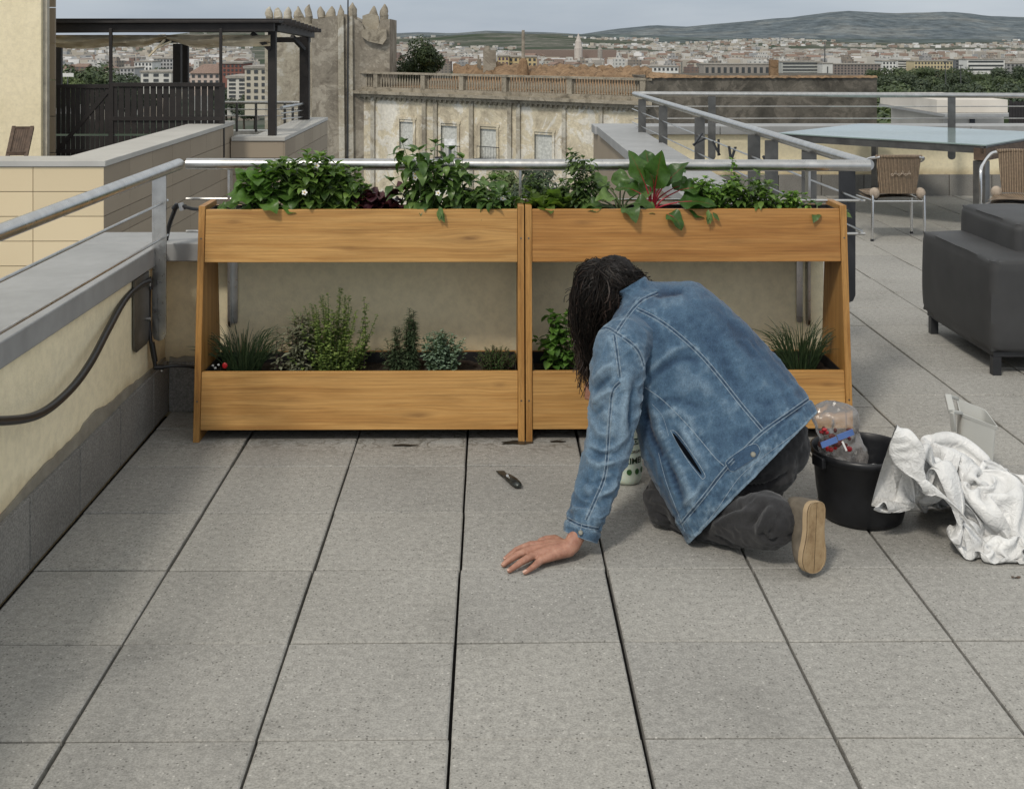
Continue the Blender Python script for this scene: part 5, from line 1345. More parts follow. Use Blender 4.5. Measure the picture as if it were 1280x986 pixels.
LM = dict(
    chard=leafm('chard_leaf', [(.025, .065, .012), (.04, .09, .018), (.06, .12, .025)], .25, .35, (.22, .03, .03)),
    beet=leafm('beet_leaf', [(.05, .10, .02), (.075, .15, .03), (.10, .19, .04)], .35, .35),
    pepper=leafm('pepper_leaf', [(.04, .08, .022), (.075, .135, .036), (.13, .20, .055)], .28, .35),
    potato=leafm('bushy_leaf', [(.04, .08, .018), (.08, .14, .03), (.14, .22, .05)], .3, .4),
    red=leafm('red_lettuce_leaf', [(.018, .006, .008), (.035, .009, .014), (.06, .016, .02)], .15, .45),
    lettuce=leafm('lettuce_leaf', [(.06, .10, .022), (.10, .155, .035), (.14, .20, .05)], .4, .5),
    tomato=leafm('tomato_leaf', [(.035, .065, .018), (.06, .10, .03), (.09, .14, .04)], .25, .5),
    parsley=leafm('parsley_leaf', [(.06, .12, .02), (.10, .19, .035), (.20, .32, .06)], .35, .5),
    mint=leafm('mint_leaf', [(.05, .11, .02), (.09, .18, .035), (.13, .24, .05)], .3, .4),
    oregano=leafm('oregano_leaf', [(.08, .13, .032), (.15, .21, .055), (.23, .29, .09)], .25, .6),
    sage=leafm('sage_leaf', [(.12, .13, .085), (.17, .18, .12), (.23, .24, .17)], .2, .8),
    rosemary=leafm('rosemary_leaf', [(.035, .06, .03), (.06, .09, .045), (.09, .12, .065)], .15, .6),
    worm=leafm('wormwood_leaf', [(.11, .16, .11), (.16, .23, .16), (.22, .30, .22)], .2, .8),
    thyme=leafm('thyme_leaf', [(.04, .075, .025), (.06, .11, .035), (.09, .14, .05)], .2, .6),
    chive=leafm('chive_leaf', [(.02, .04, .018), (.035, .06, .025), (.055, .085, .035)], .15, .5))
MT['stemg'] = simple('green_stem', (.09, .13, .05), .6); MT['stemr'] = simple('crimson_stem', (.34, .02, .035), .4, var=.3, scale=30); MT['stemb'] = simple('woody_stem', (.10, .07, .05), .8)
MT['stemp'] = simple('purple_stem', (.10, .06, .07), .7); MT['petal'] = simple('white_petal', (.85, .85, .80), .5); MT['yel'] = simple('yellow_centre', (.75, .45, .03), .5)
class LB(MB):
    def __init__(s): super().__init__(); s.vn = []
    def leaf(s, p, d, up, L, w_, droop=.3, shape='oval', fold=.25, wav=.10, nseg=6, rr=rnd):
        """leaf blade: midrib from p along d, arching by droop, folded along the midrib"""
        d = V(d).normalized(); up = V(up); sd_ = d.cross(up)
        if sd_.length < .05: sd_ = d.cross(V((1, .3, 0)))
        sd_.normalize(); n_ = sd_.cross(d).normalized(); prof = {
            'oval': [0, .62, .95, 1, .82, .48, 0], 'lance': [.05, .55, .95, .9, .65, .32, 0], 'heart': [.2, .9, 1.05, .95, .7, .38, 0],
            'strap': [.6, .9, 1, 1, .95, .7, 0], 'spoon': [.12, .3, .75, 1, 1.05, .8, 0]}[shape]
        o = len(s.v); q = V(p); ph = rr.uniform(0, 6)
        half = [-1, -.5, 0, .5, 1] if w_ > .018 else [-1, 0, 1]
        k = len(half); twist = rr.uniform(-.3, .3)
        for i in range(nseg + 1):
            t = i / nseg; wd = np.interp(t, [j / 6 for j in range(7)], prof) * w_ / 2
            dd = (d * math.cos(droop * t * 2) - n_ * math.sin(droop * t * 2)).normalized(); nn_ = sd_.cross(dd).normalized()
            sdt = (sd_ * math.cos(twist * t) + nn_ * math.sin(twist * t))
            if i: q = q + dd * L / nseg
            for h in half:
                pp = q + sdt * (wd * h) + nn_ * (abs(h) * wd * fold) + nn_ * (wav * math.sin(ph + t * 11 + h * 2) * abs(h) * wd)
                s.v.append(tuple(pp)); s.vn.append(1.0 if abs(h) < .1 else (.55 if (i % 2 == 0 and wav) else 0))
        for i in range(nseg):
            for j in range(k - 1): s.f.append((o + i * k + j, o + i * k + j + 1, o + (i + 1) * k + j + 1, o + (i + 1) * k + j))
        return q
    def build(s, name, mat, parent=None, **kw):
        ob = super().build(name, mat, parent, smooth=70, **kw)
        if len(s.vn) == len(s.v):
            a = ob.data.attributes.new('vein', 'FLOAT', 'POINT'); a.data.foreach_set('value', s.vn)
        return ob
def rdir(rr, up=.5): 
    a = rr.uniform(0, 6.283); return V((math.cos(a), math.sin(a), up)).normalized()
UZ, LZ = .885, .235     # soil heights
def plant(name, x, y, z, label, cat='plant', group=None):
    return root(name, (x, y, z), label, cat, group)
def px2x(px, d): return W(px, 60, d).x
GU, GD = 'plants in the upper tiers', 'herbs in the lower tiers'
def bushy(px, y, z, H, Rr, nst, key, L, w_, label, name, seed, grp, shape='oval', stem='stemg', lean=0, flowers=0, dens=.028, droop=.45, fold=.25, d_=5.0, leafstart=.15, spread=1):
    rr = random.Random(seed); x = px2x(px, d_); r = plant(name, x, y, z, label, 'plant', grp); st = MB(); lf = LB(); tips = []
    for k in range(int(nst * 1.35)):
        a = rr.uniform(0, 6.283); q = rr.uniform(.05, 1) ** .7 * Rr; h = H * 1.08 * rr.uniform(.5, 1) * (1 - .35 * (q / Rr) ** 2)
        b0 = V((x + q * .25 * math.cos(a), y + q * .25 * math.sin(a) * .6, z)); tp_ = V((x + q * math.cos(a) * spread + lean * h, y + q * math.sin(a) * .55, z + h))
        mid = (b0 + tp_) / 2 + V((rr.uniform(-.01, .01), rr.uniform(-.01, .01), h * .12)); P = spline([b0, mid, tp_], 12)
        st.tube(P, [.0028 * (1 - .6 * i / 11) for i in range(12)], 5); n_ = max(4, int(h / dens * 1.35)); tips.append(tp_)
        for j in range(n_):
            t = leafstart + (1 - leafstart) * (j + rr.random()) / n_; p = P[min(11, int(t * 11))]
            for sgn in ((0, 1) if rr.random() < .6 else (0,)):
                dr = rdir(rr, rr.uniform(-.15, .65)); s_ = rr.uniform(.6, 1.1) * (1 - .25 * t)
                lf.leaf(p + dr * .006, dr, (0, 0, 1), L * s_ * 1.2, w_ * s_ * 1.2, droop * rr.uniform(.4, 1.5), shape, fold, rr=rr)
        for q_ in range(4): 
            dr = rdir(rr, .9); lf.leaf(tp_, dr, (0, 0, 1), L * .6, w_ * .55, .2, shape, fold, rr=rr)
    st.build('stems', MT[stem], r); lf.build('leaves', LM[key], r)
    for k in range(flowers):
        c = rr.choice(tips) + V((rr.uniform(-.02, .02), -.025 - rr.random() * .02, rr.uniform(-.04, .0))); f = LB()
        for q_ in range(5): f.leaf(c, V((math.cos(q_ * 1.257), -.25, math.sin(q_ * 1.257))), (0, -1, 0), .013, .010, .15, 'oval', .1, nseg=6, rr=rr)
        f.build('flower', MT['petal'], r); MB().ell(c + V((0, -.004, 0)), .0028, .004, .0028, 8, 6).build('flower_centre', MT['yel'], r)
    return r, x
YU = 4.985
def bigleaf(px, y, z, specs, key, label, name, seed, grp, stem='stemr', shape='heart', ks=.84):
    specs = [(a, b, c, L * ks, w_ * ks, d) for a, b, c, L, w_, d in specs]
    """specs: (dx, dy, height, leaf length, leaf width, droop) for each stalked leaf"""
    rr = random.Random(seed); x = px2x(px, 5.0); r = plant(name, x, y, z, label, 'plant', grp); st = MB(); lf = LB()
    for (dx, dy, h, L, w_, dr) in specs:
        b0 = V((x + rr.uniform(-.01, .01), y + rr.uniform(-.01, .01), z)); e = V((x + dx, y + dy, z + h)); m_ = (b0 + e) / 2 + V((-dx * .15, 0, h * .1)); P = spline([b0, m_, e], 12)
        st.tube(P, [.005 - .0028 * i / 11 for i in range(12)], 7); t = (P[-1] - P[-3]).normalized(); t = (t + V((dx * 1.5, dy, 0))).normalized()
        up = V((0, -.55, .85)) if abs(dx) < .2 else V((0, -.2, 1))
        o = len(lf.v)
        end = lf.leaf(e, t, up, L, w_, dr, shape, .22, .30, 14, rr=rr)
        # side veins: thick midrib
        st.tube([e, e + t * L * .35 - V((0, 0, L * .35 * dr * .3)) + V((0, -.003, 0))], [.0022, .0010], 5)
    st.build('stalks', MT[stem], r); lf.build('leaves', LM[key], r); return r
# --- upper left box
bigleaf(297, YU, UZ, [(-.03, -.03, .02, .07, .05, .5), (.03, -.04, .03, .07, .05, .5), (.0, .03, .04, .07, .05, .4), (-.05, .02, .03, .06, .04, .5), (.05, -.05, .015, .07, .045, .6)], 'beet', 'small light green seedling at the left end of the upper left box', 'leafy_plant', 1, GU, 'stemg')
bigleaf(328, YU, UZ, [(-.06, -.03, .08, .10, .085, .55), (.0, -.04, .11, .12, .09, .6), (.07, -.04, .08, .12, .085, .7), (-.03, .04, .10, .08, .065, .4), (.05, .05, .09, .08, .065, .5), (-.08, -.05, .05, .09, .08, .7), (.03, -.07, .05, .11, .09, .8), (-.05, .0, .13, .11, .085, .3), (.02, .0, .14, .11, .09, .35), (.09, .0, .12, .11, .09, .5), (-.03, -.06, .07, .11, .09, .7), (.10, -.06, .04, .11, .09, .8), (.05, .02, .15, .10, .08, .3)], 'beet', 'pale green chard with broad leaves, second from the left', 'chard_plant', 2, GU, 'stemg')
bushy(392, YU, UZ, .25, .20, 30, 'potato', .066, .042, 'dense bushy green plant with a white flower beside the pale chard', 'bushy_plant', 3, GU, flowers=3, dens=.022, droop=.55)
bushy(436, YU, UZ, .19, .12, 18, 'potato', .05, .032, 'rounded green plant leaning toward the dark red lettuce', 'bushy_plant', 31, GU, flowers=0, dens=.022, droop=.55)
bushy(334, YU, UZ, .20, .13, 12, 'beet', .065, .055, 'leafy light green plant filling the gap beside the pale chard', 'leafy_plant', 33, GU, dens=.024, droop=.5)
rr = random.Random(9)
x = px2x(474, 5); r = plant('red_lettuce', x, YU, UZ, 'dark red curly lettuce between two green plants', 'plant', GU); lf = LB()
for k in range(46):
    a = rr.uniform(0, 6.28); lf.leaf((x + rr.uniform(-.05, .05), YU + rr.uniform(-.03, .03), UZ + rr.uniform(0, .06)), V((math.cos(a), math.sin(a) * .6, rr.uniform(.4, 1.6))), (0, 0, 1), rr.uniform(.06, .11), rr.uniform(.05, .075), rr.uniform(.3, .9), 'spoon', .3, .45, 10, rr=rr)
lf.build('leaves', LM['red'], r)
bushy(528, YU, UZ, .30, .17, 11, 'pepper', .085, .046, 'tallest pepper plant with hanging pointed leaves and white flowers', 'pepper_plant', 4, GU, shape='lance', flowers=3, dens=.028, droop=.75)
bushy(578, YU, UZ, .25, .17, 10, 'pepper', .085, .046, 'pepper plant to the right of the tallest one, spreading sideways', 'pepper_plant', 5, GU, shape='lance', flowers=2, dens=.030, droop=.8, spread=1.2)
bushy(612, YU - .03, UZ, .13, .11, 10, 'pepper', .075, .042, 'low pepper shoots at the right end of the upper left box', 'pepper_plant', 6, GU, shape='lance', flowers=1, dens=.03, droop=.7)
lf = LB(); p = W(549, 258, 4.88)
for k in range(5): lf.leaf(p + V((rnd.uniform(-.008, .008), 0, -.006 * k)), V((rnd.uniform(-.5, .5), -.35, -.8)), (0, -1, 0), .05, .022, .1, 'lance', .3)
lf.build('trailing_leaf', LM['pepper'], [o for o in bpy.data.objects if o.name == 'pepper_plant'][0])
# --- upper right box
rr = random.Random(19)
for (px, n_, sz, key, lab) in ((690, 34, .12, 'lettuce', 'frilly green lettuce at the left end of the upper right box'),):
    x = px2x(px, 5); r = plant('green_lettuce', x, YU, UZ, lab, 'plant', GU); lf = LB()
    for k in range(n_):
        a = rr.uniform(0, 6.28); lf.leaf((x + rr.uniform(-.07, .07), YU + rr.uniform(-.03, .03), UZ + rr.uniform(0, .03)), V((math.cos(a) * .8, math.sin(a) * .5, rr.uniform(.6, 1.8))), (0, 0, 1), rr.uniform(.08, .14), rr.uniform(.05, .08), rr.uniform(.2, .8), 'spoon', .3, .35, 10, rr=rr)
    lf.build('leaves', LM[key], r)
bushy(668, YU + .05, UZ, .16, .08, 8, 'tomato', .035, .018, 'wispy small leaved plant behind the frilly lettuce', 'herb_plant', 7, GU, dens=.012)
bushy(722, YU, UZ, .25, .13, 14, 'tomato', .045, .022, 'spindly tomato plant with small curled leaves rising above the rail', 'tomato_plant', 8, GU, dens=.014, droop=.6)
bigleaf(775, YU, UZ, [(-.10, -.04, .05, .11, .085, .7), (-.03, -.05, .07, .12, .09, .8), (.05, -.05, .05, .11, .08, .8), (-.05, .04, .09, .12, .09, .6), (.03, .05, .10, .12, .10, .6), (-.12, -.02, .07, .10, .07, .6), (.09, -.06, .03, .10, .07, .8), (.0, .0, .11, .10, .09, .5), (-.08, -.05, .04, .12, .09, .7), (.02, -.07, .03, .12, .09, .8), (-.15, .0, .04, .12, .08, .7), (-.06, .0, .12, .11, .09, .5), (.07, .0, .08, .12, .09, .6)], 'pepper', 'broad dark green spinach beside the large chard', 'spinach_plant', 11, GU, 'stemg')
bigleaf(815, YU - .01, UZ, [(.005, -.03, .11, .21, .13, .05), (-.03, .0, .12, .19, .12, .12), (.045, -.02, .12, .17, .11, .2), (.06, .02, .14, .14, .11, .5), (.10, -.05, .055, .19, .12, .35), (.13, -.06, .03, .14, .09, .75), (.09, .04, .10, .15, .11, .6), (.05, -.08, .01, .12, .08, .9), (-.01, .03, .17, .13, .11, .3), (.02, .04, .12, .15, .13, .5), (-.06, -.02, .09, .13, .10, .6), (.11, -.02, .10, .14, .11, .5), (.0, -.04, .12, .13, .11, .5)], 'chard', 'large chard with thick crimson stalks and big upright crinkled leaves', 'chard_plant', 12, GU)
bushy(892, YU, UZ, .17, .12, 24, 'parsley', .036, .024, 'bright light green parsley right of the large chard', 'parsley_plant', 13, GU, dens=.011, droop=.5)
bushy(935, YU, UZ, .16, .14, 22, 'potato', .055, .026, 'dark green celery with pointed leaflets beside the parsley', 'celery_plant', 14, GU, dens=.018, shape='lance')
bushy(918, YU + .02, UZ, .23, .04, 3, 'parsley', .04, .022, 'thin taller shoot standing up behind the celery', 'herb_plant', 141, GU, dens=.02, shape='lance')
bushy(985, YU, UZ, .09, .11, 16, 'parsley', .032, .022, 'low young parsley near the right end of the upper box', 'parsley_plant', 15, GU, dens=.011)
bigleaf(1022, YU - .02, UZ, [(-.06, -.03, .015, .09, .05, .5), (.06, -.03, .012, .09, .045, .5), (0, .03, .03, .08, .05, .5), (.08, .0, .02, .07, .04, .4), (-.02, -.05, .01, .08, .045, .7)], 'pepper', 'small flat leaved seedling at the far right end of the upper box', 'leafy_plant', 16, GU, 'stemg')
lf = LB(); p = W(888, 262, 4.885)
for k in range(6): lf.leaf(p + V((rnd.uniform(-.012, .012), 0, -.004 * k)), V((rnd.uniform(-.6, .6), -.35, -.7)), (0, -1, 0), .045, .018, .1, 'lance', .3)
lf.build('trailing_leaf', LM['potato'], [o for o in bpy.data.objects if o.name == 'celery_plant'][0])
# --- lower boxes
YD = 4.99
def chives(px, n_, label, seed, R_=.09, H=.22):
    rr = random.Random(seed); x = px2x(px, 4.99); r = plant('chive_clump', x, YD, LZ, label, 'plant', GD); m = MB()
    for k in range(n_):
        a = rr.uniform(0, 6.28); q = rr.random() ** .5 * R_ * .5; b = V((x + q * math.cos(a) * 1.2, YD + q * math.sin(a) * .6, LZ)); out = rr.uniform(.1, 1) * R_ * 1.5; h = H * rr.uniform(.45, 1)
        e = b + V((math.cos(a) * out, math.sin(a) * out * .6, h)); m.tube(spline([b, b + (e - b) * .5 + V((0, 0, h * .2)), e - V((0, 0, h * rr.uniform(0, .25)))], 7), [.0016, .0016, .0015, .0014, .0012, .0009, .0004], 4, cap=False)
    m.build('blades', LM['chive'], r); return r
chives(305, 190, 'chive clump at the left end of the lower left box', 21, .12, .20)
chives(1002, 190, 'chive clump at the right end of the lower right box', 22, .11, .22)
def spires(px, H, Rr, nst, key, L, w_, label, name, seed, stem='stemp', dens=.011, fan=1.0, shape='oval', y=YD, whorl=2, hexp=1.0, flowertop=False, droop=.3, updir=(.1, .8)):
    rr = random.Random(seed); x = px2x(px, 4.99); r = plant(name, x, y, LZ, label, 'plant', GD); st = MB(); lf = LB()
    for k in range(int(nst * 1.5)):
        f = (k + .5) / nst; a = rr.uniform(0, 6.28); q = rr.uniform(.1, 1) * Rr; h = H * (rr.uniform(.45, 1) ** hexp) * (1 - .3 * q / Rr)
        b = V((x + q * .5 * math.cos(a), y + q * .35 * math.sin(a), LZ)); e = V((x + q * fan * math.cos(a), y + q * .5 * math.sin(a), LZ + h)); P = spline([b, (b + e) / 2 + V((rr.uniform(-.008, .008), 0, 0)), e], 14); st.tube(P, [.0016 - .0009 * i / 13 for i in range(14)], 4)
        n_ = int(h / dens)
        for j in range(n_):
            t = .06 + .94 * j / n_; p = P[min(13, int(t * 13.5))].lerp(P[min(13, int(t * 13.5) + 1)], (t * 13.5) % 1)
            for w2 in range(whorl):
                dr = rdir(rr, rr.uniform(*updir)); s_ = rr.uniform(.65, 1.1) * (1 - .5 * max(0, t - .55) / .45)
                lf.leaf(p, dr, (0, 0, 1), L * s_ * 1.3, w_ * s_ * 1.45, droop, shape, .25, nseg=4, rr=rr)
    st.build('stems', MT[stem], r); lf.build('leaves', LM[key], r); return r
spires(348, .21, .03, 3, 'sage', .028, .011, 'single thin sprig beside the chive clump', 'sage_plant', 23, dens=.014, shape='lance')
spires(378, .27, .07, 16, 'sage', .045, .014, 'greyish sage with purple tinted flower spikes left of the oregano', 'sage_plant', 24, shape='lance', dens=.013)
spires(416, .36, .22, 62, 'oregano', .017, .011, 'large bushy oregano in the middle of the lower left box', 'oregano_plant', 25, stem='stemg', dens=.0085, hexp=1.7)
for (px, hh, lab) in ((417, .345, 'tallest thin oregano flower spike'), (455, .335, 'second tall oregano flower spike, the right one'), (396, .28, 'shorter oregano flower spike to the left')):
    spires(px, hh, .004, 1, 'oregano', .017, .011, lab, 'oregano_spike', 40 + px, dens=.017, whorl=5, hexp=.05, fan=1)
spires(496, .20, .07, 12, 'rosemary', .026, .0035, 'low spreading rosemary shoots left of the tall rosemary', 'rosemary_plant', 26, stem='stemb', dens=.0055, shape='strap', whorl=3)
spires(514, .275, .028, 9, 'rosemary', .028, .0038, 'tall upright rosemary in the lower left box', 'rosemary_plant', 27, stem='stemb', dens=.0045, shape='strap', whorl=3, hexp=.4)
spires(552, .185, .10, 40, 'worm', .022, .012, 'silvery blue green wormwood bush right of the rosemary', 'wormwood_plant', 28, stem='stemg', dens=.009, shape='spoon', hexp=.6)
spires(620, .11, .10, 70, 'thyme', .010, .006, 'low dark thyme cushion at the right end of the lower left box', 'thyme_plant', 29, stem='stemb', dens=.006)
bushy(702, YD, LZ, .25, .10, 12, 'mint', .050, .034, 'bright green mint beside the person\'s head', 'mint_plant', 30, GD, dens=.022, droop=.4, stem='stemg')
# small red and white plant tag
p = W(272, 458, 4.95); r = root('plant_tag', (p.x, p.y, LZ), 'tiny red and white tag among the chives at the left end', 'plant tag')
MB().bar((p.x + .01, p.y, LZ - .02), (p.x + .012, p.y, LZ + .022), .006, .002).build('stake', MT['stemb'], r)
m = MB(); m.ell(W(281, 457, 4.93), .011, .004, .013, 10, 8); m.build('red_disc', MT['redbit'], r)
for q in ((269, 460), (273, 456), (266, 457)): MB().ell(W(q[0], q[1], 4.93), .0055, .003, .005, 8, 6).build('white_petal', MT['petal'], r)
# weed in the corner
lf = LB(); rr = random.Random(77); b = G(232, 512, .003)
r = root('weed', b, 'small dark weed growing in the corner by the skirting', 'weed')
for k in range(26): lf.leaf(b + V((rr.uniform(-.05, .05), rr.uniform(-.02, .02), 0)), rdir(rr, rr.uniform(.1, .9)), (0, 0, 1), rr.uniform(.015, .04), .012, .4, 'oval', rr=rr)
lf.build('leaves', LM['pepper'], r)
# leafy tree tops seen between the planters and the palace
for (px, yt, d, s_, kk) in ((640, 205, 36, .22, 5), (672, 208, 34, .2, 1)):
    p = W(px, yt, d); put_tree(kk, (p.x, p.y, p.z - 9 * s_), s_, 'small green treetop below the rail, ' + ('left one' if px < 650 else 'right one'), 'treetops below the handrail', 'garden_tree')
# ================================================================== PERSON
CAMP = V((0, 0, CAMZ))
r = PERS = root('person', (W(900, 0, 3.9).x, 3.9, 0), 'person in faded denim jacket kneeling at the planter with one hand flat on paving', 'person')
s = NT('skin')
c = s.ramp(s.noise(35, 5, .6), [(.3, (.27, .125, .085, 1)), (.55, (.39, .205, .145, 1)), (.75, (.48, .28, .205, 1))])
s.color(c); s.set(rough=.5, spec=.35, sss=.08); s.b.inputs['Subsurface Radius'].default_value = (.01, .004, .002)
s.bump(s.math('ADD', s.noise(160, 4), s.math('MULTIPLY', s.vor(120), .5)), .35, .002); MT['skin'] = s.m
s = NT('denim')
q = s.co((1, 1, 1)); big = s.noise(7, 6, .6); med = s.noise(28, 6, .7)
fa = s.n('Attribute'); fa.attribute_name = 'fade'
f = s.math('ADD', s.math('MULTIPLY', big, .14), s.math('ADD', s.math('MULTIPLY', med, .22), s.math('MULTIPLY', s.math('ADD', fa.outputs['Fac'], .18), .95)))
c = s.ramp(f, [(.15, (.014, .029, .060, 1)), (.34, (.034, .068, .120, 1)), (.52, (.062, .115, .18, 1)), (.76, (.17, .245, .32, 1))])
tw = s.n('TexWave', Scale=190.0, Distortion=1.5, Detail=2.0); tw.bands_direction = 'DIAGONAL'; s.l(q, tw.inputs['Vector'])
c = s.mix(1, c, s.ramp(tw.outputs['Fac'], [(0, .86), (1, 1.1)]), 'MULTIPLY')
c = s.mix(1, c, s.ramp(s.noise(230, 3, .8), [(.3, .68), (.7, 1.3)]), 'MULTIPLY')
c = s.mix(1, c, s.ramp(s.noise(1, 4, .7, co=s.co((140, 140, 22))), [(.3, .85), (.7, 1.12)]), 'MULTIPLY')
s.color(c); s.set(rough=.85, spec=.2, sheen=.15)
s.bump(s.math('ADD', s.math('MULTIPLY', tw.outputs['Fac'], .25), s.math('ADD', s.noise(45, 6, .65), s.noise(240, 2))), .35, .003); MT['denim'] = s.m
MT['thread'] = simple('pale_thread', (.23, .285, .34), .8, var=.35, scale=120)
MT['pocket'] = simple('pocket_shadow', (.004, .005, .007), 1, spec=0)
MT['puck'] = simple('dark_seam', (.018, .032, .06), .9, var=.5, scale=100)
s = NT('charcoal_trousers')
c = s.ramp(s.noise(9, 5), [(.3, (.021, .021, .023, 1)), (.7, (.036, .036, .038, 1))]); c = s.mix(1, c, s.ramp(s.noise(250, 2, .7), [(.3, .8), (.7, 1.2)]), 'MULTIPLY')
s.color(c); s.set(rough=.9, spec=.15, sheen=.2); s.bump(s.noise(60, 5), .25, .003); MT['trouser'] = s.m

JV, JF = [], []      # jacket in world space, for finding where seams lie
class PXDisp:
    """creases: soft grooves and ridges along drawn lines"""
    def __init__(s): s.L = []
    def add(s, pts, wd, amp): s.L.append((np.array([[p[0], p[1]] for p in spline([V((a, b, 0)) for a, b in pts], 24)]), wd * .8, amp * 1.45))
    def at(s, x, y):
        o = 0
        for P, wd, amp in s.L:
            d = np.hypot(P[:, 0] - x, P[:, 1] - y); i = int(d.argmin()); m = d[i]
            if m < wd * 3: t = i / 23; o += amp * math.exp(-(m / wd) ** 2) * min(1, 4 * t + .15, 4 * (1 - t) + .15)
        return o
def to_px(p):
    x, y, z = p[0], p[1], p[2] - CAMZ; d = y * cs_ + x * sn_; u = x * cs_ - y * sn_
    return CX + u / d * F, CY - z / d * F
CR = PXDisp()
for pts, wd, a in (
    ([(804, 500), (812, 540), (838, 590), (858, 640)], 6, -.010), ([(812, 500), (830, 545), (858, 600), (872, 640)], 6, .007),
    ([(806, 470), (840, 440), (868, 430)], 5, .006), ([(808, 478), (842, 452), (880, 448)], 5, -.006),
    ([(842, 536), (858, 566), (880, 598)], 4, -.008), ([(850, 528), (868, 560), (890, 590)], 6, .006),
    ([(826, 560), (838, 600), (850, 630)], 4, .006), ([(880, 600), (868, 622), (850, 632)], 5, .007), ([(890, 612), (872, 636), (856, 646)], 4, -.006),
    ([(815, 520), (850, 516), (880, 540)], 6, .005), ([(812, 510), (845, 500), (885, 512)], 5, -.005), ([(905, 590), (925, 575), (935, 560)], 4, -.004),
    ([(900, 420), (930, 460), (965, 500)], 14, .005), ([(860, 470), (900, 500), (925, 540)], 12, .005),
    ([(818, 368), (838, 366), (856, 362)], 6, -.010), ([(812, 390), (835, 380), (860, 378)], 10, .004),
    ([(940, 500), (960, 505), (985, 492)], 5, -.003), ([(955, 530), (985, 520), (1010, 505)], 3, -.004)): CR.add(pts, wd, a)
CRS = PXDisp()
for pts, wd, a in (
    ([(741, 478), (757, 462), (768, 455)], 4, .008), ([(741, 490), (755, 478), (765, 470)], 4, -.008), ([(742, 505), (758, 492), (768, 486)], 4, .008), ([(742, 520), (756, 508), (764, 500)], 4, -.006),
    ([(795, 470), (788, 510), (790, 550)], 5, -.009), ([(785, 470), (780, 515), (776, 560)], 5, .006), ([(800, 490), (798, 520), (792, 555)], 4, .006),
    ([(738, 560), (752, 568), (770, 566)], 4, -.007), ([(735, 575), (750, 582), (768, 578)], 5, .007), ([(728, 600), (742, 604), (758, 598)], 4, -.006),
    ([(770, 600), (762, 612), (750, 618)], 4, .007), ([(725, 622), (738, 622), (752, 612)], 4, -.005), ([(712, 640), (728, 636), (744, 640)], 3, .006), ([(757, 412), (768, 440), (764, 470)], 8, .004)): CRS.add(pts, wd, a)

SEAMS = [[(748, 413), (758, 410), (770, 416), (792, 432), (801, 445), (805, 458)], [(770, 416), (782, 398), (800, 377), (822, 366)], [(796, 386), (820, 398), (844, 415), (872, 440), (896, 467), (926, 505), (953, 537)],
    [(806, 484), (826, 498), (844, 515), (862, 534), (879, 554), (894, 572), (905, 582)], [(768, 419), (771, 440), (775, 471)], [(775, 478), (766, 489), (763, 512), (761, 537), (759, 570), (755, 598), (744, 625), (733, 650)],
    [(851, 655), (880, 620), (905, 588), (930, 562), (953, 540), (985, 517), (1012, 498)], [(866, 674), (895, 638), (923, 598), (950, 574), (985, 548), (1018, 522)], [(706, 646), (716, 652), (728, 657), (748, 661)]]
SP = [np.array([[p[0], p[1]] for p in spline([V((a, b, 0)) for a, b in q], 40)]) for q in SEAMS]
def pucker(x, y, p):
    m_ = 1e9; t = 0
    for i, P in enumerate(SP):
        d = np.hypot(P[:, 0] - x, P[:, 1] - y); k = int(d.argmin())
        if d[k] < m_: m_ = d[k]; t = k * 1.0 + i * 50
    if m_ > 22: return 0, 0
    w_ = math.exp(-(m_ / 6.5) ** 2); rp = noise.noise(V((p.x * 75, p.y * 75, p.z * 75)))
    return .0022 * w_ * rp, w_ * (.10 + .30 * rp) - .10 * math.exp(-(m_ / 1.6) ** 2)
def finish(rows, closed, disp, ncalc=True):
    """displace a grid of points along its own normals"""
    m, n = len(rows), len(rows[0]); A = np.array([[tuple(p) for p in row] for row in rows])
    du = np.roll(A, -1, 1) - np.roll(A, 1, 1); dv = np.gradient(A, axis=0); N = np.cross(du, dv); ln_ = np.linalg.norm(N, axis=2, keepdims=True); N = N / np.maximum(ln_, 1e-9)
    cen = A.mean(axis=1, keepdims=True)
    if (N * (A - cen)).sum() < 0: N = -N
    fade = np.zeros((m, n))
    for i in range(m):
        for k in range(n):
            d, fd = disp(V(A[i, k]), i / (m - 1), k / n, V(N[i, k])); A[i, k] += N[i, k] * d; fade[i, k] = fd
    return A, fade
def add_jacket(A, fade, mb, fl):
    m, n = A.shape[:2]; o = len(mb.v)
    mb.grid([[V(A[i, k]) for k in range(n)] for i in range(m)], True); fl.extend(fade.ravel().tolist())
RG = [  # A px,py,d   B px,py,d   near thickness, far thickness
    ((863, 678, 3.80), (1021, 516, 3.90), .10, .26),
    ((846, 652, 3.83), (1013, 502, 3.93), .12, .26),
    ((828, 620, 3.88), (1001, 486, 3.97), .13, .24),
    ((812, 588, 3.93), (986, 466, 4.02), .135, .22),
    ((800, 555, 3.98), (968, 445, 4.07), .14, .20),
    ((792, 515, 4.03), (944, 419, 4.12), .145, .19),
    ((784, 475, 4.07), (918, 394, 4.18), .15, .18),
    ((774, 442, 4.09), (888, 371, 4.24), .145, .17),
    ((768, 416, 4.11), (862, 358, 4.32), .13, .16),
    ((772, 396, 4.14), (836, 358, 4.32), .10, .12),
    ((778, 382, 4.20), (815, 357, 4.31), .075, .085),
    ((777, 373, 4.23), (806, 355, 4.31), .068, .072),
    ((772, 366, 4.24), (799, 350, 4.31), .068, .072)]
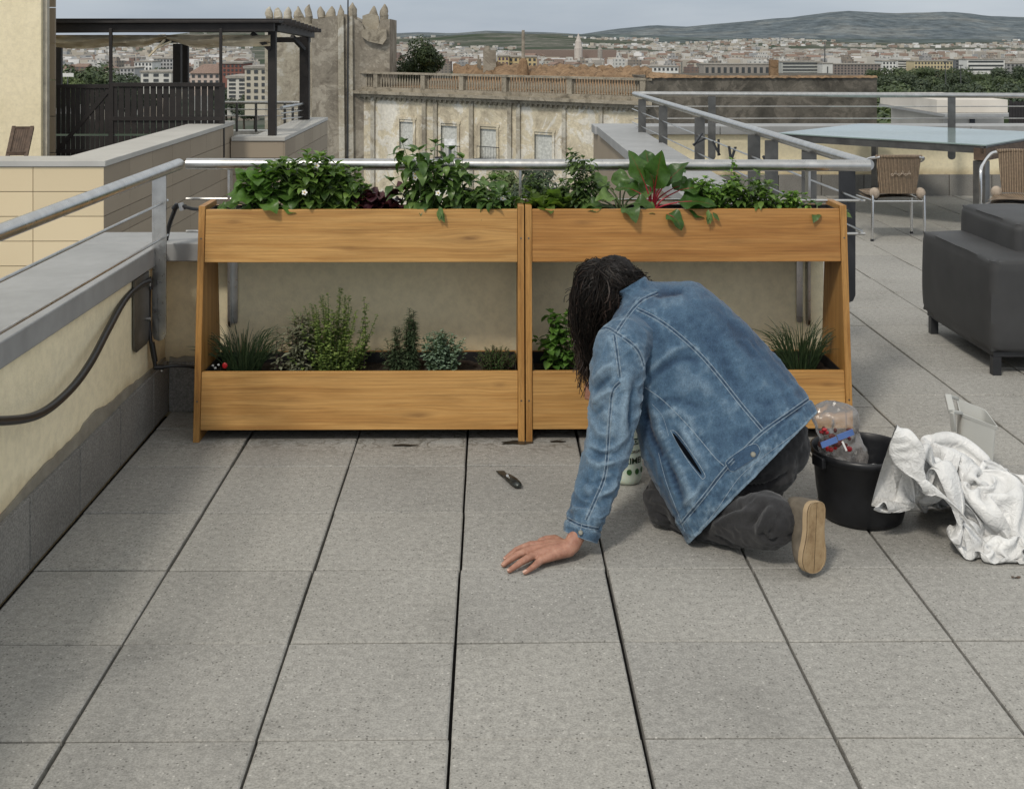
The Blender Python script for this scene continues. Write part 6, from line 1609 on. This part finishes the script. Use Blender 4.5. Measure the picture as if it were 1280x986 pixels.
def ring_pts(rg, n, exp=2.3):
    A, B, tn, tf = rg; A = W(*A); B = W(*B); c = (A + B) / 2; a = (B - A) / 2; v = (c - CAMP).normalized(); b = (v - a.normalized() * v.dot(a.normalized())).normalized(); out = []
    for k in range(n):
        th = 2 * math.pi * k / n; co, si = math.cos(th), math.sin(th)
        ca = math.copysign(abs(co) ** (2 / exp), co); sb = math.copysign(abs(si) ** (2 / exp), si)
        out.append(c + a * ca + b * sb * (tf if si > 0 else tn))
    return out
def torso_rows(rgs, m, n, shrink=0):
    base = [ring_pts(g, n) for g in rgs]; rows = []
    for i in range(m):
        t = (len(rgs) - 1) * i / (m - 1); rows.append([catmull([base[j][k] for j in range(len(rgs))], t) for k in range(n)])
    return rows
def tdisp(p, s_, th, N):
    x, y = to_px(p); front = N.dot(CAMP - p) > 0
    d = .0045 * nz(p, 9, 3) + .0022 * nz(p, 24, 7)
    # long drape folds, stronger toward the loose hem
    q = V((th * 26, s_ * 3.2, 2)); g = 1 - abs(noise.noise(q)) * 2.4
    d += .0038 * g * (1 - s_) * min(1, s_ * 6 + .3)
    q2 = V((p.x * 34 + p.z * 20, p.y * 12, p.z * 34 - p.x * 18)); d += .0020 * (1 - abs(noise.noise(q2)) * 2.5)
    wq = V((p.x + .05 * nz(p, 6, 2), p.y + .05 * nz(p, 6, 5), p.z + .05 * nz(p, 6, 8))); F1 = noise.voronoi(wq * 9)[0]; d += .0036 * math.exp(-(F1[1] - F1[0]) * 9) * (1 - .6 * math.exp(-((x - 900) ** 2 + (y - 430) ** 2) / 5000.0)) - .0012
    if front: d += CR.at(x, y)
    pk = pucker(x, y, p) if front else (0, 0); d += pk[0]
    if s_ < .095: d += .0028                      # hem band
    if .088 < s_ < .102: d -= .0035
    # puckers along the band
    if s_ < .095: d += .0022 * noise.noise(V((th * 140, s_ * 20, 5)))
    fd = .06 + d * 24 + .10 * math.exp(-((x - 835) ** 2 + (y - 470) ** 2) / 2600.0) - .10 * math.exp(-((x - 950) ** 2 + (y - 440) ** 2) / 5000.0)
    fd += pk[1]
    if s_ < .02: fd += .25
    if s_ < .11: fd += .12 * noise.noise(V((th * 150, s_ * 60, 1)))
    return d, max(-.2, min(.6, fd))
JM = MB(); FD = []
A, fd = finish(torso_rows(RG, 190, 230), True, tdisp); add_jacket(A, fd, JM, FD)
def sleeve(path, n_s, n_t, creases, seed, cuff=True):
    P = [W(a, b, c) for a, b, c, _ in path]; Rr = [q[3] for q in path]; rows = []; prev = None
    C = spline(P, n_s); RR = spline(Rr, n_s)
    for i in range(n_s):
        t = (C[min(i + 1, n_s - 1)] - C[max(0, i - 1)]).normalized()
        x_ = (t.cross(V((0, 1, 0))) if prev is None else prev - t * prev.dot(t)).normalized(); prev = x_; y_ = t.cross(x_)
        rows.append([C[i] + x_ * math.cos(2 * math.pi * k / n_t) * RR[i] + y_ * math.sin(2 * math.pi * k / n_t) * RR[i] * 1.12 for k in range(n_t)])
    def dsp(p, s_, th, N):
        x, y = to_px(p); d = .004 * nz(p, 12, seed) + .002 * nz(p, 30, seed)
        ang = 2 * math.pi * th
        q = V((math.cos(ang) * .9, math.sin(ang) * .9, s_ * 15 + math.cos(ang * 1) * 1.2 + seed)); fold = 1 - abs(noise.noise(q)) * 2.6
        wgt = min(1, .25 + 1.5 * math.exp(-((s_ - .5) / .16) ** 2) + 1.2 * math.exp(-((s_ - .84) / .07) ** 2))
        d += .0068 * fold * wgt * (0 if s_ > .925 else 1)
        wq = V((p.x * 1.3 + .05 * nz(p, 7, 2), p.y, p.z * .9 + .05 * nz(p, 7, 8))); F1 = noise.voronoi(wq * 14)[0]; d += .0048 * math.exp(-(F1[1] - F1[0]) * 9) - .001
        pk = (0, 0)
        if N.dot(CAMP - p) > 0 and creases: d += creases.at(x, y); pk = pucker(x, y, p); d += pk[0]
        if s_ > .925: d += .003
        if .918 < s_ < .93: d -= .003
        f_ = .14 + pk[1] + (.2 if s_ > .985 else 0) + d * 14 + .12 * math.exp(-((s_ - .45) / .2) ** 2)
        return d, max(-.2, min(.6, f_))
    return finish(rows, True, dsp)
SL = [(806, 418, 4.14, .068), (791, 424, 4.07, .080), (778, 436, 4.0, .082), (772, 462, 3.96, .080), (769, 495, 3.93, .073), (765, 530, 3.90, .067), (758, 565, 3.87, .061), (749, 598, 3.83, .058), (739, 630, 3.79, .053), (731, 652, 3.76, .049), (725, 671, 3.745, .047)]
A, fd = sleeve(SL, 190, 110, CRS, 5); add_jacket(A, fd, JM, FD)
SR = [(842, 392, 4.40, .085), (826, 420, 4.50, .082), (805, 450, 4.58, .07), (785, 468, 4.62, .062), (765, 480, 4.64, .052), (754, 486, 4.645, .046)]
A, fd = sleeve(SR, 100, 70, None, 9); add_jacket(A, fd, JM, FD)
BV = BVHTree.FromPolygons([V(p) for p in JM.v], JM.f)
j = JM.build('denim_jacket', MT['denim'], r, smooth=75)
at_ = j.data.attributes.new('fade', 'FLOAT', 'POINT'); at_.data.foreach_set('value', FD)
sd_ = j.modifiers.new('cloth', 'SOLIDIFY'); sd_.thickness = .0035; sd_.offset = -1
def onj(px, py, lift=.0012):
    d = (W(px, py, 4.0) - CAMP).normalized(); h = BV.ray_cast(CAMP, d, 8.0)
    return None if h[0] is None else h[0] - d * lift
def seam(pts, nm='seam', mt='thread', off=1.9, rad=.0011, dbl=True, groove=True, jump=.04, dash=False):
    P2 = spline([V((a, b, 0)) for a, b in pts], max(12, int(sum(math.hypot(pts[i + 1][0] - pts[i][0], pts[i + 1][1] - pts[i][1]) for i in range(len(pts) - 1)) / 2)))
    m = MB(); g = MB()
    lines = [(-off, 'm'), (off, 'm'), (0, 'g')] if dbl else [(0, 'm')]
    for o_, w_ in lines:
        cur = []; runs = []
        for i, p in enumerate(P2):
            t = (P2[min(i + 1, len(P2) - 1)] - P2[max(0, i - 1)]).normalized(); q = onj(p.x - t.y * o_, p.y + t.x * o_, .0006 if w_ == 'm' else .0004)
            if q is None or (cur and (q - cur[-1]).length > jump):
                if len(cur) > 2: runs.append(cur)
                cur = []
            if q is not None: cur.append(q)
        if len(cur) > 2: runs.append(cur)
        for c_ in runs: (m if w_ == 'm' else g).tube(c_, rad if w_ == 'm' else .0010, 5)
    if m.v: o = m.build(nm, MT[mt], j)
    if g.v: g.build('seam_groove', MT['puck'], j)
seam([(748, 413), (758, 410), (770, 416), (792, 432), (801, 445), (805, 458)]); seam([(805, 458), (804, 490), (800, 520)], dbl=False)
seam([(770, 416), (782, 398), (800, 377), (822, 366)]); seam([(796, 386), (820, 398), (844, 415), (872, 440), (896, 467), (926, 505), (953, 537)])
seam([(806, 484), (826, 498), (844, 515), (862, 534), (879, 554), (894, 572), (905, 582)], dbl=False, rad=.0012)
seam([(768, 419), (771, 440), (775, 471)]); seam([(775, 478), (766, 489), (763, 512), (761, 537), (759, 570), (755, 598), (744, 625), (733, 650)])
seam([(851, 655), (880, 620), (905, 588), (930, 562), (953, 540), (985, 517), (1012, 498)]); seam([(866, 674), (895, 638), (923, 598), (950, 574), (985, 548), (1018, 522)], dbl=False, rad=.0008)
seam([(706, 646), (716, 652), (728, 657), (748, 661)]); seam([(703, 664), (722, 672), (742, 677)], dbl=False, rad=.0008)
seam([(727, 656), (725, 666), (723, 674)], dbl=False)
seam([(823, 566), (832, 600), (843, 630), (856, 664)], dbl=False, rad=.0008); seam([(836, 545), (828, 520), (815, 505)], dbl=False, rad=.0006)
# welt pocket
for sgn, nm, mt in ((0, 'pocket_opening', 'pocket'),):
    P2 = spline([V((841, 541, 0)), V((851, 556, 0)), V((863, 573, 0)), V((877, 593, 0))], 26); L_, R_ = [], []
    for i, p in enumerate(P2):
        w_ = 2.6 * math.sin(math.pi * i / 25) ** .7 + .05; L_.append(onj(p.x - w_, p.y + w_ * .45, .0022)); R_.append(onj(p.x + w_, p.y - w_ * .45, .0022))
    m = MB(); m.grid([L_, R_]); m.build(nm, MT[mt], j)
seam([(838, 538), (848, 556), (860, 576), (878, 599)], dbl=False, rad=.0011); seam([(838, 538), (846, 541), (866, 568), (881, 593), (878, 599)], dbl=False, rad=.0011)
# waist tab with button, cuff button
P2 = [(912, 588), (907, 578), (918, 568), (935, 557), (945, 555), (950, 563), (946, 571), (930, 581), (918, 589), (912, 588)]
tab = [onj(a, b, .004) for a, b in P2[:-1]]; cc = sum(tab, V()) / len(tab)
m = MB(); m.add([cc - (cc - CAMP).normalized() * .001] + tab + [onj(a, b, -.001) for a, b in P2[:-1]], [(0, i + 1, (i + 1) % 9 + 1) for i in range(9)] + [(i + 1, (i + 1) % 9 + 1, (i + 1) % 9 + 10, i + 10) for i in range(9)])
ob = m.build('waist_tab', MT['denim'], j); seam(P2, dbl=False, rad=.0009)
MT['button'] = simple('brass_button', (.30, .29, .24), .35, .8)
for (a, b, rr_) in ((941.5, 568, .0085), (725.6, 665.5, .0075)):
    p = onj(a, b, .004); d = (CAMP - p).normalized(); Mq = d.to_track_quat('Z', 'Y').to_matrix()
    MB().lathe(p, [(0, .0), (rr_, 0), (rr_, .002), (rr_ * .8, .0032), (rr_ * .72, .002), (0, .0022)], 18, Mq).build('button', MT['button'], j)

# ---- body: one continuous surface
bd = MB()
def cap(m, p, q, r1, r2, n=16):
    p, q = V(p), V(q); k = 7; m.tube([p.lerp(q, i / k) for i in range(k + 1)], [r1 + (r2 - r1) * i / k for i in range(k + 1)], n); m.ell(p, r1, r1, r1, n, 10); m.ell(q, r2, r2, r2, n, 10)
def chain(m, pts):
    for i in range(len(pts) - 1): cap(m, pts[i][0], pts[i + 1][0], pts[i][1], pts[i + 1][1])
HC = W(757, 372, 4.34)
bd.ell(HC, .078, .092, .105, 24, 16)
chain(bd, [(HC + V((.02, -.01, -.01)), .055), (W(792, 374, 4.28), .055), (W(812, 392, 4.25), .07)])
# face (turned down and away from the viewer)
fd_ = V((-.62, .45, -.55)).normalized(); up_ = V((-.45, .30, .80)); up_ = (up_ - fd_ * up_.dot(fd_)).normalized(); sdv = fd_.cross(up_)
cap(bd, HC + fd_ * .075 - up_ * .02, HC + fd_ * .108 - up_ * .035, .012, .012); cap(bd, HC + fd_ * .06 - up_ * .085, HC + fd_ * .085 - up_ * .088, .03, .022)
for q in (-1, 1):
    bd.ell(HC + sdv * q * .078 - up_ * .01, .012, .018, .026, 10, 8)
    cap(bd, HC + fd_ * .07 + sdv * q * .02 - up_ * .066, HC + fd_ * .088 + sdv * q * .0 - up_ * .066, .008, .009)
chain(bd, [(W(830, 420, 4.25), .09), (W(870, 470, 4.15), .12), (W(910, 520, 4.05), .12), (W(935, 550, 4.03), .12)])
wr = G(715, 681, .046)
chain(bd, [(W(800, 425, 4.12), .06), (W(775, 450, 3.98), .055), (W(768, 520, 3.91), .045), (W(757, 580, 3.86), .040), (W(735, 640, 3.775), .031), (wr, .026)])
kn = [G(663, 681.5, .030), G(664, 687, .034), G(668, 693, .031), (G(676, 700, .024))]
pi_ = [G(646, 687.5, .026), G(646, 694, .030), G(652, 702, .026), G(667, 708, .019)]
di_ = [G(638, 693.5, .016), G(636, 700.5, .017), G(643, 708.5, .016), G(660.5, 712.5, .013)]
ti_ = [G(632, 698, .0095), G(629.5, 705.5, .0095), G(636.5, 713, .0095), G(656, 715.5, .0085)]
off = [V((0, .012, 0)), V((0, .004, 0)), V((0, -.006, 0)), V((.004, -.014, -.006))]
for k in range(4):
    rr_ = (.0112, .0118, .0110, .0096)[k]
    chain(bd, [(wr + off[k] * .9 + V((-.012, 0, -.006)), .019), (wr.lerp(kn[k], .55) + off[k] * .3 + V((0, 0, .000)), .0165), (kn[k], .0135 if k < 3 else .0125), (pi_[k], rr_), (di_[k], rr_ * .86), (ti_[k], rr_ * .74)])
chain(bd, [(wr + V((-.018, .020, -.012)), .017), (G(694, 674, .022), .0145), (G(683, 673.5, .015), .0115), (G(675, 676, .0105), .0095)])
# right arm reaching forward, hand closed round a trowel grip
w2 = W(747, 487, 4.65)
chain(bd, [(W(842, 400, 4.38), .06), (W(805, 450, 4.56), .045), (W(770, 478, 4.64), .032), (w2, .025), (W(741, 489, 4.66), .03)])
for k in range(4):
    b = W(737, 481 + k * 4.2, 4.66); chain(bd, [(W(741, 482 + k * 4, 4.675), .0095), (b + V((-.012, -.004, 0)), .0092), (b + V((-.014, -.028, -.002)), .0088), (b + V((.002, -.036, -.002)), .0078)])
chain(bd, [(W(744, 482, 4.64), .011), (W(739, 478, 4.625), .0095), (W(734, 480, 4.62), .008)])
# legs inside the trousers
chain(bd, [(W(945, 560, 3.97), .09), (W(890, 600, 3.95), .07), (W(842, 626, 3.95), .06), (W(900, 648, 3.83), .05), (W(960, 652, 3.68), .035), (W(970, 652, 3.665), .03)])
chain(bd, [(W(915, 540, 4.12), .10), (W(875, 590, 4.22), .06), (W(920, 597, 4.1), .05), (W(955, 600, 4.02), .04)])
me = remesh(bd, .0042, 3, 'person_body')
me.transform(Matrix.Translation(-ORG['person'])); me.materials.append(MT['skin']); me.polygons.foreach_set('use_smooth', [True] * len(me.polygons))
o = bpy.data.objects.new('body', me); col.objects.link(o); o.parent = r
MT['nail'] = simple('fingernail', (.62, .40, .32), .3, var=.05)
for k in range(4):
    t = (ti_[k] - di_[k]).normalized(); c_ = ti_[k] + V((0, 0, .0045)) + t * .001; side = t.cross(V((0, 0, 1))).normalized(); n_ = side.cross(t)
    m = MB(); m.grid([[c_ + t * (.0065 * u) + side * (.0048 * v) + n_ * (.0025 - .0012 * v * v - .001 * max(0, u)) for v in (-1, -.5, 0, .5, 1)] for u in (-1, -.4, .2, .7, 1.0)]); m.build('fingernail', MT['nail'], r, smooth=80)
for q in (-1, 1):
    e_ = HC + fd_ * .076 + sdv * q * .03 + up_ * .01; MB().ell(e_, .012, .012, .008, 10, 8).build('eye', MT['petal'], r)
MB().tube([W(741, 466, 4.64), W(740, 492, 4.645)], .013, 12).build('trowel_grip', MT['blackplastic'], label='black tool grip held in the right hand in front of the planter board', cat='tool')

# ---- trousers
tr_ = MB()
tr_.ell(W(930, 545, 4.04), .16, .13, .15, 24, 16); tr_.ell(W(963, 553, 3.97), .125, .11, .12, 24, 16); tr_.ell(W(930, 530, 4.10), .15, .12, .13, 24, 16)
chain(tr_, [(W(950, 570, 3.95), .125), (W(905, 598, 3.93), .100), (W(868, 617, 3.94), .088), (W(838, 625, 3.96), .086)])
chain(tr_, [(W(842, 630, 3.95), .078), (W(885, 645, 3.87), .074), (W(925, 652, 3.76), .072), (W(945, 651, 3.71), .076), (W(963, 650, 3.675), .080)])
chain(tr_, [(W(915, 540, 4.12), .12), (W(880, 585, 4.24), .085), (W(868, 596, 4.26), .08)]); chain(tr_, [(W(872, 600, 4.24), .07), (W(920, 605, 4.1), .065), (W(955, 607, 4.02), .06)])
me = remesh(tr_, .0065, 4, 'trousers')
n = len(me.vertices); co = np.empty(n * 3); me.vertices.foreach_get('co', co); no = np.empty(n * 3); me.vertices.foreach_get('normal', no); co = co.reshape(-1, 3); no = no.reshape(-1, 3)
CT = PXDisp()
for pts, wd, a in (([(808, 610), (830, 612), (850, 640)], 3.5, -.010), ([(812, 625), (832, 630), (846, 652)], 4, .009), ([(815, 640), (830, 646), (840, 660)], 3.5, -.009), ([(820, 600), (840, 606), (860, 622)], 4, .008),
    ([(885, 622), (920, 612), (960, 606), (985, 590)], 4, -.014), ([(900, 602), (940, 592), (985, 575)], 4, .005), ([(915, 575), (950, 580), (990, 556)], 3, -.005),
    ([(935, 660), (948, 642), (958, 625)], 5, -.012), ([(946, 668), (956, 650), (966, 630)], 4, .010), ([(960, 672), (968, 655), (974, 640)], 4, -.008), ([(890, 660), (915, 645), (940, 640)], 5, .009), ([(880, 650), (905, 640), (935, 630)], 4, -.009), ([(950, 664), (962, 676), (975, 672)], 3, -.010)): CT.add(pts, wd, a)
for i in range(n):
    p = V(co[i]); x, y = to_px(p); nn = V(no[i]); k = .005 * nz(p, 9, 2) + .0055 * (1 - abs(noise.noise(V((p.x * 9 + p.z * 14, p.y * 12, p.z * 20 - p.x * 5)))) * 2.6) + .003 * (1 - abs(nz(p, 40, 1)) * 2.5)
    if nn.dot(CAMP - p) > 0: k += CT.at(x, y)
    p = p + nn * k
    if p.z < .003: p.z = .003
    co[i] = p
me.vertices.foreach_set('co', co.ravel()); me.update(); me.transform(Matrix.Translation(-ORG['person'])); me.materials.append(MT['trouser']); me.polygons.foreach_set('use_smooth', [True] * len(me.polygons))
o = bpy.data.objects.new('trousers', me); col.objects.link(o); o.parent = r

# ---- shoes
MT['suede'] = simple('worn_suede', (.125, .105, .08), .85, var=.35, scale=22, bump=.3, bscale=90); MT['foxing'] = simple('rubber_sidewall', (.34, .25, .15), .75, var=.15, scale=20, bump=.2)
s = NT('crepe_sole'); c = s.ramp(s.noise(22, 6, .7), [(.3, (.22, .145, .08, 1)), (.5, (.34, .24, .135, 1)), (.7, (.42, .31, .185, 1))]); s.color(c); s.set(rough=.9, spec=.15)
wv = s.n('TexWave', Scale=42.0, Distortion=2.0); wv.bands_direction = 'X'; s.l(s.co(), wv.inputs['Vector']); s.bump(s.math('ADD', s.math('MULTIPLY', wv.outputs['Fac'], .25), s.noise(60, 4)), .35, .003); MT['sole'] = s.m
def shoe(heel, toe, N, label=None):
    """heel/toe centre of the sole face; N points out of the sole"""
    L = (toe - heel); ll = L.length; L.normalize(); N = (V(N) - L * V(N).dot(L)).normalized(); S = L.cross(N)
    sh = bpy.data.objects.new('shoe', bpy.data.meshes.new('shoe')); 
    us = [0, .015, .05, .12, .25, .4, .55, .7, .82, .91, .97, .995, 1]
    wd = [.014, .025, .033, .039, .039, .037, .041, .049, .050, .044, .031, .016, .004]
    def outline(k=1.0, n=36):
        pts = []
        for i in range(n): 
            t = .5 - .5 * math.cos(math.pi * i / (n - 1)); pts.append((t, np.interp(t, us, wd) * k))
        return [heel + L * (ll * t) + S * w_ for t, w_ in pts] + [heel + L * (ll * t) - S * w_ for t, w_ in pts[::-1][1:-1]]
    O = outline()
    up = MB(); st_ = .0; rows = []
    for j in range(16):
        h = j / 15; row = []
        for p in O:
            q = p - heel; t = q.dot(L) / ll; w_ = q.dot(S)
            top = .085 - .048 * max(0, (t - .32) / .68) ** .8 if t > .32 else .085 + .01 * (1 - t / .32)
            ph = h * math.pi / 2; k = math.cos(ph) ** .55; tt = .5 + (t - .5) * (1 - .05 * h) * (k * .35 + .65 if t > .5 else k * .2 + .8)
            row.append(heel + L * ll * tt + S * w_ * max(.03, k) * .97 - N * (.014 + top * math.sin(ph)) + V((0, 0, 0)) + L * .002 * nz((t * 9, w_ * 90, h * 3), 1.6))
        rows.append(row)
    up.grid(rows, True); sho = up.build('shoe', MT['suede'], r, smooth=70)
    m = MB(); m.grid([[p - N * .017 for p in outline(.98)], [p - N * .016 for p in outline(1.03)], [p - N * .002 for p in outline(1.03)], [p for p in outline(1.0)]], True); m.build('sidewall', MT['foxing'], sho)
    m = MB(); O2 = outline(.985); cl = heel.lerp(toe, .5); rows = [[heel + L * ((p - heel).dot(L)) + (p - heel - L * (p - heel).dot(L)) * k + N * .0012 for p in O2] for k in (1, .66, .33, .02)]; m.grid(rows, True); m.build('sole', MT['sole'], sho)
    m = MB(); O3 = outline(.86); m.tube([p + N * .0016 for p in O3 + [O3[0]]], .0011, 5, cap=False); m.build('sole_groove', MT['foxing'], sho)
    m = MB(); m.tube(spline([heel + L * ll * .50 - N * .088 + S * .03, heel + L * ll * .56 - N * .080, heel + L * ll * .50 - N * .088 - S * .03], 10), .003, 6); m.build('lace', MT['brownwood'], sho)
    return sho
NS = V((.52, -.85, .05))
hl, te = W(1021, 627, 3.60), W(1017, 716, 3.575); te.z = max(te.z, .008)
shoe(hl, te, NS)
hl2, te2 = W(972, 590, 3.99), W(968, 640, 3.97); te2.z = .01; hl2.z = te2.z + .2
hl2 = W(960, 600, 4.03); te2 = V((hl2.x - .01, hl2.y, .012)); hl2.z = .20
shoe(hl2, te2, V((.75, .66, 0)))

# ---- hair
s = NT('dark_hair'); c = s.ramp(s.noise(3, 5, co=s.co((40, 40, 5))), [(.3, (.0035, .003, .003, 1)), (.7, (.012, .009, .008, 1))]); s.color(c); s.set(rough=.5, spec=.28)
s.bump(s.noise(3, 4, .7, co=s.co((70, 70, 6))), .6, .004); MT['hair'] = s.m
s = NT('hair_strand'); s.color(s.ramp(s.island(), [(0, (.003, .0025, .002, 1)), (.5, (.006, .0045, .004, 1)), (.85, (.013, .009, .007, 1)), (1, (.028, .02, .016, 1))])); s.set(rough=.34, spec=.5); s.set(rough=.5, spec=.22); MT['strand'] = s.m
s = NT('hair_ends'); s.color(s.ramp(s.noise(5, 4, co=s.co((40, 40, 5))), [(.3, (.016, .010, .008, 1)), (.7, (.05, .03, .022, 1))])); s.set(rough=.45); MT['hair2'] = s.m
hm = MB(); hm.ell(HC + V((.004, -.003, .004)), .100, .105, .118, 24, 18)
chain(hm, [(W(746, 350, 4.33), .07), (W(738, 390, 4.33), .058), (W(741, 425, 4.35), .042), (W(742, 455, 4.37), .030), (W(741, 478, 4.38), .016)])
chain(hm, [(W(768, 350, 4.33), .085), (W(784, 354, 4.31), .052), (W(798, 358, 4.30), .028)])
me = remesh(hm, .006, 5, 'hair'); n = len(me.vertices); co = np.empty(n * 3); me.vertices.foreach_get('co', co); no = np.empty(n * 3); me.vertices.foreach_get('normal', no); co = co.reshape(-1, 3); no = no.reshape(-1, 3)
crown = W(752, 336, 4.30)
for i in range(n):
    p = V(co[i]); q = p - crown; ang = math.atan2(q.x, -q.y); k = .007 * nz(p, 16, 3) + .007 * (1 - abs(noise.noise(V((ang * 4 + p.x * 26, p.z * 5, p.y * 12)))) * 2.4) + .002 * noise.noise(V((p.x * 160, p.z * 14, p.y * 60))); co[i] = p + V(no[i]) * k
me.vertices.foreach_set('co', co.ravel()); me.update()
HB = BVHTree.FromPolygons([V(p) for p in co], [list(p.vertices) for p in me.polygons])
me.transform(Matrix.Translation(-ORG['person'])); me.materials.append(MT['hair']); me.polygons.foreach_set('use_smooth', [True] * len(me.polygons))
hair = bpy.data.objects.new('hair', me); col.objects.link(hair); hair.parent = r; ORG[hair.name] = ORG['person']
hr = random.Random(8); st = MB(); st2 = MB()
for k in range(1300):
    a = hr.uniform(-2.3, 1.9); st0 = crown + V((hr.gauss(0, .012), hr.gauss(0, .012), .0)); tgt = hr.random()
    if a < .1: end = W(742 + hr.gauss(0, 6), 400 + 85 * hr.random() ** .7, 4.33 + hr.uniform(-.03, .04))
    else: end = W(790 + hr.gauss(0, 9), 362 + hr.gauss(0, 8), 4.30 + hr.uniform(-.03, .03))
    mid = HC + V((math.sin(a) * .10, -math.cos(a) * .105, hr.uniform(.0, .07))); mid2 = mid.lerp(end, .5) + V((math.sin(a) * .022, -.012, 0)); P = spline([st0, mid, mid2, end], 16); Q = []
    lk = hr.randrange(40); lr = random.Random(lk); lift = hr.uniform(.0005, .008) + (.016 * lr.random() if lr.random() < .5 else 0); wph = lr.uniform(0, 6) + hr.uniform(-.4, .4); wam = lr.uniform(0, .010)
    for p in P:
        h = HB.find_nearest(p)
        if h[0] is None: continue
        ip = len(Q); Q.append(h[0] + h[1] * (lift * math.sin(min(1, ip / 5) * 1.57)) + V((math.sin(wph + ip * .6) * wam, 0, math.cos(wph + ip * .5) * wam * .6)))
    if len(Q) > 4: st.tube(Q, [.0013] * (len(Q) - 1) + [.0004], 4, cap=False)
for k in range(300):   # locks
    a = hr.uniform(-2.5, 2.0); st0 = crown + V((hr.gauss(0, .02), hr.gauss(0, .02), .0))
    if a < .3: end = W(741 + hr.gauss(0, 6), 395 + 92 * hr.random(), 4.33 + hr.uniform(-.03, .04))
    else: end = W(792 + hr.gauss(0, 9), 360 + hr.gauss(0, 9), 4.30 + hr.uniform(-.03, .03))
    mid = HC + V((math.sin(a) * .105, -math.cos(a) * .11, hr.uniform(-.01, .07))); mid2 = mid.lerp(end, .5) + V((math.sin(a) * .03 + hr.gauss(0, .008), -.014, hr.gauss(0, .01))); P = spline([st0, mid, mid2, end], 18); Q = []
    lift = hr.uniform(.001, .012); ph = hr.uniform(0, 6); wm = hr.uniform(0, .006)
    for i, p in enumerate(P):
        h = HB.find_nearest(p); t_ = i / 17; q = h[0] + h[1] * (lift * math.sin(min(1, t_ * 2) * 1.57) * (1 + t_)) + V((math.sin(ph + i * .7) * wm, 0, 0)); Q.append(q)
    wdt = hr.uniform(.0016, .0034); (st if hr.random() < .8 else st2).tube(Q, [wdt * (.4 + .6 * math.sin(min(1, i / 6) * 1.57)) * (1 - .85 * max(0, (i - 9) / 8)) for i in range(18)], 5, cap=False)
for k in range(330):   # loose flyaway strands
    if k < 150: s0 = W(734 + hr.gauss(0, 5), 385 + hr.uniform(0, 60), 4.33); e = s0 + V((hr.gauss(-.005, .022), hr.gauss(0, .01), -hr.uniform(.05, .19))); tgt = st2
    elif k < 260: a = hr.uniform(0, 6.28); s0 = HC + V((math.cos(a) * .105, -.02, abs(math.sin(a)) * .122 - .01)); e = s0 + V((math.cos(a) * hr.uniform(.005, .05) + hr.gauss(0, .018), hr.gauss(0, .01), abs(math.sin(a)) * hr.uniform(-.01, .03) - hr.uniform(0, .05) * abs(math.cos(a)))); tgt = st
    else: s0 = W(786 + hr.gauss(0, 5), 350 + hr.gauss(0, 5), 4.3); e = s0 + V((hr.uniform(.01, .06), -.01, -hr.uniform(-.01, .03))); tgt = st
    m_ = (s0 + e) / 2 + V((hr.gauss(0, .012), hr.gauss(0, .008), hr.uniform(0, .012))); tgt.tube(spline([s0, m_, e], 8), .0011, 4, cap=False)
st.build('strands', MT['strand'], hair); st2.build('loose_ends', MT['hair2'], hair)
